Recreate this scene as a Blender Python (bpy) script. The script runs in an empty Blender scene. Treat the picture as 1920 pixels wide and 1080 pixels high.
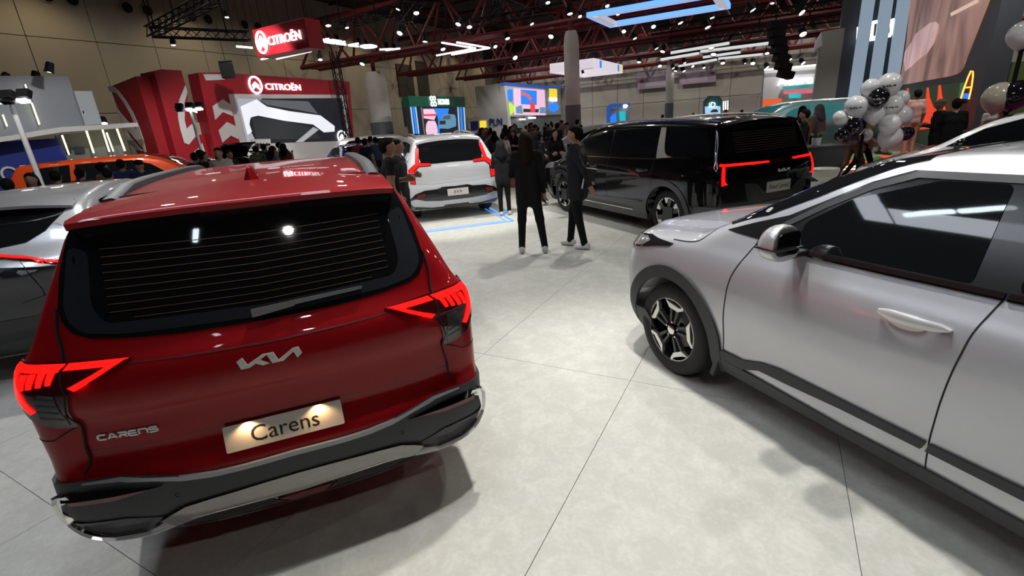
import bpy, bmesh, math, random
import numpy as np
from mathutils import Vector, Matrix
from mathutils.geometry import delaunay_2d_cdt
R_ = math.radians
SC = bpy.context.scene
COL = SC.collection
# ------------------------------------------------------------------ camera
def make_camera():
    f, p, r, H = 900.0, R_(18.951), R_(4.242), 1.835
    fw = Vector((0, math.cos(p), -math.sin(p))); rt = Vector((1, 0, 0)); dn = Vector((0, -math.sin(p), -math.cos(p)))
    rt2 = math.cos(r)*rt + math.sin(r)*dn; dn2 = -math.sin(r)*rt + math.cos(r)*dn
    cd = bpy.data.cameras.new('camera'); co = bpy.data.objects.new('camera', cd); COL.objects.link(co)
    cd.sensor_width = 36.0; cd.lens = 36.0*f/1920.0; cd.clip_start = .05; cd.clip_end = 400
    m = Matrix((rt2, -dn2, -fw)).transposed().to_4x4(); m.translation = (0, 0, H)
    co.matrix_world = m
    SC.camera = co
make_camera()
# ------------------------------------------------------------------ world, exposure
w = bpy.data.worlds.new('hall_air'); SC.world = w; w.use_nodes = True
w.node_tree.nodes['Background'].inputs[0].default_value = (.55, .58, .66, 1)
w.node_tree.nodes['Background'].inputs[1].default_value = .03
SC.view_settings.view_transform = 'Standard'; SC.view_settings.look = 'None'
SC.view_settings.gamma = 1; SC.view_settings.use_curve_mapping = False
SC.view_settings.exposure = 0.0
# ------------------------------------------------------------------ stand lights (truss lamps over the stand, plus spots added for brightness)
def spot(x, y, z, tx, ty, power, ang=70, r=.12, blend=.5, col=(1, .97, .92)):
    l = bpy.data.lights.new('hall_spot', 'SPOT'); l.energy = power; l.spot_size = R_(ang); l.spot_blend = blend
    l.shadow_soft_size = r; l.color = col
    o = bpy.data.objects.new('hall_spot', l); COL.objects.link(o); o.location = (x, y, z)
    o.rotation_euler = (Vector((tx, ty, 0))-Vector((x, y, z))).to_track_quat('-Z', 'Y').to_euler()
    return o
def area(x, y, z, sx, sy, power, rz=0, col=(1, .97, .94)):
    l = bpy.data.lights.new('truss_panel', 'AREA'); l.shape = 'RECTANGLE'; l.size = sx; l.size_y = sy; l.energy = power; l.color = col
    o = bpy.data.objects.new('truss_panel', l); COL.objects.link(o); o.location = (x, y, z); o.rotation_euler = (0, 0, rz)
    return o
LIGHTS = [  # x, y, z, target x, y, power, cone
    (-1.9, 5.3, 6.6, -.9, 2.6, 930, 72, .12, .7), (.7, 4.4, 6.6, .45, 1.7, 930, 60, .12, .8), (1.0, 3.0, 6.6, 1.5, 1.7, 760, 62, .12, .8), (3.2, 4.6, 6.6, 2.3, 3.0, 260, 60, .12, .8),
    (-5.5, 7.0, 6.5, -4.5, 5.0, 700, 75), (2.2, 9.8, 6.6, 1.4, 8.0, 700, 70), (-2.5, 10.5, 6.5, -1.2, 10.2, 800, 70),
    (6.5, 10.5, 6.6, 5.0, 8.5, 650, 75), (.55, -3.25, 6.5, -.3, 1.6, 130, 60), (10.0, 15.6, 6.5, 10.1, 17.0, 1600, 60), (-.6, 7.6, 6.6, -1.3, 10.4, 1300, 42),  # includes a spot added to brighten the two-tone SUV's white roof
    (11.2, 11.4, 6.5, 13.0, 15.5, 1000, 75), (8.6, 6.0, 6.5, 8.6, 8.0, 500, 70)]  # the spot over the stage is added to lift its dark wall
LIGHTS += [  # spots added to brighten the neighbouring stands
    (-9.0, 19.5, 7.0, -12.0, 26.0, 1500, 80), (-6.0, 25.0, 7.0, -9.0, 31.0, 1300, 80), (-12.5, 17.5, 6.0, -17.5, 22.0, 900, 80), (-9.5, 10.2, 6.2, -10.8, 12.8, 900, 60),
    (-1.5, 34.0, 7.0, -4.0, 40.0, 900, 80), (5.0, 50.0, 8.5, 4.5, 60.0, 2200, 80), (13.0, 20.5, 6.0, 14.0, 24.0, 500, 80)]
for a in LIGHTS: spot(*a)
# hall floods high under the roof, and warm washers along the vented wall
def hall_xy(e1, e2):
    t = R_(29); return (math.sin(t)*e1+math.cos(t)*e2, math.cos(t)*e1-math.sin(t)*e2)
for e1 in (14, 26, 38, 50, 60):
    for e2 in (-27, -14, 0, 14):
        x, y = hall_xy(e1, e2); o = spot(x, y, 12.45, x, y, 520, 160, .25, .3, (1, .96, .90))
for e1 in (14, 22, 30, 38, 46, 54, 62):
    x, y = hall_xy(e1, -33.5); tx, ty = hall_xy(e1, -36.5); spot(x, y, 11.6, tx, ty, 260, 110, .15, .8, (1, .78, .45))
for e2 in (-28, -17, -6, 5, 16, 27):  # wash spots added to brighten the back wall
    x, y = hall_xy(56, e2); tx, ty = hall_xy(70, e2); spot(x, y, 11.8, tx, ty, 1500, 100, .2, .8, (1, .93, .84))
# ------------------------------------------------------------------ materials
MATS = {}
def mat(name, col=(.8, .8, .8), rough=.5, metal=0.0, coat=0.0, emit=None, es=0.0, spec=.5, noise=None, bump=None, alpha=None, trans=None):
    if name in MATS: return MATS[name]
    m = bpy.data.materials.new(name); m.use_nodes = True; MATS[name] = m
    nt = m.node_tree; b = nt.nodes['Principled BSDF']
    b.inputs['Base Color'].default_value = (*col, 1); b.inputs['Roughness'].default_value = rough
    b.inputs['Metallic'].default_value = metal; b.inputs['Specular IOR Level'].default_value = spec
    if coat: b.inputs['Coat Weight'].default_value = coat; b.inputs['Coat Roughness'].default_value = .03
    if emit: b.inputs['Emission Color'].default_value = (*emit, 1); b.inputs['Emission Strength'].default_value = es
    if trans: b.inputs['Transmission Weight'].default_value = trans
    if noise:   # scale, colour 2, amount of contrast
        sc, c2, lo, hi = noise
        tc = nt.nodes.new('ShaderNodeTexCoord'); n = nt.nodes.new('ShaderNodeTexNoise'); n.inputs['Scale'].default_value = sc
        n.inputs['Detail'].default_value = 5; r = nt.nodes.new('ShaderNodeValToRGB')
        r.color_ramp.elements[0].position = lo; r.color_ramp.elements[1].position = hi
        r.color_ramp.elements[0].color = (*col, 1); r.color_ramp.elements[1].color = (*c2, 1)
        nt.links.new(tc.outputs['Object'], n.inputs['Vector']); nt.links.new(n.outputs['Fac'], r.inputs['Fac'])
        nt.links.new(r.outputs['Color'], b.inputs['Base Color'])
    if bump:    # scale, strength
        tc = nt.nodes.new('ShaderNodeTexCoord'); n = nt.nodes.new('ShaderNodeTexNoise'); n.inputs['Scale'].default_value = bump[0]
        n.inputs['Detail'].default_value = 3; bp = nt.nodes.new('ShaderNodeBump'); bp.inputs['Strength'].default_value = bump[1]
        bp.inputs['Distance'].default_value = .01
        nt.links.new(tc.outputs['Object'], n.inputs['Vector']); nt.links.new(n.outputs['Fac'], bp.inputs['Height'])
        nt.links.new(bp.outputs['Normal'], b.inputs['Normal'])
    return m
def paint(name, col, metal=.55, rough=.32, flake=900):
    if name in MATS: return MATS[name]
    m = mat(name, col, rough, metal, coat=1.0, spec=.08)
    nt = m.node_tree; b = nt.nodes['Principled BSDF']
    tc = nt.nodes.new('ShaderNodeTexCoord'); v = nt.nodes.new('ShaderNodeTexVoronoi'); v.inputs['Scale'].default_value = flake
    bp = nt.nodes.new('ShaderNodeBump'); bp.inputs['Strength'].default_value = .05; bp.inputs['Distance'].default_value = .002
    nt.links.new(tc.outputs['Object'], v.inputs['Vector']); nt.links.new(v.outputs['Distance'], bp.inputs['Height'])
    nt.links.new(bp.outputs['Normal'], b.inputs['Normal'])
    return m
# ------------------------------------------------------------------ object helpers
def mesh_obj(name, verts, faces, m=None, parent=None, smooth=False, midx=None):
    me = bpy.data.meshes.new(name); me.from_pydata([tuple(map(float, v)) for v in verts], [], [tuple(f) for f in faces])
    return obj_from(name, me, m, parent, smooth, midx)
def obj_from(name, me, m=None, parent=None, smooth=False, midx=None):
    for k in (m if isinstance(m, (list, tuple)) else [m]):
        if k is not None: me.materials.append(k)
    if smooth: me.polygons.foreach_set('use_smooth', [True]*len(me.polygons))
    if midx is not None: me.polygons.foreach_set('material_index', midx)
    me.update()
    o = bpy.data.objects.new(name, me); COL.objects.link(o)
    if parent: o.parent = parent
    return o
def empty(name, loc=(0, 0, 0), rz=0.0):
    o = bpy.data.objects.new(name, None); COL.objects.link(o); o.location = loc; o.rotation_euler = (0, 0, rz)
    o.empty_display_size = .1
    return o
def tag(o, label=None, cat=None, group=None, kind=None):
    if label: o['label'] = label
    if cat: o['category'] = cat
    if group: o['group'] = group
    if kind: o['kind'] = kind
    return o
class MB:
    """collects simple solids into one mesh"""
    def __init__(s): s.v = []; s.f = []; s.sm = False
    def add(s, v, f):
        n = len(s.v); s.v += [tuple(p) for p in v]; s.f += [tuple(i+n for i in q) for q in f]; return s
    def box(s, c, d, rot=None):
        v = [Vector((sx*d[0]/2, sy*d[1]/2, sz*d[2]/2)) for sx in (-1, 1) for sy in (-1, 1) for sz in (-1, 1)]
        if rot is not None: v = [rot @ p for p in v]
        return s.add([p+Vector(c) for p in v], [(0, 1, 3, 2), (4, 6, 7, 5), (0, 4, 5, 1), (2, 3, 7, 6), (0, 2, 6, 4), (1, 5, 7, 3)])
    def tube(s, pts, r, n=8, cap=True, closed=False):
        pts = [Vector(p) for p in pts]; rs = r if isinstance(r, (list, tuple)) else [r]*len(pts)
        rings = []; up = None
        for i, p in enumerate(pts):
            a = pts[i-1] if (i > 0 or closed) else p; b = pts[(i+1) % len(pts)] if (i < len(pts)-1 or closed) else p
            t = (b-a)
            t = t.normalized() if t.length > 1e-9 else Vector((0, 0, 1))
            if up is None: up = Vector((0, 0, 1)) if abs(t.z) < .9 else Vector((1, 0, 0))
            sd = t.cross(up).normalized(); up = sd.cross(t).normalized()
            rings.append([p+rs[i]*(math.cos(2*math.pi*k/n)*sd+math.sin(2*math.pi*k/n)*up) for k in range(n)])
        v = [q for rg in rings for q in rg]; f = []
        m = len(rings)
        for i in range(m if closed else m-1):
            j = (i+1) % m
            for k in range(n): f.append((i*n+k, i*n+(k+1) % n, j*n+(k+1) % n, j*n+k))
        if cap and not closed: f += [tuple(range(n))[::-1], tuple((m-1)*n+k for k in range(n))]
        return s.add(v, f)
    def lathe(s, prof, n=24, c=(0, 0, 0), axis='z'):
        """prof: list of (radius, height)"""
        v = []; f = []
        for r, h in prof:
            for k in range(n):
                a = 2*math.pi*k/n; p = (r*math.cos(a), r*math.sin(a), h)
                if axis == 'y': p = (p[0], p[2], p[1])
                if axis == 'x': p = (p[2], p[0], p[1])
                v.append((p[0]+c[0], p[1]+c[1], p[2]+c[2]))
        for i in range(len(prof)-1):
            for k in range(n): f.append((i*n+k, i*n+(k+1) % n, (i+1)*n+(k+1) % n, (i+1)*n+k))
        return s.add(v, f)
    def prism(s, poly, h0, h1, fn=None):
        """extrude a 2-d polygon (x,y) from h0 to h1 along z, then map by fn"""
        n = len(poly); v = [(p[0], p[1], h0) for p in poly]+[(p[0], p[1], h1) for p in poly]
        if fn: v = [fn(*p) for p in v]
        return s.add(v, [tuple(range(n))[::-1], tuple(range(n, 2*n))]+[(i, (i+1) % n, n+(i+1) % n, n+i) for i in range(n)])
    def build(s, name, m, parent=None, smooth=False, bevel=0, loc=None, fix=True):
        me = bpy.data.meshes.new(name); me.from_pydata(s.v, [], s.f)
        bm = bmesh.new(); bm.from_mesh(me)
        if bevel: bmesh.ops.bevel(bm, geom=[e for e in bm.edges if e.calc_face_angle(0) > .5], offset=bevel, segments=2, affect='EDGES', profile=.6)
        if fix: bmesh.ops.recalc_face_normals(bm, faces=bm.faces)
        bm.to_mesh(me); bm.free()
        o = obj_from(name, me, m, parent, smooth)
        if smooth: me.set_sharp_from_angle(angle=R_(38))
        if loc: o.location = loc
        return o
def pchip(xs, ys):
    xs = np.array(xs, float); ys = np.array(ys, float); h = np.diff(xs); d = np.diff(ys)/h; m = np.zeros(len(xs))
    for i in range(1, len(xs)-1):
        if d[i-1]*d[i] > 0:
            w1 = 2*h[i]+h[i-1]; w2 = h[i]+2*h[i-1]; m[i] = (w1+w2)/(w1/d[i-1]+w2/d[i])
    m[0] = d[0]; m[-1] = d[-1]
    def ev(x):
        x = np.clip(x, xs[0], xs[-1]); i = np.clip(np.searchsorted(xs, x)-1, 0, len(xs)-2)
        t = (x-xs[i])/h[i]; t2 = t*t; t3 = t2*t
        return (2*t3-3*t2+1)*ys[i]+(t3-2*t2+t)*h[i]*m[i]+(-2*t3+3*t2)*ys[i+1]+(t3-t2)*h[i]*m[i+1]
    return ev
def curve(pts):
    return pchip([p[0] for p in pts], [p[1] for p in pts])
def smax(a, b, k):
    h = np.clip(.5+.5*(a-b)/k, 0, 1); return b*(1-h)+a*h+k*h*(1-h)
def sstep(a, b, x):
    t = np.clip((x-a)/(b-a), 0, 1); return t*t*(3-2*t)
# ------------------------------------------------------------------ car body: a smooth solid from profile curves
class Car:
    """x forward, y left, z up; origin on the floor at mid length"""
    def __init__(s, top, rear, front, width, plan, bottom=.2, crown=.05, kt=.10, kr=.08, axles=(1.4, -1.38), rw=.34, arch=.40, extra=None, bowr=(.10, 2.6), bowf=(.25, 2.2), yin=.60, nose=None):
        s.top = curve(top); s.rear = curve(rear); s.front = curve(front); s.width = curve(width); s.plan = curve(plan)
        s.bottom = bottom; s.crown = crown; s.kt = kt; s.kr = kr; s.axles = axles; s.rw = rw; s.arch = arch; s.extra = extra
        s.bowr = bowr; s.bowf = bowf; s.yin = yin
        s.x0 = min(p[1] for p in rear); s.x1 = max(p[1] for p in front); s.h = max(p[1] for p in top); s.w = max(p[1] for p in width)
        s.dtop = lambda x: (s.top(x+.01)-s.top(x-.01))/.02
    def f(s, P, wells=True):
        x, y, z = P[..., 0], P[..., 1], P[..., 2]; ay = np.abs(y); yn = ay/s.w
        ft = (z-s.top(x)+s.crown*yn**2.2)/np.sqrt(1+np.minimum(s.dtop(x), 3)**2)
        fr = s.rear(z)+s.bowr[0]*yn**s.bowr[1]-x
        ff = x-s.front(z)+s.bowf[0]*yn**s.bowf[1]
        fs = ay-s.width(z)+s.plan(x)
        if s.extra: fs, fr, ff, ft = s.extra(x, y, z, fs, fr, ff, ft)
        f = smax(ft, fs, s.kt); f = smax(f, fr, s.kr); f = smax(f, ff, s.kr)
        f = np.maximum(f, s.bottom-z)
        if wells:
            for ax in s.axles:
                r = np.hypot(x-ax, z-s.rw); f = np.maximum(f, np.minimum(s.arch-r, ay-s.yin))
        return f
    def cast(s, O, D, tmax, wells=False, n=26):
        """outermost surface point along O+t*D, t from 0 (inside) to tmax (outside)"""
        lo = np.zeros(len(O)); hi = np.full(len(O), float(tmax)) if np.isscalar(tmax) else tmax.copy()
        for _ in range(n):
            m = (lo+hi)/2; ins = s.f(O+D*m[:, None], wells) < 0; lo = np.where(ins, m, lo); hi = np.where(ins, hi, m)
        return O+D*lo[:, None]
    def normal(s, P):
        e = 2e-3; g = np.stack([s.f(P+np.eye(3)[k]*e, False)-s.f(P-np.eye(3)[k]*e, False) for k in range(3)], -1)
        return g/np.maximum(np.linalg.norm(g, axis=-1, keepdims=True), 1e-9)
    def body(s, nx=120, ny=40, nz=44):
        X0, X1, W, H = s.x0-.05, s.x1+.05, s.w+.05, s.h+.05; zc = .62; z0 = s.bottom-.05
        key = {}; V = []; F = []
        def vid(p):
            k = (round(p[0], 4), round(p[1], 4), round(p[2], 4))
            if k not in key: key[k] = len(V); V.append(p)
            return key[k]
        xs = np.linspace(X0, X1, nx+1); ys = np.linspace(-W, W, ny+1); zs = np.linspace(z0, H, nz+1)
        def quad(A, B, mk):
            for i in range(len(A)-1):
                for j in range(len(B)-1):
                    F.append((vid(mk(A[i], B[j])), vid(mk(A[i+1], B[j])), vid(mk(A[i+1], B[j+1])), vid(mk(A[i], B[j+1]))))
        quad(ys, zs[::-1], lambda a, b: (X0, a, b)); quad(ys, zs, lambda a, b: (X1, a, b))
        quad(xs, zs, lambda a, b: (a, -W, b)); quad(xs, zs[::-1], lambda a, b: (a, W, b))
        quad(xs, ys, lambda a, b: (a, b, H)); quad(xs, ys[::-1], lambda a, b: (a, b, z0))
        T = np.array(V); O = np.zeros_like(T); O[:, 0] = np.clip(T[:, 0], X0+.75, X1-.75); O[:, 2] = zc
        # end faces fan out from the end of the spine; keep rays near-horizontal there
        endw = np.clip((np.abs(T[:, 0]-O[:, 0])-.0)/.8, 0, 1); O[:, 2] = zc+(np.clip(T[:, 2], .35, s.h-.3)-zc)*endw
        O[:, 2] = np.minimum(O[:, 2], s.top(O[:, 0])-.22)
        O[:, 1] = np.clip(T[:, 1], -.35, .35)*np.maximum(endw, .6)
        D = T-O; L = np.linalg.norm(D, axis=1); D /= L[:, None]
        return s.cast(O, D, L+.4, True), F
    # ---- projected patches
    def proj(s, view, a, b):
        a = np.asarray(a, float); b = np.asarray(b, float); n = len(a); O = np.zeros((n, 3)); D = np.zeros((n, 3))
        if view == 'R': O[:] = np.stack([np.full(n, s.x0+1.0), a, b], -1); D[:, 0] = -1
        elif view == 'F': O[:] = np.stack([np.full(n, s.x1-1.0), a, b], -1); D[:, 0] = 1
        elif view == 'S': O[:] = np.stack([a, np.zeros(n), b], -1); D[:, 1] = 1
        elif view == 'T': O[:] = np.stack([a, b, np.full(n, .6)], -1); D[:, 2] = 1
        elif view == 'W': O[:] = np.stack([np.full(n, s.x0+.6), np.zeros(n), b], -1); D[:, 0] = -np.cos(np.radians(a)); D[:, 1] = np.sin(np.radians(a))
        elif view == 'V': O[:] = np.stack([np.full(n, s.x1-.8), np.zeros(n), b], -1); D[:, 0] = np.cos(np.radians(a)); D[:, 1] = np.sin(np.radians(a))
        return s.cast(O, D, 2.0)
    def patch(s, name, view, poly, m, off=.003, parent=None, mirror=False, step=.04, thick=None, smooth=True, tilt=0.0):
        """closed polygon in the view's 2-d plane laid on the body as a thin solid skin"""
        poly = [tuple(p) for p in poly]; sa = 57.3 if view in 'WV' else 1.0
        bd = []
        for i, p in enumerate(poly):
            q = poly[(i+1) % len(poly)]; L = math.hypot((q[0]-p[0])/sa, q[1]-p[1]); k = max(1, int(math.ceil(L/step)))
            bd += [(p[0]+(q[0]-p[0])*t/k, p[1]+(q[1]-p[1])*t/k) for t in range(k)]
        return s._fill(name, view, bd, m, off, parent, mirror, step, sa, thick, smooth, tilt)
    def _fill(s, name, view, bd, m, off, parent, mirror, step, sa, thick, smooth, tilt=0.0):
        nb = len(bd); A = np.array(bd); P2 = [Vector((p[0]/sa, p[1])) for p in bd]
        xs = A[:, 0]/sa; zs = A[:, 1]; inner = []
        gx = np.arange(xs.min()+step*.5, xs.max(), step); gz = np.arange(zs.min()+step*.5, zs.max(), step)
        if len(gx) and len(gz):
            GX, GZ = np.meshgrid(gx, gz); gx = GX.ravel(); gz = GZ.ravel(); ins = np.zeros(len(gx), bool); md = np.full(len(gx), 9.)
            for i in range(nb):
                x1, z1 = xs[i], zs[i]; x2, z2 = xs[(i+1) % nb], zs[(i+1) % nb]
                c = ((z1 > gz) != (z2 > gz)); t = (x2-x1)*(gz-z1)/((z2-z1) if abs(z2-z1) > 1e-12 else 1e-12)+x1; ins ^= c & (gx < t)
                dx, dz = x2-x1, z2-z1; u = np.clip(((gx-x1)*dx+(gz-z1)*dz)/max(dx*dx+dz*dz, 1e-12), 0, 1)
                md = np.minimum(md, np.hypot(gx-x1-u*dx, gz-z1-u*dz))
            k = ins & (md > step*.35); inner = [Vector((a, b)) for a, b in zip(gx[k], gz[k])]
        vs, es, fs, ov, oe, of = delaunay_2d_cdt(P2+inner, [(i, (i+1) % nb) for i in range(nb)], [list(range(nb))], 1, 1e-6)
        vv = np.array([(v.x*sa, v.y) for v in vs]); P = s.proj(view, vv[:, 0], vv[:, 1]); N = s.normal(P)
        idx = {}
        for i, o in enumerate(ov):
            for k in o: idx[k] = i
        loop = []
        for k in range(nb):
            if k in idx and (not loop or loop[-1] != idx[k]): loop.append(idx[k])
        top = P+N*(off+tilt*(vv[:, 1].max()-vv[:, 1]))[:, None] if tilt else P+N*off; low = P+N*(off-(thick if thick else off+.004)); n = len(top)
        V = [tuple(p) for p in top]+[tuple(p) for p in low[loop]]; F = [tuple(f) for f in fs]; L = len(loop)
        for i in range(L): F.append((loop[i], n+i, n+(i+1) % L, loop[(i+1) % L]))
        out = []
        for sg in ((1, -1) if mirror else (1,)):
            VV = [(a, b*sg, c) for a, b, c in V]
            me = bpy.data.meshes.new(name); me.from_pydata(VV, [], F); bm = bmesh.new(); bm.from_mesh(me)
            bmesh.ops.recalc_face_normals(bm, faces=bm.faces)
            # open skin: make sure the top looks outward
            bm.faces.ensure_lookup_table()
            f0 = bm.faces[0]; nn = N[fs[0][0]]*np.array([1, sg, 1])
            if f0.normal.dot(Vector(nn)) < 0: bmesh.ops.reverse_faces(bm, faces=bm.faces)
            bm.to_mesh(me); bm.free()
            o = obj_from(name, me, m, parent, smooth)
            if smooth: me.set_sharp_from_angle(angle=R_(35))
            out.append(o)
        return out[0] if len(out) == 1 else out
    def strip(s, name, view, line, wd, m, off=.003, parent=None, mirror=False, step=.03, closed=False):
        """a thin band following a 2-d line in the view's plane (panel gaps, mouldings); wd may be a list"""
        sa = 57.3 if view in 'WV' else 1.0
        pts = [(p[0]/sa, p[1]) for p in line]; n = len(pts); ws = wd if isinstance(wd, (list, tuple)) else [wd]*n
        L, Rr = [], []
        for i, p in enumerate(pts):
            a = pts[i-1] if i else (pts[-1] if closed else p); b = pts[i+1] if i < n-1 else (pts[0] if closed else p)
            t = Vector((b[0]-a[0], b[1]-a[1])).normalized(); q = Vector((-t.y, t.x))*ws[i]/2
            L.append(((p[0]+q.x)*sa, p[1]+q.y)); Rr.append(((p[0]-q.x)*sa, p[1]-q.y))
        dens = lambda l: [(l[i][0]+(l[i+1][0]-l[i][0])*t/k, l[i][1]+(l[i+1][1]-l[i][1])*t/k) for i in range(len(l)-1) for k in [max(1, int(math.ceil(math.hypot((l[i+1][0]-l[i][0])/sa, l[i+1][1]-l[i][1])/step)))] for t in range(k)]+[l[-1]]
        # densify by pairs
        LL, RR = [], []
        m_ = n if closed else n-1
        for i in range(m_):
            j = (i+1) % n; k = max(1, int(math.ceil(math.hypot(pts[j][0]-pts[i][0], pts[j][1]-pts[i][1])/step)))
            for t in range(k):
                u = t/k; LL.append((L[i][0]*(1-u)+L[j][0]*u, L[i][1]*(1-u)+L[j][1]*u)); RR.append((Rr[i][0]*(1-u)+Rr[j][0]*u, Rr[i][1]*(1-u)+Rr[j][1]*u))
        if not closed: LL.append(L[-1]); RR.append(Rr[-1])
        k = len(LL); A = np.array(LL+RR); P = s.proj(view, A[:, 0], A[:, 1]); N = s.normal(P)
        top = P+N*off; low = P-N*.004; V = [tuple(p) for p in top]+[tuple(p) for p in low]; F = []
        for i in range(k if closed else k-1):
            j = (i+1) % k; F += [(i, k+i, k+j, j), (i, j, 2*k+j, 2*k+i), (k+i, 3*k+i, 3*k+j, k+j)]
        out = []
        for sg in ((1, -1) if mirror else (1,)):
            mb = MB(); mb.add([(a, b*sg, c) for a, b, c in V], F); o = mb.build(name, m, parent); out.append(o)
            me = o.data; p0 = me.polygons[0]; c = p0.vertices[0] % (2*k)
            if p0.normal.dot(Vector(N[c]*np.array([1, sg, 1]))) < 0: me.flip_normals()
        return out[0] if len(out) == 1 else out
def fine(pts, n=4, closed=True):
    """round a polygon's corners (Chaikin-like Catmull-Rom resample)"""
    P = [Vector(p) for p in pts]; out = []; m = len(P)
    for i in range(m if closed else m-1):
        p0, p1, p2, p3 = (P[i-1], P[i], P[(i+1) % m], P[(i+2) % m]) if closed else (P[max(i-1, 0)], P[i], P[i+1], P[min(i+2, m-1)])
        for t in range(n):
            u = t/n; out.append(tuple(.5*((2*p1)+(p2-p0)*u+(2*p0-5*p1+4*p2-p3)*u*u+(3*p1-p0-3*p2+p3)*u**3)))
    if not closed: out.append(tuple(P[-1]))
    return out
def rnd(pts, r, n=4):
    """polygon with rounded corners of radius about r (scalar or per corner)"""
    P = [Vector(p) for p in pts]; out = []; m = len(P)
    for i in range(m):
        ri = r[i] if isinstance(r, (list, tuple)) else r
        p, a, b = P[i], P[i-1], P[(i+1) % m]
        if ri <= 0: out.append(tuple(p)); continue
        d1 = min(ri, (a-p).length*.45); d2 = min(ri, (b-p).length*.45); q1 = p+(a-p).normalized()*d1; q2 = p+(b-p).normalized()*d2
        for t in range(n+1):
            u = t/n; out.append(tuple(q1*(1-u)**2+p*2*u*(1-u)+q2*u*u))
    return out
# ------------------------------------------------------------------ lettering (built once, early)
TXT = {}
def prep_text(words):
    tmp = []
    for w_ in words:
        cu = bpy.data.curves.new('t', 'FONT'); cu.body = w_; cu.size = 1.0; cu.align_x = 'CENTER'; cu.resolution_u = 3
        o = bpy.data.objects.new('t', cu); COL.objects.link(o); tmp.append((w_, o))
    dg = bpy.context.evaluated_depsgraph_get()
    for w_, o in tmp:
        me = bpy.data.meshes.new_from_object(o.evaluated_get(dg))
        bm = bmesh.new(); bm.from_mesh(me); bmesh.ops.triangulate(bm, faces=bm.faces); bmesh.ops.remove_doubles(bm, verts=bm.verts, dist=1e-5)
        v = np.array([x.co[:2] for x in bm.verts]); bm.verts.ensure_lookup_table(); f = [tuple(q.index for q in p.verts) for p in bm.faces]
        be = [tuple(q.index for q in e.verts) for e in bm.edges if len(e.link_faces) == 1]
        bm.free(); bpy.data.meshes.remove(me); cu = o.data; bpy.data.objects.remove(o); bpy.data.curves.remove(cu)
        lo = v.min(0); hi = v.max(0); v = (v-(lo+hi)/2)/(hi[1]-lo[1])          # height 1, centred
        TXT[w_] = (v, f, be, (hi[0]-lo[0])/(hi[1]-lo[1]))
prep_text(['CITROËN', 'HONRI', 'PLN', 'HELLO', 'Carens', 'Grand Carnival', 'EV9', 'BYD', 'LED Projection', 'ORE', 'Adora', 'iD.', '1', 'CARNIVAL', 'DAIHATSU'])
def text_obj(name, word, m, parent, width=None, height=None, fn=None, depth=.01, loc=(0, 0, 0), rz=0.0):
    """raised letters; in plane: u right, v up, front at -y unless fn maps (u, v, d) itself"""
    v, f, be, asp = TXT[word]
    if width is None: width = height*asp
    if height is None: height = width/asp
    sx = width/asp; n = len(v)
    if fn is None:
        c, s_ = math.cos(rz), math.sin(rz)
        fn = lambda u, w_, d: (loc[0]+u*c+d*s_, loc[1]+u*s_-d*c, loc[2]+w_)
    V = [fn(a*sx, b*height, depth) for a, b in v]+[fn(a*sx, b*height, 0.0) for a, b in v]
    F = list(f)+[(a, b, n+b, n+a) for a, b in be]
    mb = MB(); mb.add(V, F); return mb.build(name, m, parent)
KIA = [(165, 610), (300, 510), (390, 695), (780, 420), (1040, 365), (1125, 575), (1510, 265), (1660, 225), (1720, 385), (1590, 515), (1522, 350), (1240, 595), (970, 655), (882, 432), (712, 560), (905, 660), (740, 708), (585, 655), (430, 770), (230, 815)]
KIA = [((x-942)/1555, -(y+.215*x-742)/1555*1.0) for x, y in KIA]
# ------------------------------------------------------------------ the hall; its axis runs 29 degrees right of the view
T29 = R_(29); E1 = Vector((math.sin(T29), math.cos(T29), 0)); E2 = Vector((math.cos(T29), -math.sin(T29), 0))
def EE(a, b, z=0.0): return E1*a+E2*b+Vector((0, 0, z))
ROTH = Matrix((E2, E1, Vector((0, 0, 1)))).transposed()       # local x = E2, y = E1
def hbox(name, m, c, d, parent=None, bevel=0):
    """box in hall axes: centre (e1, e2, z), size (along e1, along e2, height)"""
    b = MB(); b.box(EE(c[0], c[1], c[2]), (d[1], d[0], d[2]), ROTH); return b.build(name, m, parent, bevel=bevel)
def floor_mat():
    m = mat('floor_vinyl', (.50, .50, .465), .48, spec=.25); nt = m.node_tree; b = nt.nodes['Principled BSDF']
    tc = nt.nodes.new('ShaderNodeTexCoord'); n1 = nt.nodes.new('ShaderNodeTexNoise'); n1.inputs['Scale'].default_value = 7; n1.inputs['Distortion'].default_value = .6; n1.inputs['Detail'].default_value = 8; n1.inputs['Roughness'].default_value = .7
    n2 = nt.nodes.new('ShaderNodeTexNoise'); n2.inputs['Scale'].default_value = 40; n2.inputs['Detail'].default_value = 4
    mx = nt.nodes.new('ShaderNodeMath'); mx.operation = 'MULTIPLY_ADD'; mx.inputs[1].default_value = .4
    r = nt.nodes.new('ShaderNodeValToRGB'); e = r.color_ramp.elements; e[0].position = .62; e[1].position = .86
    e[0].color = (.52, .52, .47, 1); e[1].color = (.61, .61, .56, 1)
    nt.links.new(tc.outputs['Object'], n1.inputs['Vector']); nt.links.new(tc.outputs['Object'], n2.inputs['Vector'])
    nt.links.new(n2.outputs['Fac'], mx.inputs[0]); nt.links.new(n1.outputs['Fac'], mx.inputs[2]); nt.links.new(mx.outputs[0], r.inputs['Fac'])
    nt.links.new(r.outputs['Color'], b.inputs['Base Color'])
    bp = nt.nodes.new('ShaderNodeBump'); bp.inputs['Strength'].default_value = .04; nt.links.new(n2.outputs['Fac'], bp.inputs['Height']); nt.links.new(bp.outputs['Normal'], b.inputs['Normal'])
    return m
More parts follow.
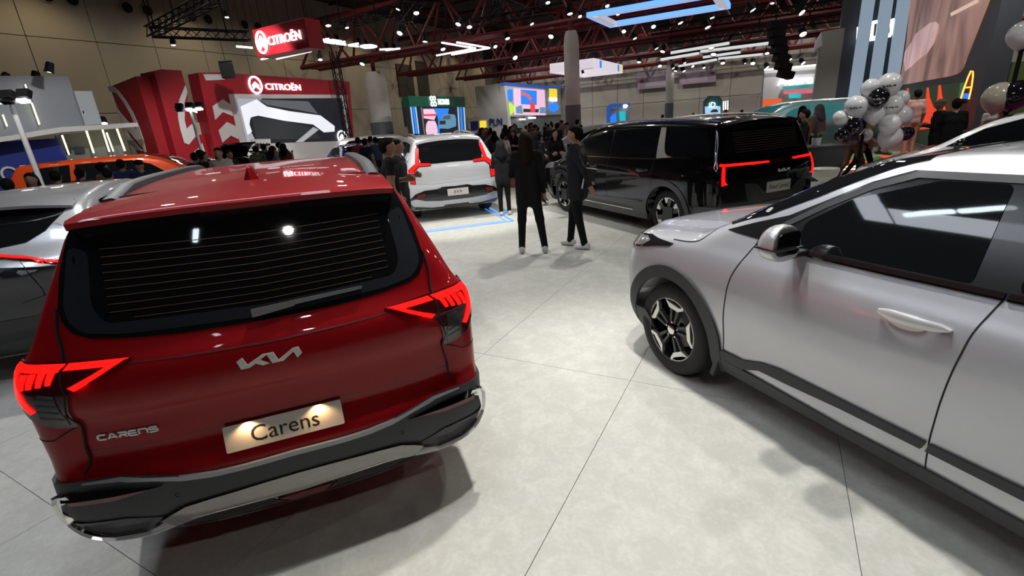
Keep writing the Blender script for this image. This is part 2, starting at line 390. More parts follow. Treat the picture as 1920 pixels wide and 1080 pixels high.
def build_shell():
    fl = hbox('floor', mat('hall_concrete', (.10, .095, .09), .6, noise=(.6, (.16, .15, .14), .35, .65)), (30, 2, -.08), (92, 90, .14)); tag(fl, kind='structure')
    fm = floor_mat(); mesh = None
    for i in range(-3, 8):                              # vinyl sheets of the stand
        for j in range(-8, 8):
            a, b = .64+2.44*i+1.22, -.78+1.25*j+.625; p = EE(a, b)
            if p.x > 6.6+.25*(p.y-9) or a > 12.0 or p.x < -9.5 or p.y < -3.5: continue
            if mesh is None:
                t = MB(); t.box((0, 0, -.008), (1.2465, 2.4365, .016), ROTH); o = t.build('floor_sheet', fm, fl); mesh = o.data
            else: o = bpy.data.objects.new('floor_sheet', mesh); COL.objects.link(o); o.parent = fl
            o.location = p+Vector((0, 0, .0))
            o.rotation_euler = (0, 0, math.pi if (i*7+j*3) % 2 else 0)
    # carpets
    c = MB(); c.box(EE(22.95, -11.5, -.004), (21, 20.0, .008), ROTH); tag(c.build('carpet', mat('red_carpet', (.30, .035, .04), .9, noise=(30, (.38, .05, .055), .4, .6))), 'red carpet on the aisle beyond the stand', 'carpet')
    c = MB(); c.box((9.2, 11.3, -.005), (7.5, 5.6, .008), Matrix.Rotation(-.38, 3, 'Z')); tag(c.build('carpet', mat('pink_carpet', (.33, .05, .14), .9, noise=(30, (.42, .07, .19), .4, .6))), 'magenta carpet in front of the stage by the balloons', 'carpet')
    wm = mat('wall_plaster', (.40, .355, .27), .85, noise=(.25, (.45, .40, .31), .35, .65)); gp = mat('wall_joint', (.13, .115, .09), .9)
    # left wall with panels and round vents
    wl = hbox('wall_left', gp, (33, -36.75, 6.5), (72, .4, 13)); tag(wl, kind='structure')
    dk = mat('vent_dark', (.015, .014, .013), .9)
    for k in range(20):
        a = -2.55+3.25*k+1.6
        if a < 0: a0 = a
        for z0, z1 in ((0, 4.1), (4.14, 8.1), (8.14, 13)):
            if a > 65.5: continue
            hbox('wall_panel', wm, (a+.0, -36.50, (z0+z1)/2), (3.21, .12, z1-z0), wl)
    for k in range(15):
        for d in (0, 1.15):
            a = 15.2+3.95*k+d
            if a > 66: continue
            v = MB(); v.tube([EE(a, -36.43, 10.25), EE(a, -36.36, 10.25)], [.30, .30], 16); v.build('round_vent', dk, wl)
            v = MB(); v.tube([EE(a+.33*math.cos(q), -36.40, 10.25+.33*math.sin(q)) for q in np.linspace(0, 2*math.pi, 18, endpoint=False)], .04, 5, closed=True); v.build('vent_rim', wm, wl)
    for a, z, w_, h in ((45.2, 7.0, 2.6, 3.2), (48.3, 6.6, 2.0, 5.0), (45.4, 3.6, 2.6, 2.6)): hbox('wall_opening', mat('opening_dark', (.05, .04, .03), .8), (a, -36.40, z), (w_, .16, h), wl)
    # back wall
    wb = hbox('wall_back', gp, (66.9, 6, 6.5), (.4, 88, 13)); tag(wb, kind='structure')
    wm2 = mat('wall_back_plaster', (.36, .34, .30), .85, noise=(.25, (.41, .385, .34), .35, .65))
    for k in range(24):
        for z0, z1 in ((0, 3.0), (3.05, 6.0), (6.05, 9)): hbox('wall_panel', wm2, (66.62, -34.3+3.4*k, (z0+z1)/2), (.12, 3.35, z1-z0), wb)
    hbox('upper_void', mat('void_brown', (.035, .026, .022), .9), (66.6, 6, 11), (.14, 88, 3.9), wb)
    tag(hbox('wall_right', mat('void_brown', (.035, .026, .022), .9), (30, 47, 6.5), (92, .4, 13)), kind='structure')
    tag(hbox('wall_front', mat('void_brown', (.035, .026, .022), .9), (-15.8, 2, 6.5), (.4, 90, 13)), kind='structure')
    cl = hbox('ceiling', mat('ceiling_dark', (.030, .024, .022), .9, noise=(.8, (.055, .042, .036), .4, .6)), (30, 2, 13.2), (92, 90, .3)); tag(cl, kind='structure')
    # low red purlins under the roof deck
    rd = mat('red_steel', (.12, .011, .014), .55, .1)
    for k in range(9): hbox('purlin', rd, (28, -32+9*k, 12.75), (78, .28, .35), cl)
    for k in range(16): hbox('roof_rib', mat('rib_brown', (.07, .04, .035), .8), (4+4*k, 2, 12.95), (.15, 84, .2), cl)
build_shell()
def roof_truss(a, label, zb=7.3, zt=10.6, b0=-35, b1=44):
    rd = mat('red_steel', (.12, .011, .014), .55, .1); root = empty('roof_truss', EE(a, 0, 0)); o = EE(a, 0, 0)
    def bar(n, p, q, r):
        m = MB(); m.tube([Vector(p)-o, Vector(q)-o], r, 6); m.build(n, rd, root)
    for d in (-.9, .9): bar('chord', EE(a+d, b0, zb), EE(a+d, b1, zb), .20)
    bar('chord', EE(a, b0, zt), EE(a, b1, zt), .20)
    n = 20; st = (b1-b0)/n
    for k in range(n):
        b = b0+st*k
        for d in (-.9, .9):
            bar('brace', EE(a+d, b, zb), EE(a, b+st/2, zt), .10); bar('brace', EE(a+d, b+st, zb), EE(a, b+st/2, zt), .10)
        bar('brace', EE(a-.9, b, zb), EE(a+.9, b, zb), .08)
    tag(root, label, 'roof truss')
for a, l in ((31.3, 'red steel roof truss carried by the nearest white column'), (43.2, 'second red steel roof truss, beyond the nearest column'), (54.0, 'third red steel roof truss above the slim far column'), (64.2, 'farthest red steel roof truss, close to the back wall')): roof_truss(a, l)
def column(a, b, r, ztop, label, cap=True, dark=2.6):
    root = empty('column', EE(a, b)); w_ = mat('column_white', (.55, .52, .48), .7, noise=(1.5, (.60, .57, .53), .4, .6))
    s = MB(); s.lathe([(r, dark), (r, ztop-.7), (r*.97, ztop-.65), (r*.90, ztop-.3), (r*.7, ztop), (0, ztop)], 28); s.build('shaft', w_, root, True)
    s = MB(); s.lathe([(r+.03, 0), (r+.03, dark), (r, dark+.01)], 28); s.build('dado', mat('column_grey', (.14, .15, .17), .5), root, True)
    s = MB(); s.lathe([(.16, ztop), (.16, 7.3)], 10); s.build('pin', mat('red_steel', (.12, .011, .014), .55, .1), root, True)
    tag(root, label, 'column')
column(30.25, -11.46, .46, 6.75, 'thick white round column with grey foot, above the standing man')
column(53.9, -10.0, .40, 6.5, 'slim far white column between the two lilac banners')
column(31.3, -28.2, .85, 6.3, 'pale tapering column right of the red screen wall')
# ------------------------------------------------------------------ wheels
def ring_prism(mb, a0, a1, r0, r1, y0, y1, n=4):
    pts = [(r1*math.cos(a0+(a1-a0)*t/n), r1*math.sin(a0+(a1-a0)*t/n)) for t in range(n+1)]+[(r0*math.cos(a1+(a0-a1)*t/n), r0*math.sin(a1+(a0-a1)*t/n)) for t in range(n+1)]
    mb.prism(pts, y0, y1, lambda x, y, z: (x, z, y))
WHEELS = {}
def wheel(parent, loc, side, style='claw', R=.342, W=.225, detail=True):
    """axle along y, outer face towards +y*side; origin at the hub"""
    root = empty('wheel', loc); root.parent = parent; root.rotation_euler = (0, 0, 0 if side > 0 else math.pi)
    key = (style, R)
    if key in WHEELS:
        for nm, me in WHEELS[key]:
            o = bpy.data.objects.new(nm, me); COL.objects.link(o); o.parent = root
        return root
    out = []; rr = R*.70; h = W/2
    rub = mat('tyre_rubber', (.012, .012, .013), .75, bump=(60, .2)); blk = mat('wheel_black', (.012, .012, .013), .25, .3, coat=.6)
    sil = mat('wheel_machined', (.72, .72, .68), .28, .85); drk = mat('wheel_dark', (.02, .02, .022), .6)
    t = MB(); t.lathe([(rr, -h), (rr+.012, -h-.004), (R-.03, -h-.002), (R-.008, -h+.02), (R, -h+.05), (R, h-.05), (R-.008, h-.02), (R-.03, h+.002), (R-.06, h+.006), (rr+.012, h+.002), (rr, h-.004)], 48, axis='y')
    out.append(t.build('tyre', rub, root, True))
    b = MB(); b.lathe([(rr, h-.004), (rr-.008, h-.006), (rr-.018, h-.03), (rr-.03, 0), (rr-.03, -h+.01), (0.02, -h+.02)], 40, axis='y'); out.append(b.build('rim', blk, root, True))
    p = math.pi
    if style == 'claw':
        for k in range(5):
            a = p/2+k*2*p/5+.12; m = MB(); fn = lambda x, y, z: (x, z, y); P = lambda r, d: (rr*r*math.cos(a+d), rr*r*math.sin(a+d))
            m.prism([P(.99, -.44), P(.965, -.40), P(.72, -.26), P(.72, .28), P(.93, .46), P(.99, .40), P(.86, .27), P(.86, -.20)][::-1], h-.03, h-.004, fn)
            ring_prism(m, a-.43, a+.43, rr*.955, rr*.995, h-.03, h-.006); out.append(m.build('rim_claw', sil, root))
            m = MB(); m.prism([P(.74, -.26), P(.74, -.12), P(.25, -.15), P(.25, -.42)], h-.045, h-.014, fn); m.prism([P(.74, .12), P(.74, .28), P(.25, .42), P(.25, .15)], h-.045, h-.014, fn)
            out.append(m.build('spoke', mat('wheel_grey', (.06, .06, .062), .4, .4), root))
    elif style == 'block':
        for k in range(6):
            a = p/2+k*2*p/6; P = lambda r, d: (rr*r*math.cos(a+d), rr*r*math.sin(a+d)); fn = lambda x, y, z: (x, z, y)
            m = MB(); m.prism([P(.98, -.30), P(.66, -.26), P(.66, -.08), P(.80, -.02), P(.98, .05)][::-1], h-.03, h-.004, fn); ring_prism(m, a-.3, a+.55, rr*.93, rr*.99, h-.03, h-.006); out.append(m.build('rim_block', sil, root))
            m = MB(); m.prism([P(.96, .0), P(.3, -.25), P(.3, .35), P(.9, .33)], h-.045, h-.012, fn); out.append(m.build('spoke', blk, root))
        m = MB(); m.prism([(rr*.42*sx, rr*.42*sy) for sx, sy in ((-1, -1), (1, -1), (1, 1), (-1, 1))], h-.04, h-.002, lambda x, y, z: (x, z, y)); out.append(m.build('centre_plate', mat('wheel_grey', (.06, .06, .062), .4, .4), root))
    else:
        for k in range(7):
            a = p/2+k*2*p/7; P = lambda r, d: (rr*r*math.cos(a+d), rr*r*math.sin(a+d)); fn = lambda x, y, z: (x, z, y)
            m = MB(); m.prism([P(.98, -.12), P(.2, -.4), P(.2, .4), P(.98, .12)], h-.04, h-.012, fn); out.append(m.build('spoke', sil if style == 'silver' else blk, root))
    m = MB(); m.lathe([(.0, h-.004), (.030, h-.004), (.036, h-.008), (.038, h-.05)], 20, axis='y'); out.append(m.build('hub_cap', mat('chrome', (.75, .75, .76), .06, 1.0) if style == 'claw' else blk, root, True))
    if detail and style == 'claw':
        for k in range(5):
            a = k*2*p/5+.3; m = MB(); m.lathe([(0, h-.012), (.008, h-.014), (.009, h-.04)], 8, c=(.057*math.cos(a), 0, .057*math.sin(a)), axis='y'); out.append(m.build('wheel_nut', mat('chrome', (.75, .75, .76), .06, 1.0), root))
    m = MB(); m.lathe([(.15, -.02), (.15, .0), (.03, .0)], 24, axis='y'); out.append(m.build('brake_disc', mat('brake_steel', (.12, .12, .12), .4, .8), root, True))
    WHEELS[key] = [(o.name.split('.')[0], o.data) for o in out]
    return root
# ------------------------------------------------------------------ shared car paints
M_GLASS = lambda: mat('car_glass', (.006, .007, .008), .03, 0, spec=.6)
M_TRIM = lambda: mat('black_trim', (.012, .012, .013), .22, coat=.3)
M_CLAD = lambda: mat('grey_cladding', (.032, .035, .038), .55, bump=(220, .12))
M_CHROME = lambda: mat('chrome', (.75, .75, .76), .06, 1.0)
M_GAP = lambda: mat('panel_gap', (.006, .006, .006), .8)
M_RED = lambda: mat('lit_red', (.3, .003, .003), .3, spec=.2, emit=(1, .004, .003), es=3)
M_LENS = lambda: mat('lamp_lens', (.05, .004, .006), .08, coat=.8)
M_PLATE = lambda: mat('plate_white', (.62, .58, .53), .35)
M_INK = lambda: mat('black_ink', (.012, .012, .012), .5)
def place_car(root, x, y, hdeg):
    root.location = (x, y, 0); root.rotation_euler = (0, 0, R_(90-hdeg))
def stroke_text(car, parent, glyphs, y0, z0, w, h, gap, th, m, name='badge_letter', view='R', sgn=-1, off=.008):
    """letters from centre-line strokes laid on the body; y0 is the left end as seen from behind"""
    x = y0
    for g in glyphs:
        for st in g: car.strip(name, view, [(x+sgn*p[0]*w, z0+p[1]*h) for p in st], th, m, off, parent)
        x += sgn*(w+gap)
GL = {'C': [[(1, 1), (.15, 1), (0, .8), (0, .2), (.15, 0), (1, 0)]], 'A': [[(0, 0), (.4, 1), (.6, 1), (1, 0)], [(.25, .3), (.75, .3)]], 'R': [[(0, 1), (.85, 1), (1, .85), (.95, .55), (.2, .5)], [(.2, .5), (.1, 0)], [(.6, .5), (1, 0)]],
      'E': [[(1, 1), (.15, 1), (0, .8), (0, .2), (.15, 0), (1, 0)], [(.05, .5), (.95, .5)]], 'n': [[(0, 0), (0, 1), (.8, 1), (1, .8), (1, 0)]], 'S': [[(1, 1), (.15, 1), (0, .8), (.15, .55), (.85, .5), (1, .25), (.85, 0), (0, 0)]],
      'N': [[(0, 0), (0, 1), (1, 0), (1, 1)]], 'I': [[(.5, 0), (.5, 1)]], 'V': [[(0, 1), (.5, 0), (1, 1)]], 'L': [[(0, 1), (0, 0), (1, 0)]]}
def carens_extra(x, y, z, fs, fr, ff, ft):
    ay = np.abs(y)
    # hollow in the lower tailgate around the number plate
    fr = fr+.030*sstep(.80, .70, ay)*sstep(.60, .68, z)*sstep(.92, .84, z)
    # rear glass sits a touch behind the pillars, corners of the tail tuck in above the shoulder
    fr = fr+.05*sstep(.55, .85, ay)*sstep(1.15, 1.5, z)
    return fs, fr, ff, ft
CARENS = Car(
    top=[(-2.4, 1.60), (-2.05, 1.62), (-1.6, 1.655), (-1.0, 1.685), (-.3, 1.69), (.3, 1.67), (.7, 1.58), (1.0, 1.43), (1.45, 1.13), (1.62, 1.065), (1.9, 1.02), (2.15, .95), (2.3, .85)],
    rear=[(.2, -2.10), (.30, -2.19), (.38, -2.245), (.46, -2.27), (.60, -2.262), (.64, -2.245), (.70, -2.235), (.90, -2.235), (.98, -2.232), (1.05, -2.215), (1.12, -2.165), (1.3, -2.09), (1.5, -1.995), (1.7, -1.90)],
    front=[(.2, 2.12), (.35, 2.24), (.6, 2.27), (.8, 2.25), (.95, 2.18), (1.1, 2.0), (1.7, 2.0)],
    width=[(.2, .80), (.32, .855), (.5, .90), (.8, .91), (.95, .912), (1.06, .90), (1.15, .85), (1.28, .792), (1.4, .737), (1.5, .689), (1.6, .639), (1.75, .56)],
    plan=[(-2.4, .03), (-2.1, .012), (-1.7, .0), (-1.2, 0), (1.2, 0), (1.7, .02), (2.3, .10)],
    bottom=.22, crown=.045, kt=.10, kr=.08, axles=(1.41, -1.37), rw=.335, arch=.39, extra=carens_extra, bowr=(.13, 3.0))
def build_carens():
    c = CARENS; root = empty('red_mpv'); red = paint('red_paint', (.27, .003, .006), .12, .5); red.node_tree.nodes['Principled BSDF'].inputs['Coat Weight'].default_value = .5
    V, F = c.body(150, 52, 56); mesh_obj('body', V, F, red, root, True)
    gl, gap, clad, chro, trim = M_GLASS(), M_GAP(), M_CLAD(), M_CHROME(), M_TRIM()
    # rear window with heater wires
    half = [(0, 1.135), (.29, 1.140), (.5, 1.155), (.61, 1.17), (.665, 1.195), (.695, 1.24), (.70, 1.29), (.685, 1.40), (.655, 1.50), (.63, 1.575)]
    poly = half+[(-a, b) for a, b in half[::-1] if a > 0]
    g = c.patch('rear_window', 'R', poly, gl, .004, root, step=.05)
    c.patch('window_border', 'R', rnd([(-.68, 1.30), (-.675, 1.24), (-.63, 1.19), (-.5, 1.17), (0, 1.15), (.5, 1.17), (.63, 1.19), (.675, 1.24), (.68, 1.30), (.64, 1.50), (.57, 1.48), (.585, 1.28), (.55, 1.215), (0, 1.195), (-.55, 1.215), (-.585, 1.28), (-.57, 1.48), (-.64, 1.50)], .03), mat('frit', (.02, .024, .03), .04), .0055, g, step=.05)
    wire = mat('heater_wire', (.15, .065, .028), .5)
    for k in range(10):
        z = 1.225+k*.0285; e = .53 if k else .45; c.strip('heater_wire', 'R', [(-e, z), (0, z-.012), (e, z)], 0.0024, wire, .006, g)
    # wiper
    w_ = MB()
    for y0, y1, z0, z1, t in ((.045, -.12, 1.165, 1.178, .036), (-.12, -.40, 1.180, 1.190, .020)):
        A = c.proj('R', [y0, y1], [z0, z1]); n = Vector((-.93, 0, .36)); a, b = Vector(A[0])+n*.03, Vector(A[1])+n*.02
        w_.add([a+Vector((0, 0, t/2)), b+Vector((0, 0, t/2*.7)), b-Vector((0, 0, t/2*.7)), a-Vector((0, 0, t/2))]+[p-n*.028 for p in (a+Vector((0, 0, t/2)), b+Vector((0, 0, t/2*.7)), b-Vector((0, 0, t/2*.7)), a-Vector((0, 0, t/2)))], [(0, 1, 2, 3), (4, 5, 1, 0), (5, 6, 2, 1), (6, 7, 3, 2), (7, 4, 0, 3), (7, 6, 5, 4)])
    w_.build('rear_wiper', mat('wiper_grey', (.20, .20, .21), .4), root, bevel=.003)
    # spoiler over the window
    s = MB(); ny = 24; rows = []
    for i in range(ny+1):
        y = -.615+1.23*i/ny; yn = abs(y)/.615; dz = -.014*yn**3-.03*max(0, yn-.9)*5*.2; tip = -2.005+.03*yn**4; bk = -.036*yn**2.4
        col = [(-1.60, 1.664+bk), (-1.72, 1.656+bk*.9), (-1.88, 1.636+dz+bk*.3), (tip+.02, 1.618+dz), (tip, 1.606+dz), (tip+.004, 1.583+dz), (tip+.05, 1.570+dz), (-1.86, 1.565+dz), (-1.75, 1.59+bk)]
        rows.append([(a, y, b) for a, b in col])
    n = len(rows[0]); s.add([p for r in rows for p in r], [(i*n+k, i*n+k+1, (i+1)*n+k+1, (i+1)*n+k) for i in range(ny) for k in range(n-1)]+[tuple(range(n)), tuple(ny*n+k for k in range(n))[::-1]])
    so = s.build('roof_spoiler', red, root, True); so.data.materials.append(trim)
    for p_ in so.data.polygons:
        if p_.normal.z < -.3: p_.material_index = 1
    b = MB(); b.box((-1.958, 0, 1.5695), (.03, .34, .014)); b.build('high_brake_lamp', M_LENS(), so)
    c.strip('spoiler_gap', 'T', [(-1.585, -.54), (-1.60, -.3), (-1.605, 0), (-1.60, .3), (-1.585, .54)], .006, gap, .004, root)
    # roof rails, antenna
    for sg in (1, -1):
        r = MB(); pts = []
        for i in range(25):
            t = i/24; x = -1.62+2.15*t; up = .034*min(1, 8*t, 8*(1-t)); z = float(c.proj('T', [x], [sg*.575])[0][2]); pts.append((x, sg*(.575+.0*t), z+up))
        for p in pts: pass
        prof = [(-.045, -.045), (-.038, .006), (-.015, .016), (.02, .012), (.036, -.012), (.04, -.06)]
        vv = [(p[0], p[1]+sg*a, p[2]+b_) for p in pts for a, b_ in prof]; k = len(prof)
        r.add(vv, [(i*k+j, i*k+j+1, (i+1)*k+j+1, (i+1)*k+j) for i in range(24) for j in range(k-1)]+[tuple(range(k)), tuple(24*k+j for j in range(k))]); r.build('roof_rail', mat('rail_grey', (.10, .105, .11), .45, .5), root, True)
    z = float(c.proj('T', [-1.45], [0])[0][2])-.004
    a = MB(); a.add([(-1.60, 0, z), (-1.55, .035, z), (-1.40, .03, z), (-1.26, 0, z), (-1.40, -.03, z), (-1.55, -.035, z), (-1.56, .010, z+.06), (-1.50, .008, z+.065), (-1.42, 0, z+.03), (-1.50, -.008, z+.065), (-1.56, -.010, z+.06)],
                    [(0, 1, 6), (0, 6, 10), (0, 10, 5), (1, 2, 7, 6), (2, 8, 7), (2, 3, 8), (3, 4, 8), (4, 9, 8), (4, 5, 10, 9), (6, 7, 9, 10), (7, 8, 9), (0, 5, 4, 3, 2, 1)]); a.build('shark_fin_antenna', red, root, bevel=.004)
    # tail lamps
    lit, lens = M_RED(), M_LENS()
    for sg in (1, -1):
        f = lambda P: [(sg*a_, b_) for a_, b_ in P]
        h = c.patch('tail_lamp', 'W', f([(43.5, 1.086), (55, 1.100), (65, 1.108), (74, 1.105), (72, 1.05), (66, .96), (61.5, .885), (57, .842), (55.5, .90), (54.5, .985), (53.8, 1.003), (49, 1.035)]), lens, .010, root, step=.03)
        c.patch('lit_bar', 'W', f([(44, 1.085), (55.8, 1.092), (56, 1.072), (48, 1.068)]), lit, .014, h, step=.03)
        c.patch('lit_bar', 'W', f([(56.5, 1.092), (66.5, 1.103), (67.5, 1.08), (57, 1.068)]), lit, .014, h, step=.03)
        c.patch('lit_bar', 'W', f([(44.6, 1.084), (48, 1.068), (54.4, 1.014), (53.2, 1.001)]), lit, .0145, h, step=.03)
        c.patch('lit_bar', 'W', f([(64.5, 1.09), (67.5, 1.09), (66, 1.02), (61.6, .925), (60.6, .935), (63.8, 1.03)]), lit, .0142, h, step=.03)
        for q in range(4): c.patch('lit_tooth', 'W', f([(57.3+q*1.6, 1.07), (58.5+q*1.6, 1.07), (58.3+q*1.6, 1.03-.004*q), (57.5+q*1.6, 1.03-.004*q)]), lit, .0138, h, step=.03)
        c.patch('clear_lens', 'W', f([(57.2, .862), (60.2, .905), (60.4, .965), (59.6, 1.0), (57, .99), (56.4, .90)]), mat('smoked_lens', (.10, .10, .105), .12, .6), .013, h, step=.03)
        for q in range(4): c.strip('lens_rib', 'W', f([(56.8, .895+q*.026), (60.2, .91+q*.026)]), .006, mat('rib_dark', (.03, .02, .022), .3), .0145, h)
        # panel gaps
        c.strip('tailgate_gap', 'W', f([(63, 1.285), (61, 1.20), (58.3, 1.12), (56.2, 1.06), (55, .99), (56.2, .88), (57, .75), (57, .64)]), .004, gap, .0115, root)
        c.strip('bumper_gap', 'W', f([(57.2, .838), (60, .80), (70, .79), (80, .79)]), .005, gap, .002, root)
        # side glass and doors
        c.patch('side_window', 'S', rnd([(-1.72, 1.25), (-1.15, 1.12), (-1.02, 1.12), (-1.05, 1.50), (-1.5, 1.50)], .05), gl, .004, root) if sg > 0 else None
    for ply in ([(-1.0, 1.12), (-.08, 1.09), (-.10, 1.52), (-1.02, 1.51)], [(-.02, 1.09), (.95, 1.07), (.55, 1.42), (.2, 1.53), (-.04, 1.53)]):
        c.patch('side_window', 'S', rnd(ply, .05), gl, .004, root, True)
    me = [o for o in root.children if o.name.startswith('side_window')][0]
    m2 = me.data.copy(); m2.transform(Matrix.Diagonal((1, -1, 1, 1))); m2.flip_normals(); o = bpy.data.objects.new('side_window', m2); COL.objects.link(o); o.parent = root
    for x in (-1.01, -.05, .98): c.strip('door_gap', 'S', [(x, 1.1), (x+.02, .8), (x+.03, .35)], .006, gap, .002, root, True)
    c.patch('windscreen', 'T', rnd([(.42, -.55), (.42, .55), (1.38, .66), (1.42, 0), (1.38, -.66)], .06), gl, .004, root, step=.06)
    # badges and plate
    sv = mat('badge_silver', (.70, .70, .66), .3, .25)
    c.patch('maker_badge', 'R', [(.008-a_*.242, .990+b_*.242) for a_, b_ in KIA], sv, .009, root, step=.02, smooth=False)
    stroke_text(c, root, [GL[k] for k in 'CAREnS'], .680, .767, .030, .021, .006, .006, sv)
    P = c.proj('R', [0, 0], [.725, .62]); p0 = Vector(P[0])+Vector((-.016, .015, 0)); p1 = Vector(P[1])+Vector((-.010, .015, 0))
    up = (p0-p1).normalized(); nn = Vector((0, -1, 0)).cross(up).normalized()
    if nn.x > 0: nn = -nn
    def pf(u, v_, d): return tuple((p0+p1)/2+Vector((0, -1, 0))*u+up*v_+nn*d)
    pl = MB(); pl.prism(rnd([(-.235, -.055), (.235, -.055), (.235, .055), (-.235, .055)], .008), -.004, .0, lambda u, v_, d: pf(u, v_, d)); po = pl.build('number_plate', M_PLATE(), root)
    text_obj('plate_lettering', 'Carens', M_INK(), po, width=.27, height=.066, fn=pf, depth=.0008)
    for yy in (-.14, .14):
        l = bpy.data.lights.new('plate_light', 'SPOT'); l.energy = 1.1; l.color = (1, .60, .28); l.spot_size = R_(135); l.spot_blend = .6; l.shadow_soft_size = .006; lo = bpy.data.objects.new('plate_light', l); COL.objects.link(lo); lo.parent = po; lo.location = pf(yy, .060, .020); lo.rotation_euler = (Vector(pf(0, -.06, .006))-Vector(pf(0, .06, .02))).to_track_quat('-Z', 'Y').to_euler()
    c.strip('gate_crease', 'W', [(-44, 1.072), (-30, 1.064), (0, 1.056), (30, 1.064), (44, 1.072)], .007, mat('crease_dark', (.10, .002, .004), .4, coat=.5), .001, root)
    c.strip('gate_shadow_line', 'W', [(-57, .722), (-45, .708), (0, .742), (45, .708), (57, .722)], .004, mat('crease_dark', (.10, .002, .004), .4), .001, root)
    # bumper: grey cladding, painted lip highlight, chrome surround, mesh, reflectors
    te = [(0, .563), (10, .561), (20, .560), (28, .563), (35.8, .575), (42.7, .600), (49, .617), (56, .618), (62, .612), (72, .615), (80, .64)]
    full = [(-a_, b_) for a_, b_ in te[::-1]]+te[1:]
    low = [(80, .24), (64, .235), (50, .235), (0, .225), (-50, .235), (-64, .235), (-80, .24)]
    bp = c.patch('rear_bumper', 'W', full+low, clad, .014, root, step=.045)
    c.strip('bumper_lip_highlight', 'W', [(a_, b_-.009) for a_, b_ in full if abs(a_) < 58], [.004+.016*min(1, (58-abs(a_))/25) for a_, b_ in full if abs(a_) < 58], mat('lip_highlight', (.30, .31, .32), .35, .3), .018, bp)  # light grey strip paints the highlight along the cladding's top edge
    bl = [(0, .378), (15, .383), (30, .388), (37, .382), (41, .370), (46, .343), (51, .315), (56, .303), (58.5, .308), (60.8, .345), (62.6, .42), (62.6, .52), (61, .566), (58.6, .578), (58, .560), (60, .535), (60.4, .47), (59.4, .385), (57.4, .352), (51, .352), (46, .385), (41, .425), (37, .445), (30, .452), (15, .458), (0, .460)]
    cen = [(0, .378), (15, .383), (30, .388), (37, .382), (42, .368), (44, .405), (41, .425), (37, .445), (30, .452), (15, .458), (0, .460)]
    ch = c.patch('chrome_surround', 'W', cen+[(-a_, b_) for a_, b_ in cen[::-1][1:-1]], mat('dark_reflection_chrome', (.22, .21, .21), .08, 1.0), .022, root, step=.03, thick=.03, tilt=.25)  # chrome colour darkened to stand for dark reflections
    end = [(41, .372), (46, .343), (51, .315), (56, .303), (58.5, .308), (60.8, .345), (62.6, .42), (62.6, .52), (61, .566), (58.6, .578), (58, .560), (60, .535), (60.6, .47), (59.8, .385), (57.6, .334), (51, .338), (46, .372), (42, .408)]
    for sg in (1, -1): c.patch('chrome_end', 'W', [(sg*a_, b_) for a_, b_ in end], chro, .030, ch, step=.025, thick=.03)
    for sg in (1, -1): c.strip('chrome_edge', 'W', [(sg*a_, b_+.004) for a_, b_ in bl[0:13]], .009, mat('edge_bright', (.85, .85, .83), .25, .5), .040, ch)
    mesh_m = mat('chrome_mesh', (.10, .10, .11), .18, .9, bump=(260, 1.0))
    for sg in (1, -1):
        f = lambda P: [(sg*a_, b_) for a_, b_ in P]
        c.patch('chrome_blade', 'W', f([(40.5, .562), (50, .582), (58.6, .586), (60, .572), (59.5, .552), (50, .556)]), chro, .020, ch, step=.03, thick=.03, tilt=.45)
        c.patch('bumper_mesh', 'W', f([(43, .41), (48, .362), (57, .352), (60, .41), (60, .44), (50, .44)]), mesh_m, .018, bp, step=.03)
        c.patch('reflector', 'W', f([(43, .552), (59, .548), (59.2, .525), (51, .528)]), mat('reflector_red', (.16, .02, .02), .2, coat=.6), .02, bp, step=.03)
    c.patch('diffuser', 'W', [(-47, .33), (-41, .368), (-30, .378), (0, .37), (30, .378), (41, .368), (47, .33), (40, .255), (0, .235), (-40, .255)], trim, .024, bp, step=.04)
    c.strip('diffuser_edge', 'W', [(-44, .315), (-38, .27), (-20, .25), (0, .246), (20, .25), (38, .27), (44, .315)], .006, mat('edge_grey', (.16, .16, .17), .35, .5), .028, bp)
    c.patch('fog_reflector', 'W', [(-12, .338), (12, .338), (8.5, .272), (-8.5, .272)], mat('reflector_red', (.16, .02, .02), .2, coat=.6), .029, bp, step=.03)
    for sg in (1, -1):
        c.strip('fog_bracket', 'W', [(sg*13.5, .338), (sg*9.5, .272)], .008, chro, .031, bp)
        m = MB(); m.lathe([(0, .004), (.008, .003), (.009, 0)], 10, c=tuple(c.proj('W', [sg*38], [.50])[0]+np.array([-.016, 0, 0])), axis='x'); m.build('parking_sensor', M_GAP(), bp)
    for ax in c.axles:
        for sg in (1, -1):
            wheel(root, (ax, sg*.775, .335), sg, 'silver', .335, .215)
            c.patch('wheel_arch', 'S', [(ax+.455*math.cos(t), .335+.455*math.sin(t)) for t in np.linspace(-.1, math.pi+.1, 26)]+[(ax+.385*math.cos(t), .335+.385*math.sin(t)) for t in np.linspace(math.pi+.1, -.1, 26)], clad, .012, root, True, step=.05) if sg > 0 else None
    c.patch('sill', 'S', [(-.95, .38), (.98, .38), (.98, .235), (-.95, .235)], clad, .01, root, True, step=.06)
    tag(root, 'deep red MPV with chrome-edged rear bumper, filling the left foreground', 'car')
    place_car(root, -1.772, 3.896, -20.10)
build_carens()
def seltos_extra(x, y, z, fs, fr, ff, ft):
    ay = np.abs(y)
    # hollow along the lower doors, soft shoulder above
    fs = fs+.022*np.exp(-((z-.50)/.13)**2)*sstep(1.0, .6, x)*sstep(-1.1, -.7, x)
    # raised bonnet centre, lower fender tops
    ft = ft-.018*sstep(.62, .48, ay)*sstep(.75, 1.1, x)
    return fs, fr, ff, ft
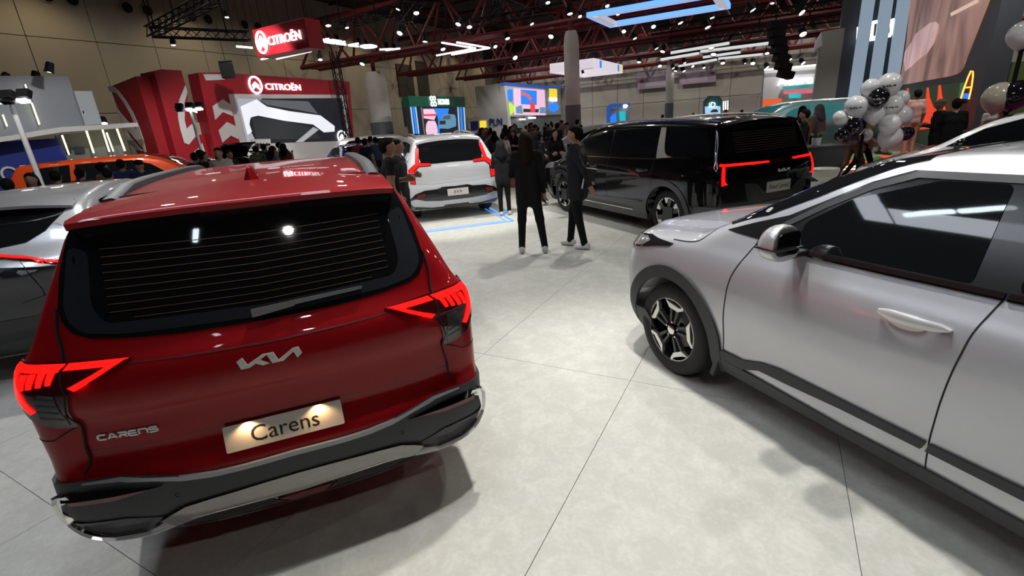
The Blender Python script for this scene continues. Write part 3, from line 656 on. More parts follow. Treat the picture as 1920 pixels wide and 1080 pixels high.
SELTOS = Car(
    top=[(-2.3, 1.40), (-2.0, 1.53), (-1.5, 1.585), (-.8, 1.61), (-.2, 1.605), (.15, 1.57), (.45, 1.47), (.75, 1.315), (1.05, 1.15), (1.18, 1.095), (1.35, 1.073), (1.6, 1.045), (1.85, 1.005), (2.02, .945), (2.12, .85), (2.2, .7)],
    rear=[(.2, -2.0), (.45, -2.18), (.8, -2.19), (1.0, -2.15), (1.5, -1.95), (1.7, -1.9)],
    front=[(.2, 1.98), (.35, 2.10), (.5, 2.145), (.7, 2.15), (.85, 2.11), (1.0, 2.03), (1.7, 2.0)],
    width=[(.2, .80), (.32, .86), (.45, .885), (.65, .90), (.80, .90), (.90, .888), (.97, .868), (1.03, .838), (1.10, .806), (1.2, .760), (1.3, .712), (1.4, .663), (1.5, .611), (1.6, .556), (1.7, .498)],
    plan=[(-2.3, .08), (-1.8, .02), (-1.3, 0), (1.25, 0), (1.6, .0), (1.85, .012), (2.2, .06)],
    bottom=.20, crown=.05, kt=.09, kr=.10, axles=(1.305, -1.305), rw=.342, arch=.40, extra=seltos_extra, bowf=(.34, 2.4))
def wing_mirror(root, x, y, z, sg, m, sx=.085, sy=.095, sz=.09):
    """cap, glass and foot of a door mirror"""
    bm = bmesh.new(); bmesh.ops.create_uvsphere(bm, u_segments=24, v_segments=14, radius=1)
    for v in bm.verts:
        c = v.co; c.x, c.y, c.z = [math.copysign(abs(k)**.8, k) for k in c]
        if c.x < -.35: c.x = -.35
        c.y *= (1-.18*c.z); c.x *= (1-.25*max(0, c.z))
        v.co = (x+c.x*sx*1.15, y+sg*c.y*sy, z+c.z*sz)
    me = bpy.data.meshes.new('mirror'); bm.to_mesh(me); bm.free()
    o = obj_from('door_mirror', me, m, root, True); me.set_sharp_from_angle(angle=R_(45))
    g = MB(); g.prism(rnd([(-sy*.80, -sz*.62), (sy*.75, -sz*.62), (sy*.70, sz*.62), (-sy*.80, sz*.70)], .03), 0, .004, lambda a, b, d: (x-.35*sx*1.15-.002-d, y+sg*a, z+b)); g.build('mirror_glass', mat('mirror_glass', (.05, .055, .06), .03, .9), o)
    t = MB(); t.box((x+.02, y-sg*(sy+.03), z-sz*.85), (.08, .16, .03)); t.build('mirror_foot', M_TRIM(), o, bevel=.01)
    s = MB(); s.box((x+.005, y+sg*.01, z-sz*.22), (sx*1.55, sy*1.9, .010)); s.build('mirror_seam', M_TRIM(), o, bevel=.004)
def door_handle(car, root, x, z, m, length=.24, sg=1):
    """bar handle with a dished cup behind, on the car's left (sg 1) or right side"""
    P = car.proj('S', np.linspace(x, x-length, 9), np.full(9, z))
    b = MB(); pts = [(p[0], sg*(p[1]+.034*math.sin(math.pi*min(1, .12+.95*i/8))**.5 if i < 8 else sg*p[1]+.01), p[2]) for i, p in enumerate(P)]
    rs = [.012, .022, .026, .026, .025, .023, .021, .017, .004]
    V = []; F = []
    for (px, py, pz), r in zip(pts, rs):
        for k in range(8):
            a = 2*math.pi*k/8; V.append((px, py+sg*.010*math.cos(a), pz+r*math.sin(a)))
    n = len(pts); F = [(i*8+k, i*8+(k+1) % 8, (i+1)*8+(k+1) % 8, (i+1)*8+k) for i in range(n-1) for k in range(8)]+[tuple(range(8)), tuple((n-1)*8+k for k in range(8))]
    b.add(V, F); h = b.build('door_handle', m, root, True)
    cup = [(x-length*.40+.075*math.cos(t), z-.018+.032*math.sin(t)) for t in np.linspace(0, 2*math.pi, 20, endpoint=False)]
    c = car.patch('handle_cup', 'S', cup, m, .004, h)
    if sg < 0: c.data.transform(Matrix.Diagonal((1, -1, 1, 1))); c.data.flip_normals()
    return h
def build_seltos():
    c = SELTOS; root = empty('silver_suv'); sil = paint('silver_paint', (.53, .54, .57), .45, .34)
    V, F = c.body(190, 56, 64); mesh_obj('body', V, F, sil, root, True)
    gl, gap, clad, chro, trim = M_GLASS(), M_GAP(), M_CLAD(), M_CHROME(), M_TRIM()
    ws = [(.06, 0), (.06, .35), (.07, .545), (.25, .61), (.45, .675), (.70, .735), (.93, .752), (1.03, .66), (1.12, .45), (1.17, .2), (1.18, 0)]
    c.patch('windscreen', 'T', ws+[(a, -b) for a, b in ws[::-1][1:-1]], gl, .005, root, step=.05)
    # glasshouse: black pillars, window panes, frame, belt moulding
    gh = c.patch('pillar_trim', 'S', [(.70, 1.080), (.69, 1.118), (.82, 1.125), (.93, 1.130), (.75, 1.20), (.57, 1.262), (.375, 1.375), (.236, 1.455), (.09, 1.512), (-.3, 1.516), (-1.2, 1.50), (-1.6, 1.44), (-1.75, 1.30), (-1.55, 1.16), (-.4, 1.10)], trim, .004, root, True, step=.05)
    for P in ([(.47, 1.125), (.46, 1.245), (.28, 1.375), (-.03, 1.478), (-.265, 1.482), (-.285, 1.128)], [(-.42, 1.130), (-.40, 1.482), (-1.05, 1.472), (-1.12, 1.145)]):
        c.patch('side_window', 'S', rnd(P, .025), gl, .007, root, True, step=.05)
    c.strip('window_frame', 'S', [(.58, 1.205), (.40, 1.33), (.22, 1.435), (.06, 1.497), (-.3, 1.500), (-1.1, 1.486)], .028, mat('frame_grey', (.05, .052, .055), .4), .009, root, True)
    c.strip('belt_moulding', 'S', [(.50, 1.103), (0, 1.106), (-.39, 1.112)], .020, mat('belt_reflection', (.05, .03, .032), .12, .7), .010, root, True)  # dark maroon reflection put into the moulding's colour
    c.strip('belt_moulding', 'S', [(-.402, 1.112), (-1.2, 1.13)], .020, mat('belt_reflection', (.05, .03, .032), .12, .7), .010, root, True)
    c.strip('belt_chrome', 'S', [(.68, 1.084), (.4, 1.089), (0, 1.092), (-.39, 1.098)], .007, chro, .011, root, True)
    c.strip('belt_chrome', 'S', [(-.402, 1.098), (-1.2, 1.115)], .007, chro, .011, root, True)
    # panel gaps
    c.strip('door_gap', 'S', fine([(.703, 1.078), (.744, .987), (.782, .886), (.801, .759), (.81, .604), (.809, .35)], 3, False), .007, gap, .0015, root, True)
    c.strip('door_gap', 'S', fine([(-.396, 1.12), (-.372, 1.04), (-.354, .964), (-.345, .88), (-.33, .746), (-.318, .62), (-.305, .487), (-.308, .407), (-.31, .31)], 3, False), .006, gap, .0015, root, True)
    c.strip('bonnet_gap', 'T', fine([(1.345, .838), (1.22, .838), (1.12, .826), (1.075, .80), (1.05, .76), (1.03, .70)], 3, False), .007, gap, .0015, root, True)
    # cladding: arches, sill, door moulding, mud flap
    for ax in c.axles:
        t0 = np.linspace(-.62, math.pi+.35, 34)
        c.patch('wheel_arch', 'S', [(ax+.478*math.cos(t), .348+.478*math.sin(t)) for t in t0]+[(ax+.392*math.cos(t), .345+.392*math.sin(t)) for t in t0[::-1]], clad, .014, root, True, step=.04)
    c.patch('sill', 'S', [(.88, .225), (.855, .35), (.815, .395), (.80, .33), (.057, .302), (-.31, .312), (-.78, .304), (-.86, .225)], clad, .012, root, True, step=.05)
    for P in ([(.815, .395), (.664, .392), (.527, .435), (.415, .449), (.068, .446), (-.296, .442), (-.285, .402), (.06, .399), (.361, .384), (.539, .380), (.66, .330), (.80, .332)], [(-.312, .442), (-.80, .45), (-.80, .402), (-.304, .402)]):
        c.patch('door_moulding', 'S', P, clad, .014, root, True, step=.04)
    for sg in (1, -1):
        m = MB(); m.box((.872, sg*.79, .27), (.035, .16, .20), Matrix.Rotation(-.28, 3, 'Y')); m.build('mud_flap', clad, root, bevel=.008)
    # nose: bumper skirt, lamps
    skirt = [(0, .40), (30, .40), (50, .40), (70, .415), (76, .42), (79, .36), (80, .23)]
    c.patch('front_skirt', 'V', [(-a, b) for a, b in skirt[::-1]]+skirt[1:]+[(40, .215), (0, .21), (-40, .215)], clad, .012, root, step=.05)
    gr = [(0, .80), (25, .80), (38, .74), (36, .58), (0, .55)]
    c.patch('grille', 'V', [(-a, b) for a, b in gr[::-1][:-1]]+gr, trim, .012, root, step=.05)
    for sg in (1, -1):
        f = lambda P: [(sg*a, b) for a, b in P]
        h = c.patch('head_lamp', 'V', f([(40, .93), (60, .965), (74, .990), (82, .980), (92, .978), (90, .955), (82, .935), (74, .905), (60, .865), (42, .86)]), mat('lamp_black', (.015, .012, .014), .08, coat=1), .006, root, step=.03)
        c.patch('lamp_reflector', 'V', f([(44, .925), (60, .955), (73, .975), (77, .955), (73, .915), (60, .88), (46, .87)]), mat('lamp_clear', (.62, .60, .62), .10, .75), .010, h, step=.03)
    m = mat('mirror_silver', (.60, .61, .62), .30, .6)
    wing_mirror(root, .40, .985, 1.185, 1, m); wing_mirror(root, .40, -.985, 1.185, -1, m)
    hs = mat('handle_satin', (.66, .66, .67), .30, .35)
    for sg in (1, -1): door_handle(c, root, -.035, .955, hs, .262, sg); door_handle(c, root, -.98, .965, hs, .262, sg)
    for ax in c.axles:
        for sg in (1, -1): wheel(root, (ax, sg*.765, .342), sg, 'claw', .342, .22)
    tag(root, 'silver SUV with black door mouldings and two-tone alloy wheels, nearest on the right', 'car')
    place_car(root, 2.401, 2.253, -20.98)
build_seltos()
CARNIVAL = Car(
    top=[(-2.6, 1.64), (-2.35, 1.66), (-1.8, 1.70), (-.8, 1.725), (.2, 1.70), (.7, 1.61), (1.1, 1.40), (1.5, 1.16), (1.75, 1.08), (2.2, 1.0), (2.5, .88), (2.65, .7)],
    rear=[(.2, -2.40), (.4, -2.53), (.6, -2.575), (.9, -2.57), (1.05, -2.545), (1.15, -2.50), (1.35, -2.43), (1.6, -2.33), (1.8, -2.24)],
    front=[(.2, 2.42), (.4, 2.54), (.8, 2.57), (1.0, 2.48), (1.2, 2.3), (1.8, 2.2)],
    width=[(.2, .88), (.35, .95), (.6, .985), (.9, .99), (1.0, .975), (1.1, .945), (1.35, .87), (1.6, .78), (1.8, .70)],
    plan=[(-2.6, .07), (-2.3, .03), (-1.8, 0), (1.6, 0), (2.1, .03), (2.6, .12)],
    bottom=.2, crown=.045, kt=.10, kr=.08, axles=(1.545, -1.545), rw=.365, arch=.43, bowr=(.10, 3.0), yin=.66)
EV9 = Car(
    top=[(-2.6, 1.60), (-2.3, 1.63), (-1.6, 1.69), (-.6, 1.72), (.3, 1.70), (.8, 1.60), (1.2, 1.38), (1.6, 1.15), (1.8, 1.09), (2.3, 1.02), (2.5, .92), (2.6, .8)],
    rear=[(.2, -2.30), (.35, -2.45), (.5, -2.50), (.7, -2.49), (.82, -2.47), (1.0, -2.47), (1.15, -2.44), (1.3, -2.37), (1.6, -2.20), (1.8, -2.1)],
    front=[(.2, 2.40), (.4, 2.48), (.9, 2.5), (1.05, 2.4), (1.8, 2.2)],
    width=[(.2, .88), (.35, .95), (.6, .985), (.95, .985), (1.08, .95), (1.3, .85), (1.6, .71), (1.8, .62)],
    plan=[(-2.6, .06), (-2.2, .01), (1.6, 0), (2.6, .1)],
    bottom=.24, crown=.04, kt=.08, kr=.07, axles=(1.55, -1.55), rw=.375, arch=.44, bowr=(.08, 3.0), yin=.66)
EV6 = Car(
    top=[(-2.4, 1.02), (-2.2, 1.07), (-2.05, 1.13), (-1.85, 1.27), (-1.55, 1.42), (-1.2, 1.49), (-.5, 1.54), (.1, 1.53), (.6, 1.42), (1.1, 1.18), (1.4, 1.05), (1.9, .95), (2.2, .85), (2.4, .7)],
    rear=[(.2, -2.1), (.4, -2.26), (.6, -2.29), (.8, -2.30), (.95, -2.34), (1.03, -2.30), (1.1, -2.22), (1.6, -2.0)],
    front=[(.2, 2.2), (.5, 2.33), (.8, 2.3), (1.0, 2.15), (1.6, 2.0)],
    width=[(.2, .86), (.4, .93), (.65, .945), (.9, .945), (1.0, .91), (1.1, .84), (1.35, .68), (1.55, .58)],
    plan=[(-2.4, .10), (-2.1, .03), (-1.7, 0), (1.4, 0), (2.4, .12)],
    bottom=.2, crown=.05, kt=.09, kr=.08, axles=(1.45, -1.45), rw=.36, arch=.42, bowr=(.20, 2.4), yin=.64)
SALOON = Car(
    top=[(-2.4, .95), (-2.15, 1.02), (-1.7, 1.18), (-1.2, 1.36), (-.6, 1.44), (0, 1.45), (.4, 1.38), (.8, 1.18), (1.1, 1.0), (1.3, .92), (1.6, .80), (1.9, .70), (2.2, .60), (2.4, .5)],
    rear=[(.2, -2.1), (.4, -2.3), (.8, -2.34), (1.0, -2.25), (1.5, -2.0)], front=[(.2, 2.2), (.4, 2.32), (.6, 2.28), (.8, 2.1), (1.5, 2.0)],
    width=[(.2, .86), (.4, .93), (.65, .945), (.85, .93), (.95, .88), (1.1, .80), (1.3, .69), (1.5, .55)],
    plan=[(-2.4, .10), (-2.1, .03), (-1.7, 0), (1.2, 0), (1.8, .05), (2.4, .2)], bottom=.2, crown=.05, kt=.10, kr=.09, axles=(1.45, -1.45), rw=.35, arch=.41, bowr=(.20, 2.4), yin=.64)
def mir(P): return P+[(-a, b) for a, b in P[::-1] if abs(a) > 1e-6]
def plate_on(c, root, y, z0, z1, w, word, tw):
    P = c.proj('R', [y, y], [z1, z0]); p0, p1 = Vector(P[0])+Vector((-.014, 0, 0)), Vector(P[1])+Vector((-.014, 0, 0))
    up = (p0-p1).normalized(); nn = up.cross(Vector((0, 1, 0))).normalized(); nn = -nn if nn.x > 0 else nn
    pf = lambda u, v_, d: tuple((p0+p1)/2+Vector((0, -1, 0))*u+up*v_+nn*d); h = (p0-p1).length
    pl = MB(); pl.prism([(-w/2, -h/2), (w/2, -h/2), (w/2, h/2), (-w/2, h/2)], -.006, 0, pf); o = pl.build('number_plate', M_PLATE(), root)
    text_obj('plate_lettering', word, M_INK(), o, width=tw, height=h*.42, fn=pf, depth=.001)
def arches(c, root, m, r0, r1, zc=None, style='block', ytr=.8, off=.012, t0=-.2):
    for ax in c.axles:
        t = np.linspace(t0, math.pi-t0, 28); z = zc or c.rw
        c.patch('wheel_arch', 'S', [(ax+r1*math.cos(a), z+r1*math.sin(a)) for a in t]+[(ax+r0*math.cos(a), z+r0*math.sin(a)) for a in t[::-1]], m, off, root, True, step=.05)
        for sg in (1, -1): wheel(root, (ax, sg*ytr, c.rw), sg, style, c.rw, .23)
def build_carnival():
    c = CARNIVAL; root = empty('black_minivan'); pt = paint('black_paint', (.004, .004, .0045), .2, .2)
    V, F = c.body(140, 44, 48); mesh_obj('body', V, F, pt, root, True)
    gl, gap, clad, chro = M_GLASS(), M_GAP(), mat('satin_grey_cladding', (.085, .088, .085), .45), M_CHROME()
    for P in ([(.95, 1.16), (.68, 1.40), (.15, 1.585), (-.02, 1.59), (-.05, 1.16)], [(-.10, 1.16), (-.07, 1.592), (-1.16, 1.60), (-1.26, 1.18)], [(-1.62, 1.225), (-1.42, 1.30), (-1.36, 1.56), (-2.12, 1.545), (-2.30, 1.23)]):
        c.patch('side_window', 'S', rnd(P, .03), gl, .005, root, True)
    c.patch('pillar_fin', 'S', rnd([(-1.21, 1.61), (-1.335, 1.605), (-1.40, 1.34), (-1.50, 1.22), (-1.62, 1.20), (-1.28, 1.175)], .02), mat('fin_silver', (.50, .50, .46), .32, .8, bump=(300, .4)), .010, root, True)
    c.strip('belt_chrome', 'S', [(1.0, 1.15), (-.5, 1.155), (-1.28, 1.168), (-1.7, 1.20), (-2.3, 1.215)], .016, chro, .009, root, True)
    c.strip('pillar_chrome', 'S', fine([(-1.335, 1.605), (-1.42, 1.33), (-1.49, 1.235), (-1.62, 1.212)], 3, False), .016, chro, .012, root, True)
    c.strip('door_gap', 'S', [(-1.24, 1.6), (-1.24, .4)], .008, gap, .002, root, True); c.strip('door_gap', 'S', [(-.07, 1.6), (-.06, .4)], .008, gap, .002, root, True)
    c.strip('pillar_line', 'S', [(-2.05, 1.60), (-2.14, 1.54), (-2.33, 1.23)], .010, chro, .006, root, True)
    g = mir([(0, 1.185), (.4, 1.187), (.74, 1.195), (.78, 1.25), (.74, 1.42), (.66, 1.54), (.5, 1.60), (0, 1.615)])
    w_ = c.patch('rear_window', 'R', g, gl, .005, root, step=.06)
    for k in range(9): c.strip('heater_wire', 'R', [(-.6, 1.26+k*.03), (.6, 1.26+k*.03)], .003, mat('heater_wire', (.10, .045, .02), .5), .007, w_)
    c.strip('rear_chrome', 'W', [(-62, 1.19), (-40, 1.168), (0, 1.165), (40, 1.168), (62, 1.19)], .018, chro, .010, root)
    s = MB(); n = 14
    for i in range(n+1):
        y = -.68+1.36*i/n; yn = abs(y)/.68; dz = -.05*yn**2.5; s.v += [(-2.0, y, 1.70+dz), (-2.42+.04*yn**3, y, 1.655+dz), (-2.42+.04*yn**3, y, 1.635+dz), (-2.1, y, 1.63+dz)]
    s.f = [(i*4+k, i*4+k+1, i*4+4+k+1, i*4+4+k) for i in range(n) for k in range(3)]+[(0, 1, 2, 3), (n*4+3, n*4+2, n*4+1, n*4)]; s.build('roof_spoiler', pt, root, True)
    lit = M_RED()
    h = c.patch('tail_lamp_bar', 'W', mir([(0, 1.125), (30, 1.125), (58, 1.135), (64, 1.14), (72, 1.08), (70, 1.06), (60, 1.075), (30, 1.075), (0, 1.075)]), M_LENS(), .010, root, step=.04)
    for P in ([(62, 1.13), (58, 1.122), (20, 1.108), (8, 1.106), (8, 1.085), (30, 1.085), (57, 1.092), (62, 1.10)], [(-64, 1.13), (-58, 1.122), (-36, 1.112), (-36, 1.09), (-57, 1.092), (-64, 1.10)]): c.patch('lit_bar', 'W', P, lit, .015, h, step=.03)
    for sg in (1, -1):
        c.patch('tail_lamp', 'W', [(sg*a, b) for a, b in [(60.5, 1.10), (57, 1.09), (56, .87), (60, .86)]], M_LENS(), .010, root, step=.03)
        c.patch('lit_bar', 'W', [(sg*a, b) for a, b in [(60, 1.09), (58.3, 1.09), (57.2, .90), (55.5, .87), (59, .855), (59.2, .90)]], lit, .015, h, step=.03)
    c.patch('maker_badge', 'R', [(-.20-a*.23, .965+b*.23) for a, b in KIA], mat('badge_white', (.85, .85, .85), .3, .05), .009, root, step=.03, smooth=False)
    c.patch('gate_panel', 'R', rnd([(.52, .86), (.30, .83), (.16, .70), (-.36, .70), (-.60, .86), (-.68, .95), (-.70, .70), (-.60, .60), (.45, .60)], .03), mat('gate_gloss', (.035, .038, .038), .25, coat=.6), .006, root, step=.05)
    plate_on(c, root, -.10, .69, .835, .46, 'Grand Carnival', .38)
    stroke_text(c, root, [GL[k] for k in 'CARNIVAL'], .68, .525, .040, .03, .012, .008, mat('badge_silver', (.70, .70, .66), .3, .25))
    c.patch('rear_bumper', 'W', mir([(0, .575), (40, .575), (56, .59), (80, .56), (86, .25), (55, .24), (0, .23)]), clad, .014, root, step=.05)
    c.patch('sill', 'S', [(1.1, .24), (1.08, .50), (.5, .48), (-.90, .52), (-1.06, .50), (-1.08, .24)], clad, .012, root, True)
    c.patch('sill_insert', 'S', rnd([(1.0, .385), (.95, .42), (-.75, .40), (-.82, .37), (-.75, .345), (1.0, .345)], .02), mat('sill_dark', (.03, .03, .03), .4), .015, root, True)
    c.strip('sill_chrome', 'S', [(1.0, .35), (-.78, .35)], .012, chro, .017, root, True)
    arches(c, root, mat('arch_gloss', (.02, .022, .03), .3, coat=.4), .425, .51)
    for sg in (1, -1):
        r = MB(); pts = []
        for i in range(21):
            x = -2.05+2.5*i/20; z = float(c.proj('T', [x], [.68])[0][2]); pts.append((x, sg*.68, z+.028*min(1, 6*i/20, 6*(1-i/20))))
        r.tube(pts, .018, 6); r.build('roof_rail', mat('rail_silver', (.7, .7, .68), .25, .9), root, True)
        door_handle(c, root, -.9, 1.0, pt, .24, sg); door_handle(c, root, .45, 1.0, pt, .24, sg); wing_mirror(root, .98, sg*1.07, 1.17, sg, pt)
        h = c.patch('head_lamp', 'V', [(sg*a, b) for a, b in [(30, .93), (60, .97), (88, .98), (86, .90), (60, .85), (30, .84)]], mat('lamp_clear', (.62, .60, .62), .10, .75), .008, root)
    c.patch('windscreen', 'T', mir([(.35, 0), (.35, .58), (.95, .74), (1.45, .80), (1.58, .5), (1.62, 0)])[:], gl, .005, root, step=.08) if False else c.patch('windscreen', 'T', [(.35, -.58), (.35, .58), (.95, .74), (1.45, .80), (1.6, .4), (1.6, -.4), (1.45, -.80), (.95, -.74)], gl, .005, root, step=.08)
    tag(root, 'black minivan with red light bar and silver pillar fin, parked behind the standing man', 'car')
    place_car(root, 2.667, 8.959, -22.9)
build_carnival()
def build_ev9():
    c = EV9; root = empty('white_boxy_suv'); pt = paint('white_paint', (.66, .67, .68), .1, .3)
    V, F = c.body(110, 44, 48); mesh_obj('body', V, F, pt, root, True)
    gl, gap, trim = M_GLASS(), M_GAP(), M_TRIM(); clad = mat('gloss_black_cladding', (.01, .01, .011), .2, coat=.5); skid = mat('skid_silver', (.50, .52, .55), .35, .5)
    c.patch('rear_window', 'R', mir([(0, 1.17), (.5, 1.165), (.63, 1.20), (.66, 1.35), (.625, 1.575), (0, 1.60)]), gl, .005, root, step=.06)
    for P in ([(1.0, 1.14), (.6, 1.45), (.2, 1.58), (-.05, 1.58), (-.08, 1.14)], [(-.14, 1.14), (-.12, 1.585), (-1.05, 1.58), (-1.08, 1.15)], [(-1.15, 1.15), (-1.13, 1.58), (-1.75, 1.55), (-2.0, 1.42), (-1.75, 1.18)]):
        c.patch('side_window', 'S', rnd(P, .03), gl, .005, root, True)
    s = MB(); n = 14
    for i in range(n+1):
        y = -.66+1.32*i/n; yn = abs(y)/.66; dz = -.05*yn**2.5; tp = -2.33+.05*yn**3+(.03 if yn < .45 else 0); s.v += [(-1.9, y, 1.672+dz), (tp, y, 1.635+dz), (tp, y, 1.60+dz), (-2.1, y, 1.60+dz)]
    s.f = [(i*4+k, i*4+k+1, i*4+4+k+1, i*4+4+k) for i in range(n) for k in range(3)]+[(0, 1, 2, 3), (n*4+3, n*4+2, n*4+1, n*4)]; s.build('roof_spoiler', pt, root, True)
    lit = M_RED()
    for sg in (1, -1):
        f = lambda P: [(sg*a, b) for a, b in P]
        h = c.patch('tail_lamp', 'R', f([(.685, 1.48), (.61, 1.48), (.66, 1.205), (.43, 1.185), (.44, 1.125), (.68, 1.125), (.765, 1.05), (.785, .79), (.885, .81), (.895, 1.08), (.745, 1.20)]), M_LENS(), .008, root, step=.04)
        c.patch('lit_bar', 'R', f([(.68, 1.47), (.625, 1.47), (.675, 1.19), (.44, 1.175), (.45, 1.14), (.69, 1.14), (.785, 1.06), (.80, .81), (.87, .825), (.885, 1.075), (.735, 1.19)]), lit, .014, h, step=.04)
        r = MB(); pts = []
        for i in range(21):
            x = -1.95+2.4*i/20; z = float(c.proj('T', [x], [.60])[0][2]); pts.append((x, sg*.60, z+.04*min(1, 6*i/20, 6*(1-i/20))))
        r.tube(pts, .02, 6); r.build('roof_rail', mat('rail_silver', (.7, .7, .68), .25, .9), root, True)
        wing_mirror(root, .95, sg*1.06, 1.15, sg, pt); door_handle(c, root, -.6, 1.0, pt, .22, sg)
        c.patch('reflector', 'R', f([(.62, .60), (.80, .58), (.80, .50), (.66, .52)]), mat('reflector_red', (.16, .02, .02), .2, coat=.6), .024, root, step=.04)
    bp = c.patch('rear_bumper', 'W', mir([(0, .69), (24, .70), (32, .665), (48, .655), (56, .60), (60, .52), (68, .45), (74, .45), (78, .28), (50, .26), (0, .26)]), clad, .012, root, step=.05)
    c.patch('skid_plate', 'W', mir([(0, .425), (30, .425), (48, .45), (56, .50), (62, .47), (60, .36), (45, .315), (28, .315), (24, .345), (0, .345)]), skid, .03, bp, step=.05)
    plate_on(c, root, -.045, .505, .645, .44, 'EV9', .16)
    c.strip('maker_script', 'R', [(.11, 1.09), (-.13, 1.09)], .028, mat('badge_white', (.85, .85, .85), .3, .05), .006, root)
    c.strip('gate_crease', 'W', [(-56, .80), (-40, .765), (0, .78), (40, .765), (56, .80)], .006, mat('crease_grey', (.35, .36, .37), .4), .002, root)
    c.patch('sill', 'S', [(1.08, .26), (1.08, .42), (-1.08, .42), (-1.08, .26)], clad, .012, root, True)
    arches(c, root, clad, .435, .50, style='black')
    c.patch('windscreen', 'T', [(.45, -.55), (.45, .55), (1.0, .70), (1.55, .78), (1.68, .4), (1.68, -.4), (1.55, -.78), (1.0, -.70)], gl, .005, root, step=.08)
    tag(root, 'white boxy SUV with Y-shaped red tail lamps, parked inside the blue floor lines', 'car')
    place_car(root, -1.68, 12.45, -15.6)
build_ev9()
def build_ev6():
    c = EV6; root = empty('silver_crossover'); pt = paint('pale_silver_paint', (.50, .51, .53), .5, .3)
    V, F = c.body(120, 44, 44); mesh_obj('body', V, F, pt, root, True)
    gl, gap, trim = M_GLASS(), M_GAP(), M_TRIM(); low = mat('gunmetal_lower', (.05, .052, .055), .25, .6, coat=.8)
    c.patch('rear_window', 'T', [(-2.0, -.30), (-2.06, 0), (-2.0, .30), (-1.9, .42), (-1.70, .50), (-1.45, .53), (-1.40, 0), (-1.45, -.53), (-1.70, -.50), (-1.9, -.42)], gl, .006, root, step=.05)
    s = MB(); n = 16
    for i in range(n+1):
        y = -.56+1.12*i/n; yn = abs(y)/.56; dz = -.05*yn**2.5; tp = -1.74+.10*yn**3; s.v += [(-1.25, y, 1.50+dz), (-1.5, y, 1.475+dz), (tp, y, 1.45+dz), (tp, y, 1.425+dz), (-1.35, y, 1.44+dz)]
    s.f = [(i*5+k, i*5+k+1, i*5+5+k+1, i*5+5+k) for i in range(n) for k in range(4)]+[(0, 1, 2, 3, 4), tuple(n*5+k for k in range(5))[::-1]]; s.build('roof_spoiler', pt, root, True)
    for P in ([(.9, 1.08), (.5, 1.38), (.1, 1.46), (-.1, 1.46), (-.1, 1.06)], [(-.16, 1.06), (-.15, 1.46), (-.95, 1.43), (-1.05, 1.10)], [(-1.1, 1.12), (-1.0, 1.42), (-1.3, 1.40), (-1.5, 1.25)]):
        c.patch('side_window', 'S', rnd(P, .03), gl, .005, root, True)
    c.patch('lower_tail', 'W', mir([(0, 1.045), (30, 1.0), (50, .965), (62, .93), (78, .90), (84, .55), (70, .23), (0, .23)]), low, .008, root, step=.06)
    h = c.patch('light_bar', 'W', mir([(0, 1.10), (25, 1.092), (38, 1.065), (50, 1.0), (62, .945), (74, .925), (74, .895), (62, .905), (50, .965), (38, 1.035), (25, 1.068), (0, 1.078)]), M_LENS(), .014, root, step=.03)
    c.strip('lit_bar', 'W', [(-73, .912), (-62, .925), (-50, .985), (-38, 1.052), (-25, 1.081), (0, 1.090), (25, 1.081), (38, 1.052), (50, .985), (62, .925), (73, .912)], .013, M_RED(), .019, h)
    for q in range(12): c.strip('lit_tick', 'W', [(-40-q*1.8, 1.03-.0065*q), (-41-q*1.8, 1.012-.0065*q)], .006, M_RED(), .018, h)
    c.strip('tail_gap', 'W', [(-33, 1.08), (-34, .95), (-38, .80), (-38, .45)], .006, gap, .012, root)
    c.patch('bumper_blade', 'W', [(-25, .70), (-45, .76), (-62, .80), (-62, .785), (-45, .742), (-25, .68)], low, .020, root, step=.04)
    c.patch('bumper_insert', 'W', mir([(0, .58), (30, .58), (52, .66), (64, .68), (60, .60), (45, .40), (0, .38)]), trim, .014, root, step=.05)
    arches(c, root, low, .415, .47, style='black')
    c.patch('windscreen', 'T', [(.3, -.5), (.3, .5), (.9, .62), (1.3, .68), (1.4, .3), (1.4, -.3), (1.3, -.68), (.9, -.62)], gl, .005, root, step=.08)
    for sg in (1, -1): wing_mirror(root, .75, sg*1.0, 1.08, sg, pt)
    tag(root, 'silver crossover with curved red light bar, half hidden left of the red MPV', 'car')
    place_car(root, -5.1, 5.9, -20)
build_ev6()
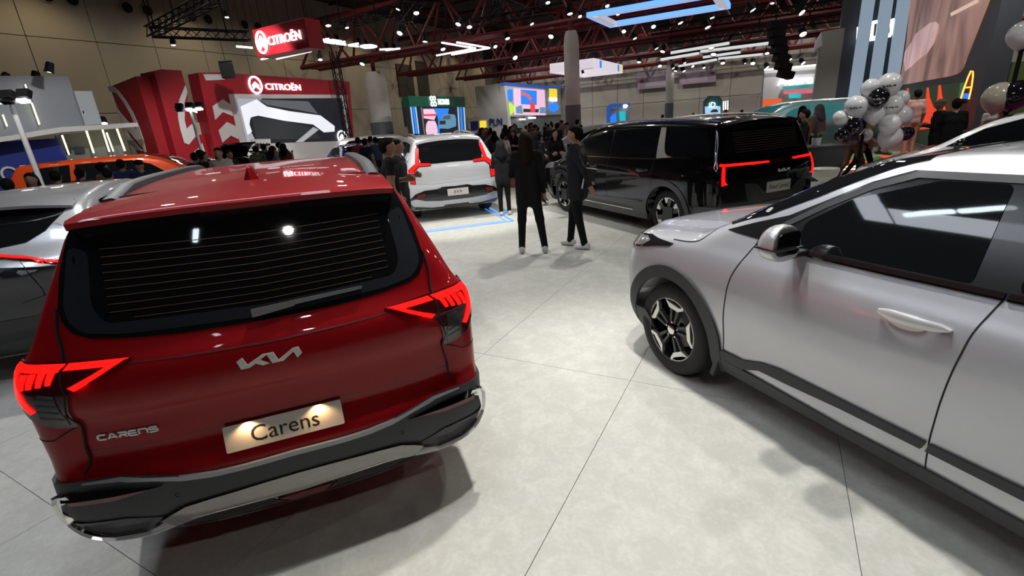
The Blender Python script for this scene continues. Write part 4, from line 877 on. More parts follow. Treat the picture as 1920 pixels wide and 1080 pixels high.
# ------------------------------------------------------------------ cars standing farther back
LOW = {}
def plain_car(kind, name, label, col, x, y, h, scale=1.0, roof=None, metal=.3, lamps=False, wheel_style='silver', glass=None, tail=True):
    c = {'box': EV9, 'low': EV6, 'sal': SALOON}[kind]; root = empty(name); pt = paint('paint_%s_%s' % (name, kind), col, metal, .3); gl = glass or M_GLASS(); key = kind
    if key not in LOW:
        V, F = c.body(70, 26, 30); me = bpy.data.meshes.new('car_low'); me.from_pydata(V.tolist(), [], F); me.polygons.foreach_set('use_smooth', [True]*len(F)); me.update(); LOW[key] = me
    me = LOW[key].copy(); me.materials.append(pt); o = bpy.data.objects.new('body', me); COL.objects.link(o); o.parent = root
    box = kind == 'box'; zb, zt = (1.14, 1.58) if box else (1.07, 1.46) if kind == 'low' else (.98, 1.36)
    for P in ([(.95, zb), (.55, zt-.13), (.15, zt), (-.06, zt), (-.08, zb)], [(-.14, zb), (-.12, zt), (-1.02, zt-(0 if box else .03)), (-1.05, zb+.02)]) + (([(-1.15, zb), (-1.13, zt), (-1.75, zt-.03), (-1.98, 1.40), (-1.75, zb+.04)],) if box else ([(-1.1, zb+.05), (-1.0, zt-.04), (-1.3, zt-.08), (-1.5, zb+.14)],)):
        c.patch('side_window', 'S', P, gl, .005, root, True, step=.09)
    ws = [(.45, -.55), (.45, .55), (1.0, .70), (1.55, .78), (1.68, .4), (1.68, -.4), (1.55, -.78), (1.0, -.70)] if box else [(.3, -.5), (.3, .5), (.9, .62), (1.3, .68), (1.4, .3), (1.4, -.3), (1.3, -.68), (.9, -.62)]
    c.patch('windscreen', 'T', ws, gl, .005, root, step=.12)
    if roof: c.patch('roof_panel', 'T', [(.42, -.56), (.42, .56), (-.6, .66 if box else .52), (-2.05 if box else -1.2, .62 if box else .5), (-2.05 if box else -1.2, -.62 if box else -.5), (-.6, -.66 if box else -.52)], roof, .006, root, step=.12)
    if box: c.patch('rear_window', 'R', mir([(0, 1.17), (.6, 1.18), (.66, 1.35), (.6, 1.55), (0, 1.58)]), gl, .005, root, step=.1)
    else: c.patch('rear_window', 'T', [(-2.0, -.30), (-2.05, 0), (-2.0, .30), (-1.7, .50), (-1.45, .5), (-1.45, -.5), (-1.7, -.50)], gl, .006, root, step=.1)
    for sg in (1, -1):
        if tail: c.patch('tail_lamp', 'W', [(sg*a, b) for a, b in ([(50, 1.08), (62, 1.08), (60, .82), (54, .82)] if box else [(40, 1.0), (62, .95), (62, .90), (40, .95)])], M_RED() if lamps else M_LENS(), .01, root, step=.06)
        c.patch('head_lamp', 'V', [(sg*a, b) for a, b in ([(35, .95), (75, .98), (75, .86), (35, .84)] if box else [(35, .68), (78, .74), (78, .66), (35, .60)])], PAL_LAMP() if lamps else mat('lamp_clear', (.62, .60, .62), .10, .75), .01, root, step=.06)
        wing_mirror(root, .90 if box else .75, sg*(1.06 if box else 1.0), 1.15 if box else 1.08 if kind == 'low' else 1.02, sg, pt if kind != 'sal' else mat('mirror_black', (.01, .01, .012), .15, coat=.6))
    for xg in (-.10, -1.05): c.strip('door_gap', 'S', [(xg, zb), (xg, .40)], .012, M_GAP(), .002, root, True, step=.1)
    c.patch('grille', 'V', [(-30, .80), (30, .80), (28, .45), (-28, .45)], M_TRIM(), .01, root, step=.08)
    c.patch('sill', 'S', [(1.05, .26), (1.05, .42), (-1.05, .42), (-1.05, .26)], M_TRIM(), .012, root, True, step=.1)
    for ax in c.axles:
        for sg in (1, -1): wheel(root, (ax, sg*.8, c.rw), sg, wheel_style, c.rw, .23)
    tag(root, label, 'car'); place_car(root, x, y, h); root.scale = (scale,)*3; return root
PAL_LAMP = lambda: mat('lamp_lit', (.8, .8, .8), .3, emit=(1, .97, .9), es=8)
lit_roof = mat('lit_white_roof', (.80, .82, .80), .25, coat=.6)
plain_car('box', 'orange_suv', 'orange SUV under the white canopy, behind the visitors on the left', (.50, .055, .012), -10.0, 13.7, 68, 1.02, metal=.1)
plain_car('box', 'two_tone_suv', 'dark SUV with a bright white roof between the minivan and the striped tower', (.05, .085, .09), 10.1, 17.2, -85, 1.08, roof=lit_roof, glass=mat('tinted_cyan_glass', (.02, .10, .11), .05))
plain_car('sal', 'white_saloon', 'white saloon with black pillars at the right edge, behind the silver SUV', (.70, .71, .72), 8.45, 7.75, -40, 1.0, metal=.05, glass=M_GLASS())
plain_car('low', 'blue_hatchback', 'small blue hatchback with lit lamps before the red screen wall', (.012, .03, .30), -6.2, 21.3, 150, .95, lamps=True)
plain_car('low', 'white_hatchback', 'white hatchback under the caption board before the red screen wall', (.62, .62, .62), -10.6, 21.6, 119, 1.0)
plain_car('box', 'white_estate', 'white estate car behind the white boxy SUV, near the tapering column', (.66, .66, .66), -5.6, 25.0, 80, 1.0, roof=lit_roof)
plain_car('box', 'silver_estate', 'silver estate car beyond the black minivan\'s nose', (.55, .56, .54), 3.1, 14.6, -60, .95, roof=lit_roof)
def dark_hatch():
    r = plain_car('low', 'dark_hatchback', 'black hatchback with its tailgate raised, beyond the red MPV', (.006, .006, .007), -9.9, 17.3, -50, .95, tail=True)
    b = MB(); n = 8
    for i in range(n+1):
        t = i/n; x = -1.5-1.05*t; z = 1.50+.42*math.sin(t*1.6); w_ = .52-.06*t; b.v += [(x, -w_, z-.03), (x, w_, z-.03), (x, w_, z+.02), (x, -w_, z+.02)]
    b.f = [(i*4+k, i*4+(k+1) % 4, i*4+4+(k+1) % 4, i*4+4+k) for i in range(n) for k in range(4)]+[(3, 2, 1, 0), tuple(n*4+k for k in range(4))]; b.build('raised_tailgate', paint('paint_dark_hatchback_low', (.006, .006, .007)), r, True)
dark_hatch()
GRAPH = [
 ('stand_screen_wall', (-14.56, 25.96), 29, 'red stand with emblem blocks and a giant car video screen under glowing lettering', 'stand', [
  ('fascia', 'red_stand', 0, 0.5, [(1.18, 5.28), (9.57, 5.17), (9.65, 4.33), (1.33, 4.27)]),
  ('left_pillar', 'red_stand', 0.15, 0.9, [(-0.05, 5.2), (1.24, 5.28), (1.2, 1.18), (-0.31, 1.21)]),
  ('right_frame', 'red_stand', 0, 0.5, [(9.57, 5.17), (9.99, 5.15), (9.36, 0.53), (8.88, 0.57)]),
  ('screen_surround', 'stand_white', 0, 0.3, [(1.33, 4.27), (9.65, 4.33), (9.05, 0.49), (1.08, 1.19)]),
  ('screen', 'screen_dark', 0.02, 0.1, [(1.72, 4.04), (9.04, 4.13), (9.02, 1.48), (1.71, 1.75)]),
  ('screen_picture', 'pic_grey', 0.03, 0.02, [(1.72, 4.04), (3.19, 4.05), (2.5, 3.28), (1.98, 2.75), (2.23, 1.9), (1.71, 1.75)]),
  ('screen_picture', 'pic_white', 0.04, 0.02, [(2.85, 4.01), (3.41, 3.64), (4.75, 3.39), (7.03, 3.1), (8.02, 2.43), (7.93, 2.1), (7.06, 2.09), (6.35, 2.59), (4.37, 2.86), (2.74, 3.18), (2.24, 3.1), (2.09, 2.74), (2.14, 2.37), (1.84, 2.21), (1.82, 3.65)]),
  ('screen_picture', 'pic_window', 0.04, 0.02, [(2.34, 3.1), (3.58, 2.98), (5.3, 2.63), (6.3, 2.39), (6.68, 1.73), (2.3, 1.95)]),
  ('screen_picture', 'pic_mid', 0.05, 0.02, [(2.91, 4.01), (6.29, 3.92), (6.85, 3.2), (5.51, 3.43), (3.44, 3.73)]),
  ('screen_picture', 'pic_light', 0.05, 0.02, [(4.79, 1.64), (6.31, 2.44), (6.68, 2.27), (5.3, 1.61)]),
  ('chevron', 'stand_white', 0.2, 0.06, [(0.22, 3.66), (0.84, 4), (1.2, 3.74), (1.16, 3.17), (0.67, 3.38), (0.18, 3.02)]),
  ('chevron', 'stand_white', 0.2, 0.06, [(0.22, 2.51), (0.77, 2.9), (1.2, 2.67), (1.17, 2.02), (0.78, 2.22), (0.26, 1.92)]),
  ('pillar_band', 'stand_white', 0.2, 0.06, [(0.16, 5.14), (1.18, 5.18), (1.2, 4.93), (0.22, 4.85)]),
  ('caption_board', 'stand_white', 0.35, 0.05, [(1.77, 1.98), (2.93, 1.93), (2.89, 1.56), (1.7, 1.62)]),
 ]),
 ('emblem_block', (-16.47, 24.37), 119, None, None, [
  ('front_face', 'red_stand', 0, 0.1, [(-2.6, 4.84), (-0, 5.05), (0.05, 1.57), (-1.61, 1.63)]),
  ('emblem_arc', 'stand_white', 0.02, 0.02, [(-2.71, 4.87), (-2.27, 4.85), (-1.83, 4.58), (-1.45, 4.08), (-1.18, 3.56), (-1.03, 2.95), (-0.98, 2.34), (-1.08, 1.73), (-1.25, 1.73), (-1.25, 2.31), (-1.31, 2.92), (-1.45, 3.53), (-1.72, 4.06), (-2.09, 4.52), (-2.72, 4.66)]),
  ('emblem_stroke', 'stand_white', 0.02, 0.02, [(-2.62, 3.79), (-2.42, 3.75), (-1.8, 3.12), (-1.21, 2.66), (-1.35, 2), (-2.04, 2.74), (-2.52, 3.26)]),
  ('emblem_stroke', 'stand_white', 0.02, 0.02, [(-2.47, 2.77), (-2, 2.39), (-1.38, 1.8), (-1.87, 1.87), (-2.46, 2.23)]),
 ]),
 ('emblem_block_side', (-16.47, 24.37), 29, None, None, [
  ('side_face', 'red_stand', 0, 0.1, [(-0, 5.05), (0.86, 5.11), (1.13, 1.47), (0.01, 1.52)]),
 ]),
 ('emblem_tower', (-15.50, 25.00), 29, None, None, [
  ('front_face', 'red_stand', 0, 0.6, [(-0.15, 5.33), (0.77, 5.33), (0.78, 4.3), (0.61, 3.69), (0.97, 1.38), (-0.21, 1.43)]),
  ('side_face', 'red_stand', 0.02, 1.2, [(-0.49, 5.24), (-0.15, 5.33), (-0.2, 1.48), (-0.58, 1.47)]),
  ('emblem_arc', 'stand_white', 0.04, 0.03, [(0.75, 4.67), (0.77, 4.36), (0.47, 3.84), (0.37, 3.41), (0.27, 3.07), (0.25, 2.68), (0.56, 2.88), (0.79, 3.05), (0.58, 2.3), (0.15, 1.93), (-0.04, 2.03), (-0.05, 2.64), (-0.01, 3.16), (0.1, 3.63), (0.31, 4.05)]),
  ('emblem_foot', 'stand_white', 0.04, 0.03, [(0.16, 1.48), (0.61, 1.76), (0.82, 1.97), (0.85, 1.51), (0.29, 1.29)]),
  ('low_wall', 'red_stand', -0.1, 0.3, [(0.73, 2.34), (1.32, 2.38), (1.28, 1.38), (0.81, 1.42)]),
  ('cream_panel', 'cream_panel', -0.3, 0.1, [(0.76, 2.94), (1.29, 2.97), (1.32, 2.38), (0.79, 2.38)]),
 ]),
 ('grey_stand', (-18.09, 22.51), 29, 'grey-blue stand with lit strips, white canopy and a blue lettered wall', 'stand', [
  ('grey_wall', 'stand_grey', 0, 0.4, [(-3.05, 4.74), (-2.11, 4.93), (0.06, 5), (0.01, 2.97), (-3.7, 2.66)]),
  ('lower_panel', 'stand_pale', 0.15, 0.2, [(0.02, 4.41), (0.66, 4.42), (0.65, 3.06), (0.01, 3.03)]),
  ('panel_mark', 'stand_white', 0.17, 0.02, [(0.03, 3.67), (0.16, 3.67), (0.14, 3.47), (0.03, 3.46)]),
  ('panel_mark_figure', 'black_ink', 0.18, 0.02, [(0.07, 3.62), (0.13, 3.64), (0.11, 3.5), (0.06, 3.49)]),
  ('canopy', 'stand_white', 1, 1.4, [(-3.87, 2.62), (-2.8, 2.71), (-1.17, 2.95), (1.44, 3.03), (1.64, 3.02), (1.64, 2.86), (-1.23, 2.75), (-2.85, 2.53), (-3.94, 2.4)]),
  ('blue_wall', 'stand_blue', 0.05, 0.2, [(-3.75, 2.47), (-2.85, 2.53), (-1.03, 2.56), (-0.94, 1.86), (-1.16, 0.7), (-4.01, 1.09)]),
  ('shop_interior', 'shop_grey', -0.4, 0.1, [(-0.95, 2.69), (1.38, 2.84), (1.33, 1.78), (-0.96, 1.81)]),
  ('lit_strip', 'warm_strip', 0.2, 0.03, [(-1.54, 4.62), (-1.5, 4.63), (-1.51, 3.12), (-1.56, 3.1)]),
  ('lit_strip', 'warm_strip', 0.2, 0.03, [(-2.55, 3.49), (-2.51, 3.52), (-2.51, 3.09), (-2.55, 3.07)]),
  ('lit_strip', 'warm_strip', 0.2, 0.03, [(-0.96, 2.66), (-0.9, 2.67), (-0.9, 1.87), (-0.95, 1.86)]),
  ('lit_strip', 'warm_strip', 0.2, 0.03, [(-0.07, 2.82), (-0, 2.84), (-0.01, 1.87), (-0.07, 1.86)]),
  ('lit_strip', 'warm_strip', 0.2, 0.03, [(0.54, 2.82), (0.6, 2.83), (0.59, 1.87), (0.53, 1.87)]),
  ('lit_strip', 'warm_strip', 0.2, 0.03, [(0.66, 2.68), (0.72, 2.7), (0.74, 1.87), (0.69, 1.87)]),
  ('lit_strip', 'warm_strip', 0.2, 0.03, [(1.1, 2.82), (1.17, 2.84), (1.21, 1.86), (1.14, 1.85)]),
  ('wall_picture', 'screen_dark', -0.25, 0.03, [(-0.49, 2.17), (-0.13, 2.17), (-0.16, 1.9), (-0.53, 1.91)]),
  ('wall_picture', 'screen_dark', -0.25, 0.03, [(-0.81, 2.16), (-0.63, 2.17), (-0.65, 1.94), (-0.83, 1.94)]),
 ]),
 ('green_stand', (-6.58, 37.67), 29, 'green-topped stand with a screen showing a white and a blue car', 'stand', [
  ('fascia', 'stand_green', 0.1, 0.6, [(0.02, 4.2), (7.54, 4.21), (7.52, 3.39), (0.02, 3.47)]),
  ('backdrop', 'screen_dark', 0, 0.3, [(0.02, 3.47), (7.52, 3.39), (7.35, 0.95), (-0.08, 1.36)]),
  ('screen_picture', 'pic_blue', 0.05, 0.02, [(3.09, 3.32), (5.1, 3.3), (4.8, 2.76), (3.64, 2.52), (2.94, 1.46), (3.4, 1.37), (3.42, 2.66)]),
  ('screen_picture', 'pic_pink', 0.05, 0.02, [(1.61, 3.3), (3.02, 3.29), (3.29, 2.86), (2.91, 2.47), (1.58, 2.63)]),
  ('screen_picture', 'pic_redline', 0.06, 0.02, [(1.59, 2.92), (3.3, 2.91), (3.21, 2.76), (1.59, 2.78)]),
  ('pictured_car', 'pic_pink', 0.06, 0.02, [(2.1, 2.43), (2.96, 2.41), (3.14, 2.13), (3.18, 1.59), (2.91, 1.3), (1.76, 1.36), (1.67, 1.73), (1.82, 2.18)]),
  ('pictured_car', 'pic_bluecar', 0.06, 0.02, [(4.18, 2.81), (4.7, 2.89), (5.84, 2.81), (5.97, 2.45), (5.87, 1.89), (4.72, 1.73), (3.49, 1.81), (3.46, 2.25), (3.76, 2.51)]),
  ('pictured_car_window', 'pic_mid', 0.07, 0.02, [(4.29, 2.74), (5.12, 2.79), (5.19, 2.47), (3.93, 2.47)]),
  ('pictured_car_grille', 'pic_window', 0.07, 0.02, [(3.58, 2.38), (4.41, 2.39), (4.35, 2.09), (3.53, 2.1)]),
  ('side_strip', 'pic_bluelite', 0.05, 0.03, [(0.17, 3.46), (0.29, 3.46), (0.27, 1.57), (0.15, 1.57)]),
  ('side_strip', 'pic_blue', 0.05, 0.03, [(0.42, 3.46), (0.65, 3.46), (0.64, 1.55), (0.41, 1.56)]),
  ('side_strip', 'pic_bluelite', 0.05, 0.03, [(0.74, 3.46), (0.85, 3.46), (0.84, 1.54), (0.74, 1.54)]),
  ('side_strip', 'stand_pale', 0.05, 0.03, [(1.4, 3.45), (1.51, 3.45), (1.52, 1.5), (1.41, 1.51)]),
  ('side_strip', 'stand_green', 0.05, 0.03, [(1.59, 3.45), (1.65, 3.45), (1.66, 1.5), (1.6, 1.5)]),
  ('side_strip', 'pic_bluelite', 0.05, 0.03, [(6.38, 3.4), (6.52, 3.4), (6.38, 1.4), (6.25, 1.41)]),
  ('side_strip', 'pic_blue', 0.05, 0.03, [(6.76, 3.4), (7.06, 3.39), (6.93, 1.37), (6.63, 1.39)]),
  ('side_strip', 'pic_bluelite', 0.05, 0.03, [(7.29, 3.39), (7.45, 3.39), (7.33, 1.36), (7.16, 1.36)]),
  ('side_strip', 'stand_pale', 0.05, 0.03, [(6.63, 3.4), (6.71, 3.4), (6.57, 1.39), (6.49, 1.4)]),
 ]),
 ('utility_stand', (0.78, 56.55), 29, 'far white stand block with a pink screen and yellow sign', 'stand', [
  ('wall', 'stand_white', 0, 0.6, [(-0.03, 5.97), (11.01, 5.83), (16.2, 5.92), (15.99, 2.44), (0.21, 2.5)]),
  ('top_edge', 'stand_blue2', 0.1, 0.5, [(-0.1, 6.04), (11.02, 5.97), (16.22, 6.15), (16.19, 5.85), (10.99, 5.65), (-0.06, 5.74)]),
  ('screen', 'pic_pink', 0.1, 0.1, [(2.21, 5.49), (10.61, 5.47), (10.61, 2.45), (1.97, 2.67)]),
  ('screen_picture', 'pic_blue', 0.14, 0.02, [(3.69, 5.37), (8.1, 5.33), (7.89, 3.69), (3.56, 3.79)]),
  ('screen_picture', 'pic_pinkred', 0.16, 0.02, [(3.77, 5.25), (5.71, 4.87), (6.7, 4.46), (6.02, 4.12), (5.27, 4.62), (3.7, 4.76)]),
  ('screen_picture', 'pic_redline', 0.16, 0.02, [(6, 3.99), (7.28, 3.99), (7.35, 2.87), (5.97, 2.93)]),
  ('screen_picture', 'pic_window', 0.15, 0.02, [(4.08, 3.29), (8.5, 3.2), (8.22, 2.81), (4.03, 2.92)]),
  ('screen_picture', 'pic_bluecar', 0.15, 0.02, [(2.19, 3.51), (3.74, 3.7), (3.9, 2.75), (2.18, 2.82)]),
  ('screen_picture', 'pic_bluecar', 0.15, 0.02, [(8.75, 3.42), (10.37, 3.41), (10.52, 2.68), (8.66, 2.71)]),
  ('blue_sign', 'pic_blue', 0.1, 0.1, [(0.54, 5.19), (0.92, 5.35), (1.72, 5.33), (1.65, 4.27), (1.36, 4.15), (0.49, 4.3)]),
  ('green_burst', 'pic_lime', 0.1, 0.1, [(0.28, 3.48), (1.06, 3.95), (1.91, 3.55), (1.84, 3.07), (0.95, 2.65), (0.26, 3.01)]),
  ('yellow_sign', 'pic_yellow', 0.1, 0.1, [(12.26, 5.68), (14.71, 5.66), (14.68, 4.61), (12.19, 4.64)]),
  ('blue_burst', 'pic_blue', 0.1, 0.1, [(11.44, 3.4), (12.22, 3.77), (13.5, 4), (14.78, 3.76), (15.41, 3.42), (14.7, 3), (13.37, 2.73), (12.13, 2.98)]),
  ('base', 'shop_grey', -0.3, 0.3, [(0.21, 2.5), (15.99, 2.44), (17.1, 2.32), (16.97, 0.98), (0.2, 1.27)]),
  ('counter_light', 'white_strip', 0.1, 0.1, [(3.14, 2.22), (4.63, 2.19), (4.61, 2.04), (3.12, 2.07)]),
  ('counter_light', 'white_strip', 0.1, 0.1, [(5.57, 2.34), (7.54, 2.29), (7.51, 2.12), (5.55, 2.15)]),
 ]),
 ('utility_stand_flank', (0.78, 56.55), 119, None, None, [
  ('wall', 'stand_white', -0.05, 0.6, [(-3.76, 5.92), (0, 6), (0.26, 1.02), (-3.81, 0.95)]),
  ('low_wall', 'stand_white', -0.05, 0.5, [(-5.15, 2.67), (-3.63, 2.57), (-3.59, 0.94), (-5.05, 1.02)]),
  ('blue_mark', 'stand_blue', 0, 0.03, [(-4.75, 2.29), (-3.74, 2.29), (-3.77, 1.3), (-4.79, 1.3)]),
  ('yellow_mark', 'pic_yellow', 0, 0.03, [(-3.52, 2.28), (-2.67, 2.28), (-2.7, 1.24), (-3.56, 1.23)]),
 ]),
 ('wall_banner', (0.13, 75.39), 119, 'lilac banner with a left-pointing arrow on the far wall', 'banner', [
  ('sheet', 'banner_lilac', 0.1, 0.1, [(20.04, 6.73), (24.1, 6.73), (24, 4.66), (20.24, 4.68)]),
  ('text_block', 'banner_light', 0.12, 0.03, [(21.11, 5.81), (23.9, 5.85), (23.88, 4.89), (21.13, 4.87)]),
  ('arrow', 'banner_red', 0.14, 0.03, [(20.46, 5.65), (20.76, 5.81), (20.72, 5.7), (21.03, 5.69), (21.03, 5.54), (20.73, 5.57), (20.76, 5.46)]),
 ]),
 ('wall_banner', (0.13, 75.39), 119, 'lilac banner with a right-pointing arrow on the far wall', 'banner', [
  ('sheet', 'banner_lilac', 0.1, 0.1, [(25.21, 6.35), (29.42, 6.56), (29.49, 4.72), (25.33, 4.75)]),
  ('text_block', 'banner_light', 0.12, 0.03, [(25.55, 6.15), (28.47, 6.16), (28.55, 4.81), (25.6, 4.87)]),
  ('arrow', 'banner_red', 0.14, 0.03, [(29.27, 5.71), (29, 5.9), (29.04, 5.77), (28.77, 5.78), (28.78, 5.65), (29.05, 5.65), (29.02, 5.53)]),
 ]),
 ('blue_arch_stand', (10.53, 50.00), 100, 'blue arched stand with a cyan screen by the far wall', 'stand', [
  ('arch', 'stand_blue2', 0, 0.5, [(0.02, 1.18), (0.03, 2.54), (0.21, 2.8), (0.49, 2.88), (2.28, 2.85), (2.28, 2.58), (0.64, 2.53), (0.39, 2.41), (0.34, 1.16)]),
  ('back_panel', 'stand_pale', -0.2, 0.1, [(0.35, 2.45), (2.21, 2.41), (2.22, 1.03), (0.34, 1.16)]),
  ('screen', 'pic_cyan', 0, 0.1, [(1.25, 2.14), (1.82, 2.12), (1.86, 1.16), (1.29, 1.18)]),
  ('blue_bars', 'pic_blue', 0, 0.1, [(0.38, 1.68), (0.92, 2.06), (1, 1.15), (0.38, 1.16)]),
  ('sign', 'white_strip', 0.2, 0.1, [(1.6, 2.73), (1.89, 2.75), (2.07, 2.6), (1.89, 2.4), (1.61, 2.42)]),
 ]),
 ('teal_kiosk', (15.72, 38.00), 110, 'teal kiosk with a lit sign and a picture of a car', 'kiosk', [
  ('back', 'stand_teal', 0, 0.4, [(-0.43, 2.33), (-0.13, 2.7), (0.65, 2.64), (0.86, 2.36), (0.93, 1.31), (-0.35, 1.4)]),
  ('picture', 'pic_bluelite', 0.05, 0.03, [(-0.31, 1.96), (0.77, 1.91), (0.81, 1.42), (-0.26, 1.46)]),
  ('picture_car', 'stand_teal', 0.07, 0.02, [(0.1, 1.6), (0.26, 1.72), (0.48, 1.73), (0.62, 1.63), (0.63, 1.5), (0.11, 1.52)]),
  ('light_bar', 'white_strip', 0.05, 0.05, [(0.93, 2.23), (1, 2.24), (1.04, 1.63), (0.97, 1.62)]),
  ('light_bar', 'white_strip', 0.05, 0.05, [(1.07, 2.24), (1.14, 2.25), (1.18, 1.63), (1.11, 1.63)]),
  ('light_bar', 'white_strip', 0.05, 0.05, [(1.22, 2.26), (1.28, 2.26), (1.32, 1.64), (1.26, 1.63)]),
 ]),
 ('white_stand', (12.46, 24.00), 112, 'white stand with a script sign and turquoise shelf beside the grey pillar', 'stand', [
  ('wall', 'stand_white', 0, 0.3, [(-0.05, 3.31), (2.07, 3.32), (2.09, 2.02), (-0.01, 2.04)]),
  ('top_light', 'white_strip', 0.3, 0.1, [(-0.09, 3.35), (2.06, 3.34), (2.07, 3.27), (-0.09, 3.29)]),
  ('shelf', 'stand_turq', 0.3, 0.2, [(0.75, 2.53), (1.98, 2.52), (1.99, 2.39), (0.77, 2.4)]),
  ('lit_shelf', 'pic_cyan', 0.2, 0.1, [(1.04, 2.18), (1.51, 2.16), (1.53, 1.98), (1.06, 2.01)]),
  ('pink_goods', 'pic_pinkred', 0.2, 0.1, [(0.81, 2.37), (2, 2.36), (2.01, 2.16), (0.82, 2.2)]),
 ]),
 ('orange_booth', (14.93, 30.00), 112, 'small booth with a lit orange back and a flat white roof', 'stand', [
  ('roof', 'stand_white', 0.3, 1.2, [(-0.13, 2.44), (1.81, 2.42), (1.86, 2.29), (-0.16, 2.26)]),
  ('back', 'stand_orange', 0, 0.1, [(0.59, 2.23), (1.55, 2.22), (1.6, 1.81), (0.63, 1.79)]),
  ('post', 'stand_white', 0.2, 0.1, [(0.06, 2.23), (0.12, 2.22), (0.15, 1.83), (0.09, 1.83)]),
  ('post', 'stand_white', 0.2, 0.1, [(0.22, 2.23), (0.27, 2.23), (0.31, 1.81), (0.25, 1.82)]),
 ]),
 ('giant_screen', (19.00, 24.00), 29, 'giant dark-framed video screen above the green and orange stage wall', 'screen', [
  ('frame', 'screen_frame', 0, 0.5, [(4.56, 8.81), (-12.26, 4.95), (-11.06, 4.02), (-11.02, 1.24), (-9.63, 1.12), (-0.89, 0.65), (0.29, 2.14)]),
  ('screen', 'pic_skin', 0.06, 0.1, [(1.87, 7.49), (-10.18, 5.01), (-10.1, 4.16), (-9.14, 2.72), (-9.11, 2.57), (-9.02, 2.45), (-8.79, 2.36), (-8.37, 2.3), (-7.79, 2.28), (0.37, 2.22), (0.41, 3.98)]),
  ('screen_picture', 'pic_rose', 0.1, 0.02, [(-0.89, 3.94), (-1.47, 4.23), (-2.63, 4.3), (-3.81, 4.38), (-4.63, 4.31), (-5.22, 4.12), (-5.34, 3.87), (-5, 3.55), (-4.21, 3.25), (-3.02, 3.14), (-1.46, 2.89), (-0.66, 2.79), (0.04, 3.28), (0.12, 3.66)]),
  ('screen_caption', 'pic_cream', 0.12, 0.02, [(-6.62, 4.33), (-9.33, 4.33), (-9.48, 4.22), (-6.82, 4.21)]),
  ('green_wall', 'stage_green', 0.1, 0.3, [(0.01, 2.06), (-9.39, 2.03), (-10.01, 0.14), (-1.91, -0.86)]),
 ]),
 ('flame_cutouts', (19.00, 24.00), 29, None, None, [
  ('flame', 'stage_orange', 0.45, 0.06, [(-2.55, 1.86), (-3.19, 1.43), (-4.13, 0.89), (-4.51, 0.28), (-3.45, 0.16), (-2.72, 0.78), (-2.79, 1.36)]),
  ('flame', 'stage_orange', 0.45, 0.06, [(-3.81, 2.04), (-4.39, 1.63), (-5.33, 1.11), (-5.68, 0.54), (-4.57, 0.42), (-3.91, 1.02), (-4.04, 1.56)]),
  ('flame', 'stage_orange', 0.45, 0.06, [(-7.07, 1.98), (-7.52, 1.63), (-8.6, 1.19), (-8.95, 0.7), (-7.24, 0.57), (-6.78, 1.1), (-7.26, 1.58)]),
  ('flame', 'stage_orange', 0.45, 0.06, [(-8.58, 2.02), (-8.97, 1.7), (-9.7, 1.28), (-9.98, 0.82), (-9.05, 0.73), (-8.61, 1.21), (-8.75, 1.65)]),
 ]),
 ('striped_tower', (19.00, 24.00), 119, 'dark stage tower with pale vertical fins and a lit sign behind them', 'stand', [
  ('core', 'screen_frame', -0.6, 0.4, [(-2.79, 6.91), (-0.34, 6.49), (-0.07, 2.06), (-2.59, 1.96)]),
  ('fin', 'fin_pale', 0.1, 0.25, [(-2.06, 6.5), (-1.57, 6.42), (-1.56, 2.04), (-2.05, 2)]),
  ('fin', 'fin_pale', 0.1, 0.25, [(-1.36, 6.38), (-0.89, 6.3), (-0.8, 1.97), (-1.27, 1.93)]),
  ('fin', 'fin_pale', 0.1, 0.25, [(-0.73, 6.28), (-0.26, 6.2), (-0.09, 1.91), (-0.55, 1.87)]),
  ('lit_sign_stroke', 'white_strip', -0.2, 0.1, [(-2.09, 4.97), (-1.99, 4.99), (-1.94, 4.27), (-2.03, 4.26)]),
  ('lit_sign_stroke', 'white_strip', -0.2, 0.1, [(-1.53, 5.15), (-1.3, 5.17), (-1.3, 5.04), (-1.43, 5.02), (-1.4, 4.5), (-1.25, 4.49), (-1.24, 4.31), (-1.51, 4.3)]),
  ('lit_sign_stroke', 'white_strip', -0.2, 0.1, [(-0.85, 5.12), (-0.7, 5.15), (-0.66, 4.55), (-0.72, 4.37), (-0.85, 4.37), (-0.85, 4.5), (-0.77, 4.58)]),
 ]),
 ('grey_portal_leg', (12.99, 20.50), 119, 'plain grey portal leg between the white stand and the striped tower', 'pillar', [
  ('leg', 'portal_grey', 0, 0.8, [(-0.27, 4.33), (0.5, 4.37), (0.48, 1.94), (-0.28, 1.88)]),
  ('lintel_end', 'stand_white', 0.02, 1.6, [(-0.27, 4.33), (-0.18, 3.85), (-0.41, 3.68), (-0.38, 4.06)]),
 ]),
 ('neon_surfboard', (11.70, 12.60), 119, 'orange neon surfboard standing by the stage wall', 'decoration', [
  ('board', 'neon_dark', 0, 0.05, [(-0.14, 1.61), (-0.12, 1.85), (-0.09, 2.1), (-0.06, 2.25), (-0.02, 2.23), (0, 2.13), (0.02, 1.86), (0.02, 1.59)]),
  ('blue_patch', 'pic_blue', 0.03, 0.02, [(-0.11, 1.62), (-0.1, 1.74), (0.01, 1.72), (0.01, 1.6)]),
  ('yellow_patch', 'pic_yellow', 0.03, 0.02, [(-0.1, 1.85), (-0.1, 1.89), (0.01, 1.89), (0.01, 1.85)]),
 ]),
 ('olive_wall', (14.59, 14.50), 119, 'dark olive wall panel at the right edge behind the balloons', 'wall panel', [
  ('back', 'olive_panel', 0, 0.2, [(-0.26, 2.46), (0.92, 2.46), (1.24, 0.97), (-0.22, 0.97)]),
  ('trim_edge', 'screen_frame', 0.03, 0.06, [(-0.3, 2.47), (-0.24, 2.47), (-0.2, 0.97), (-0.28, 0.96)]),
 ]),
]
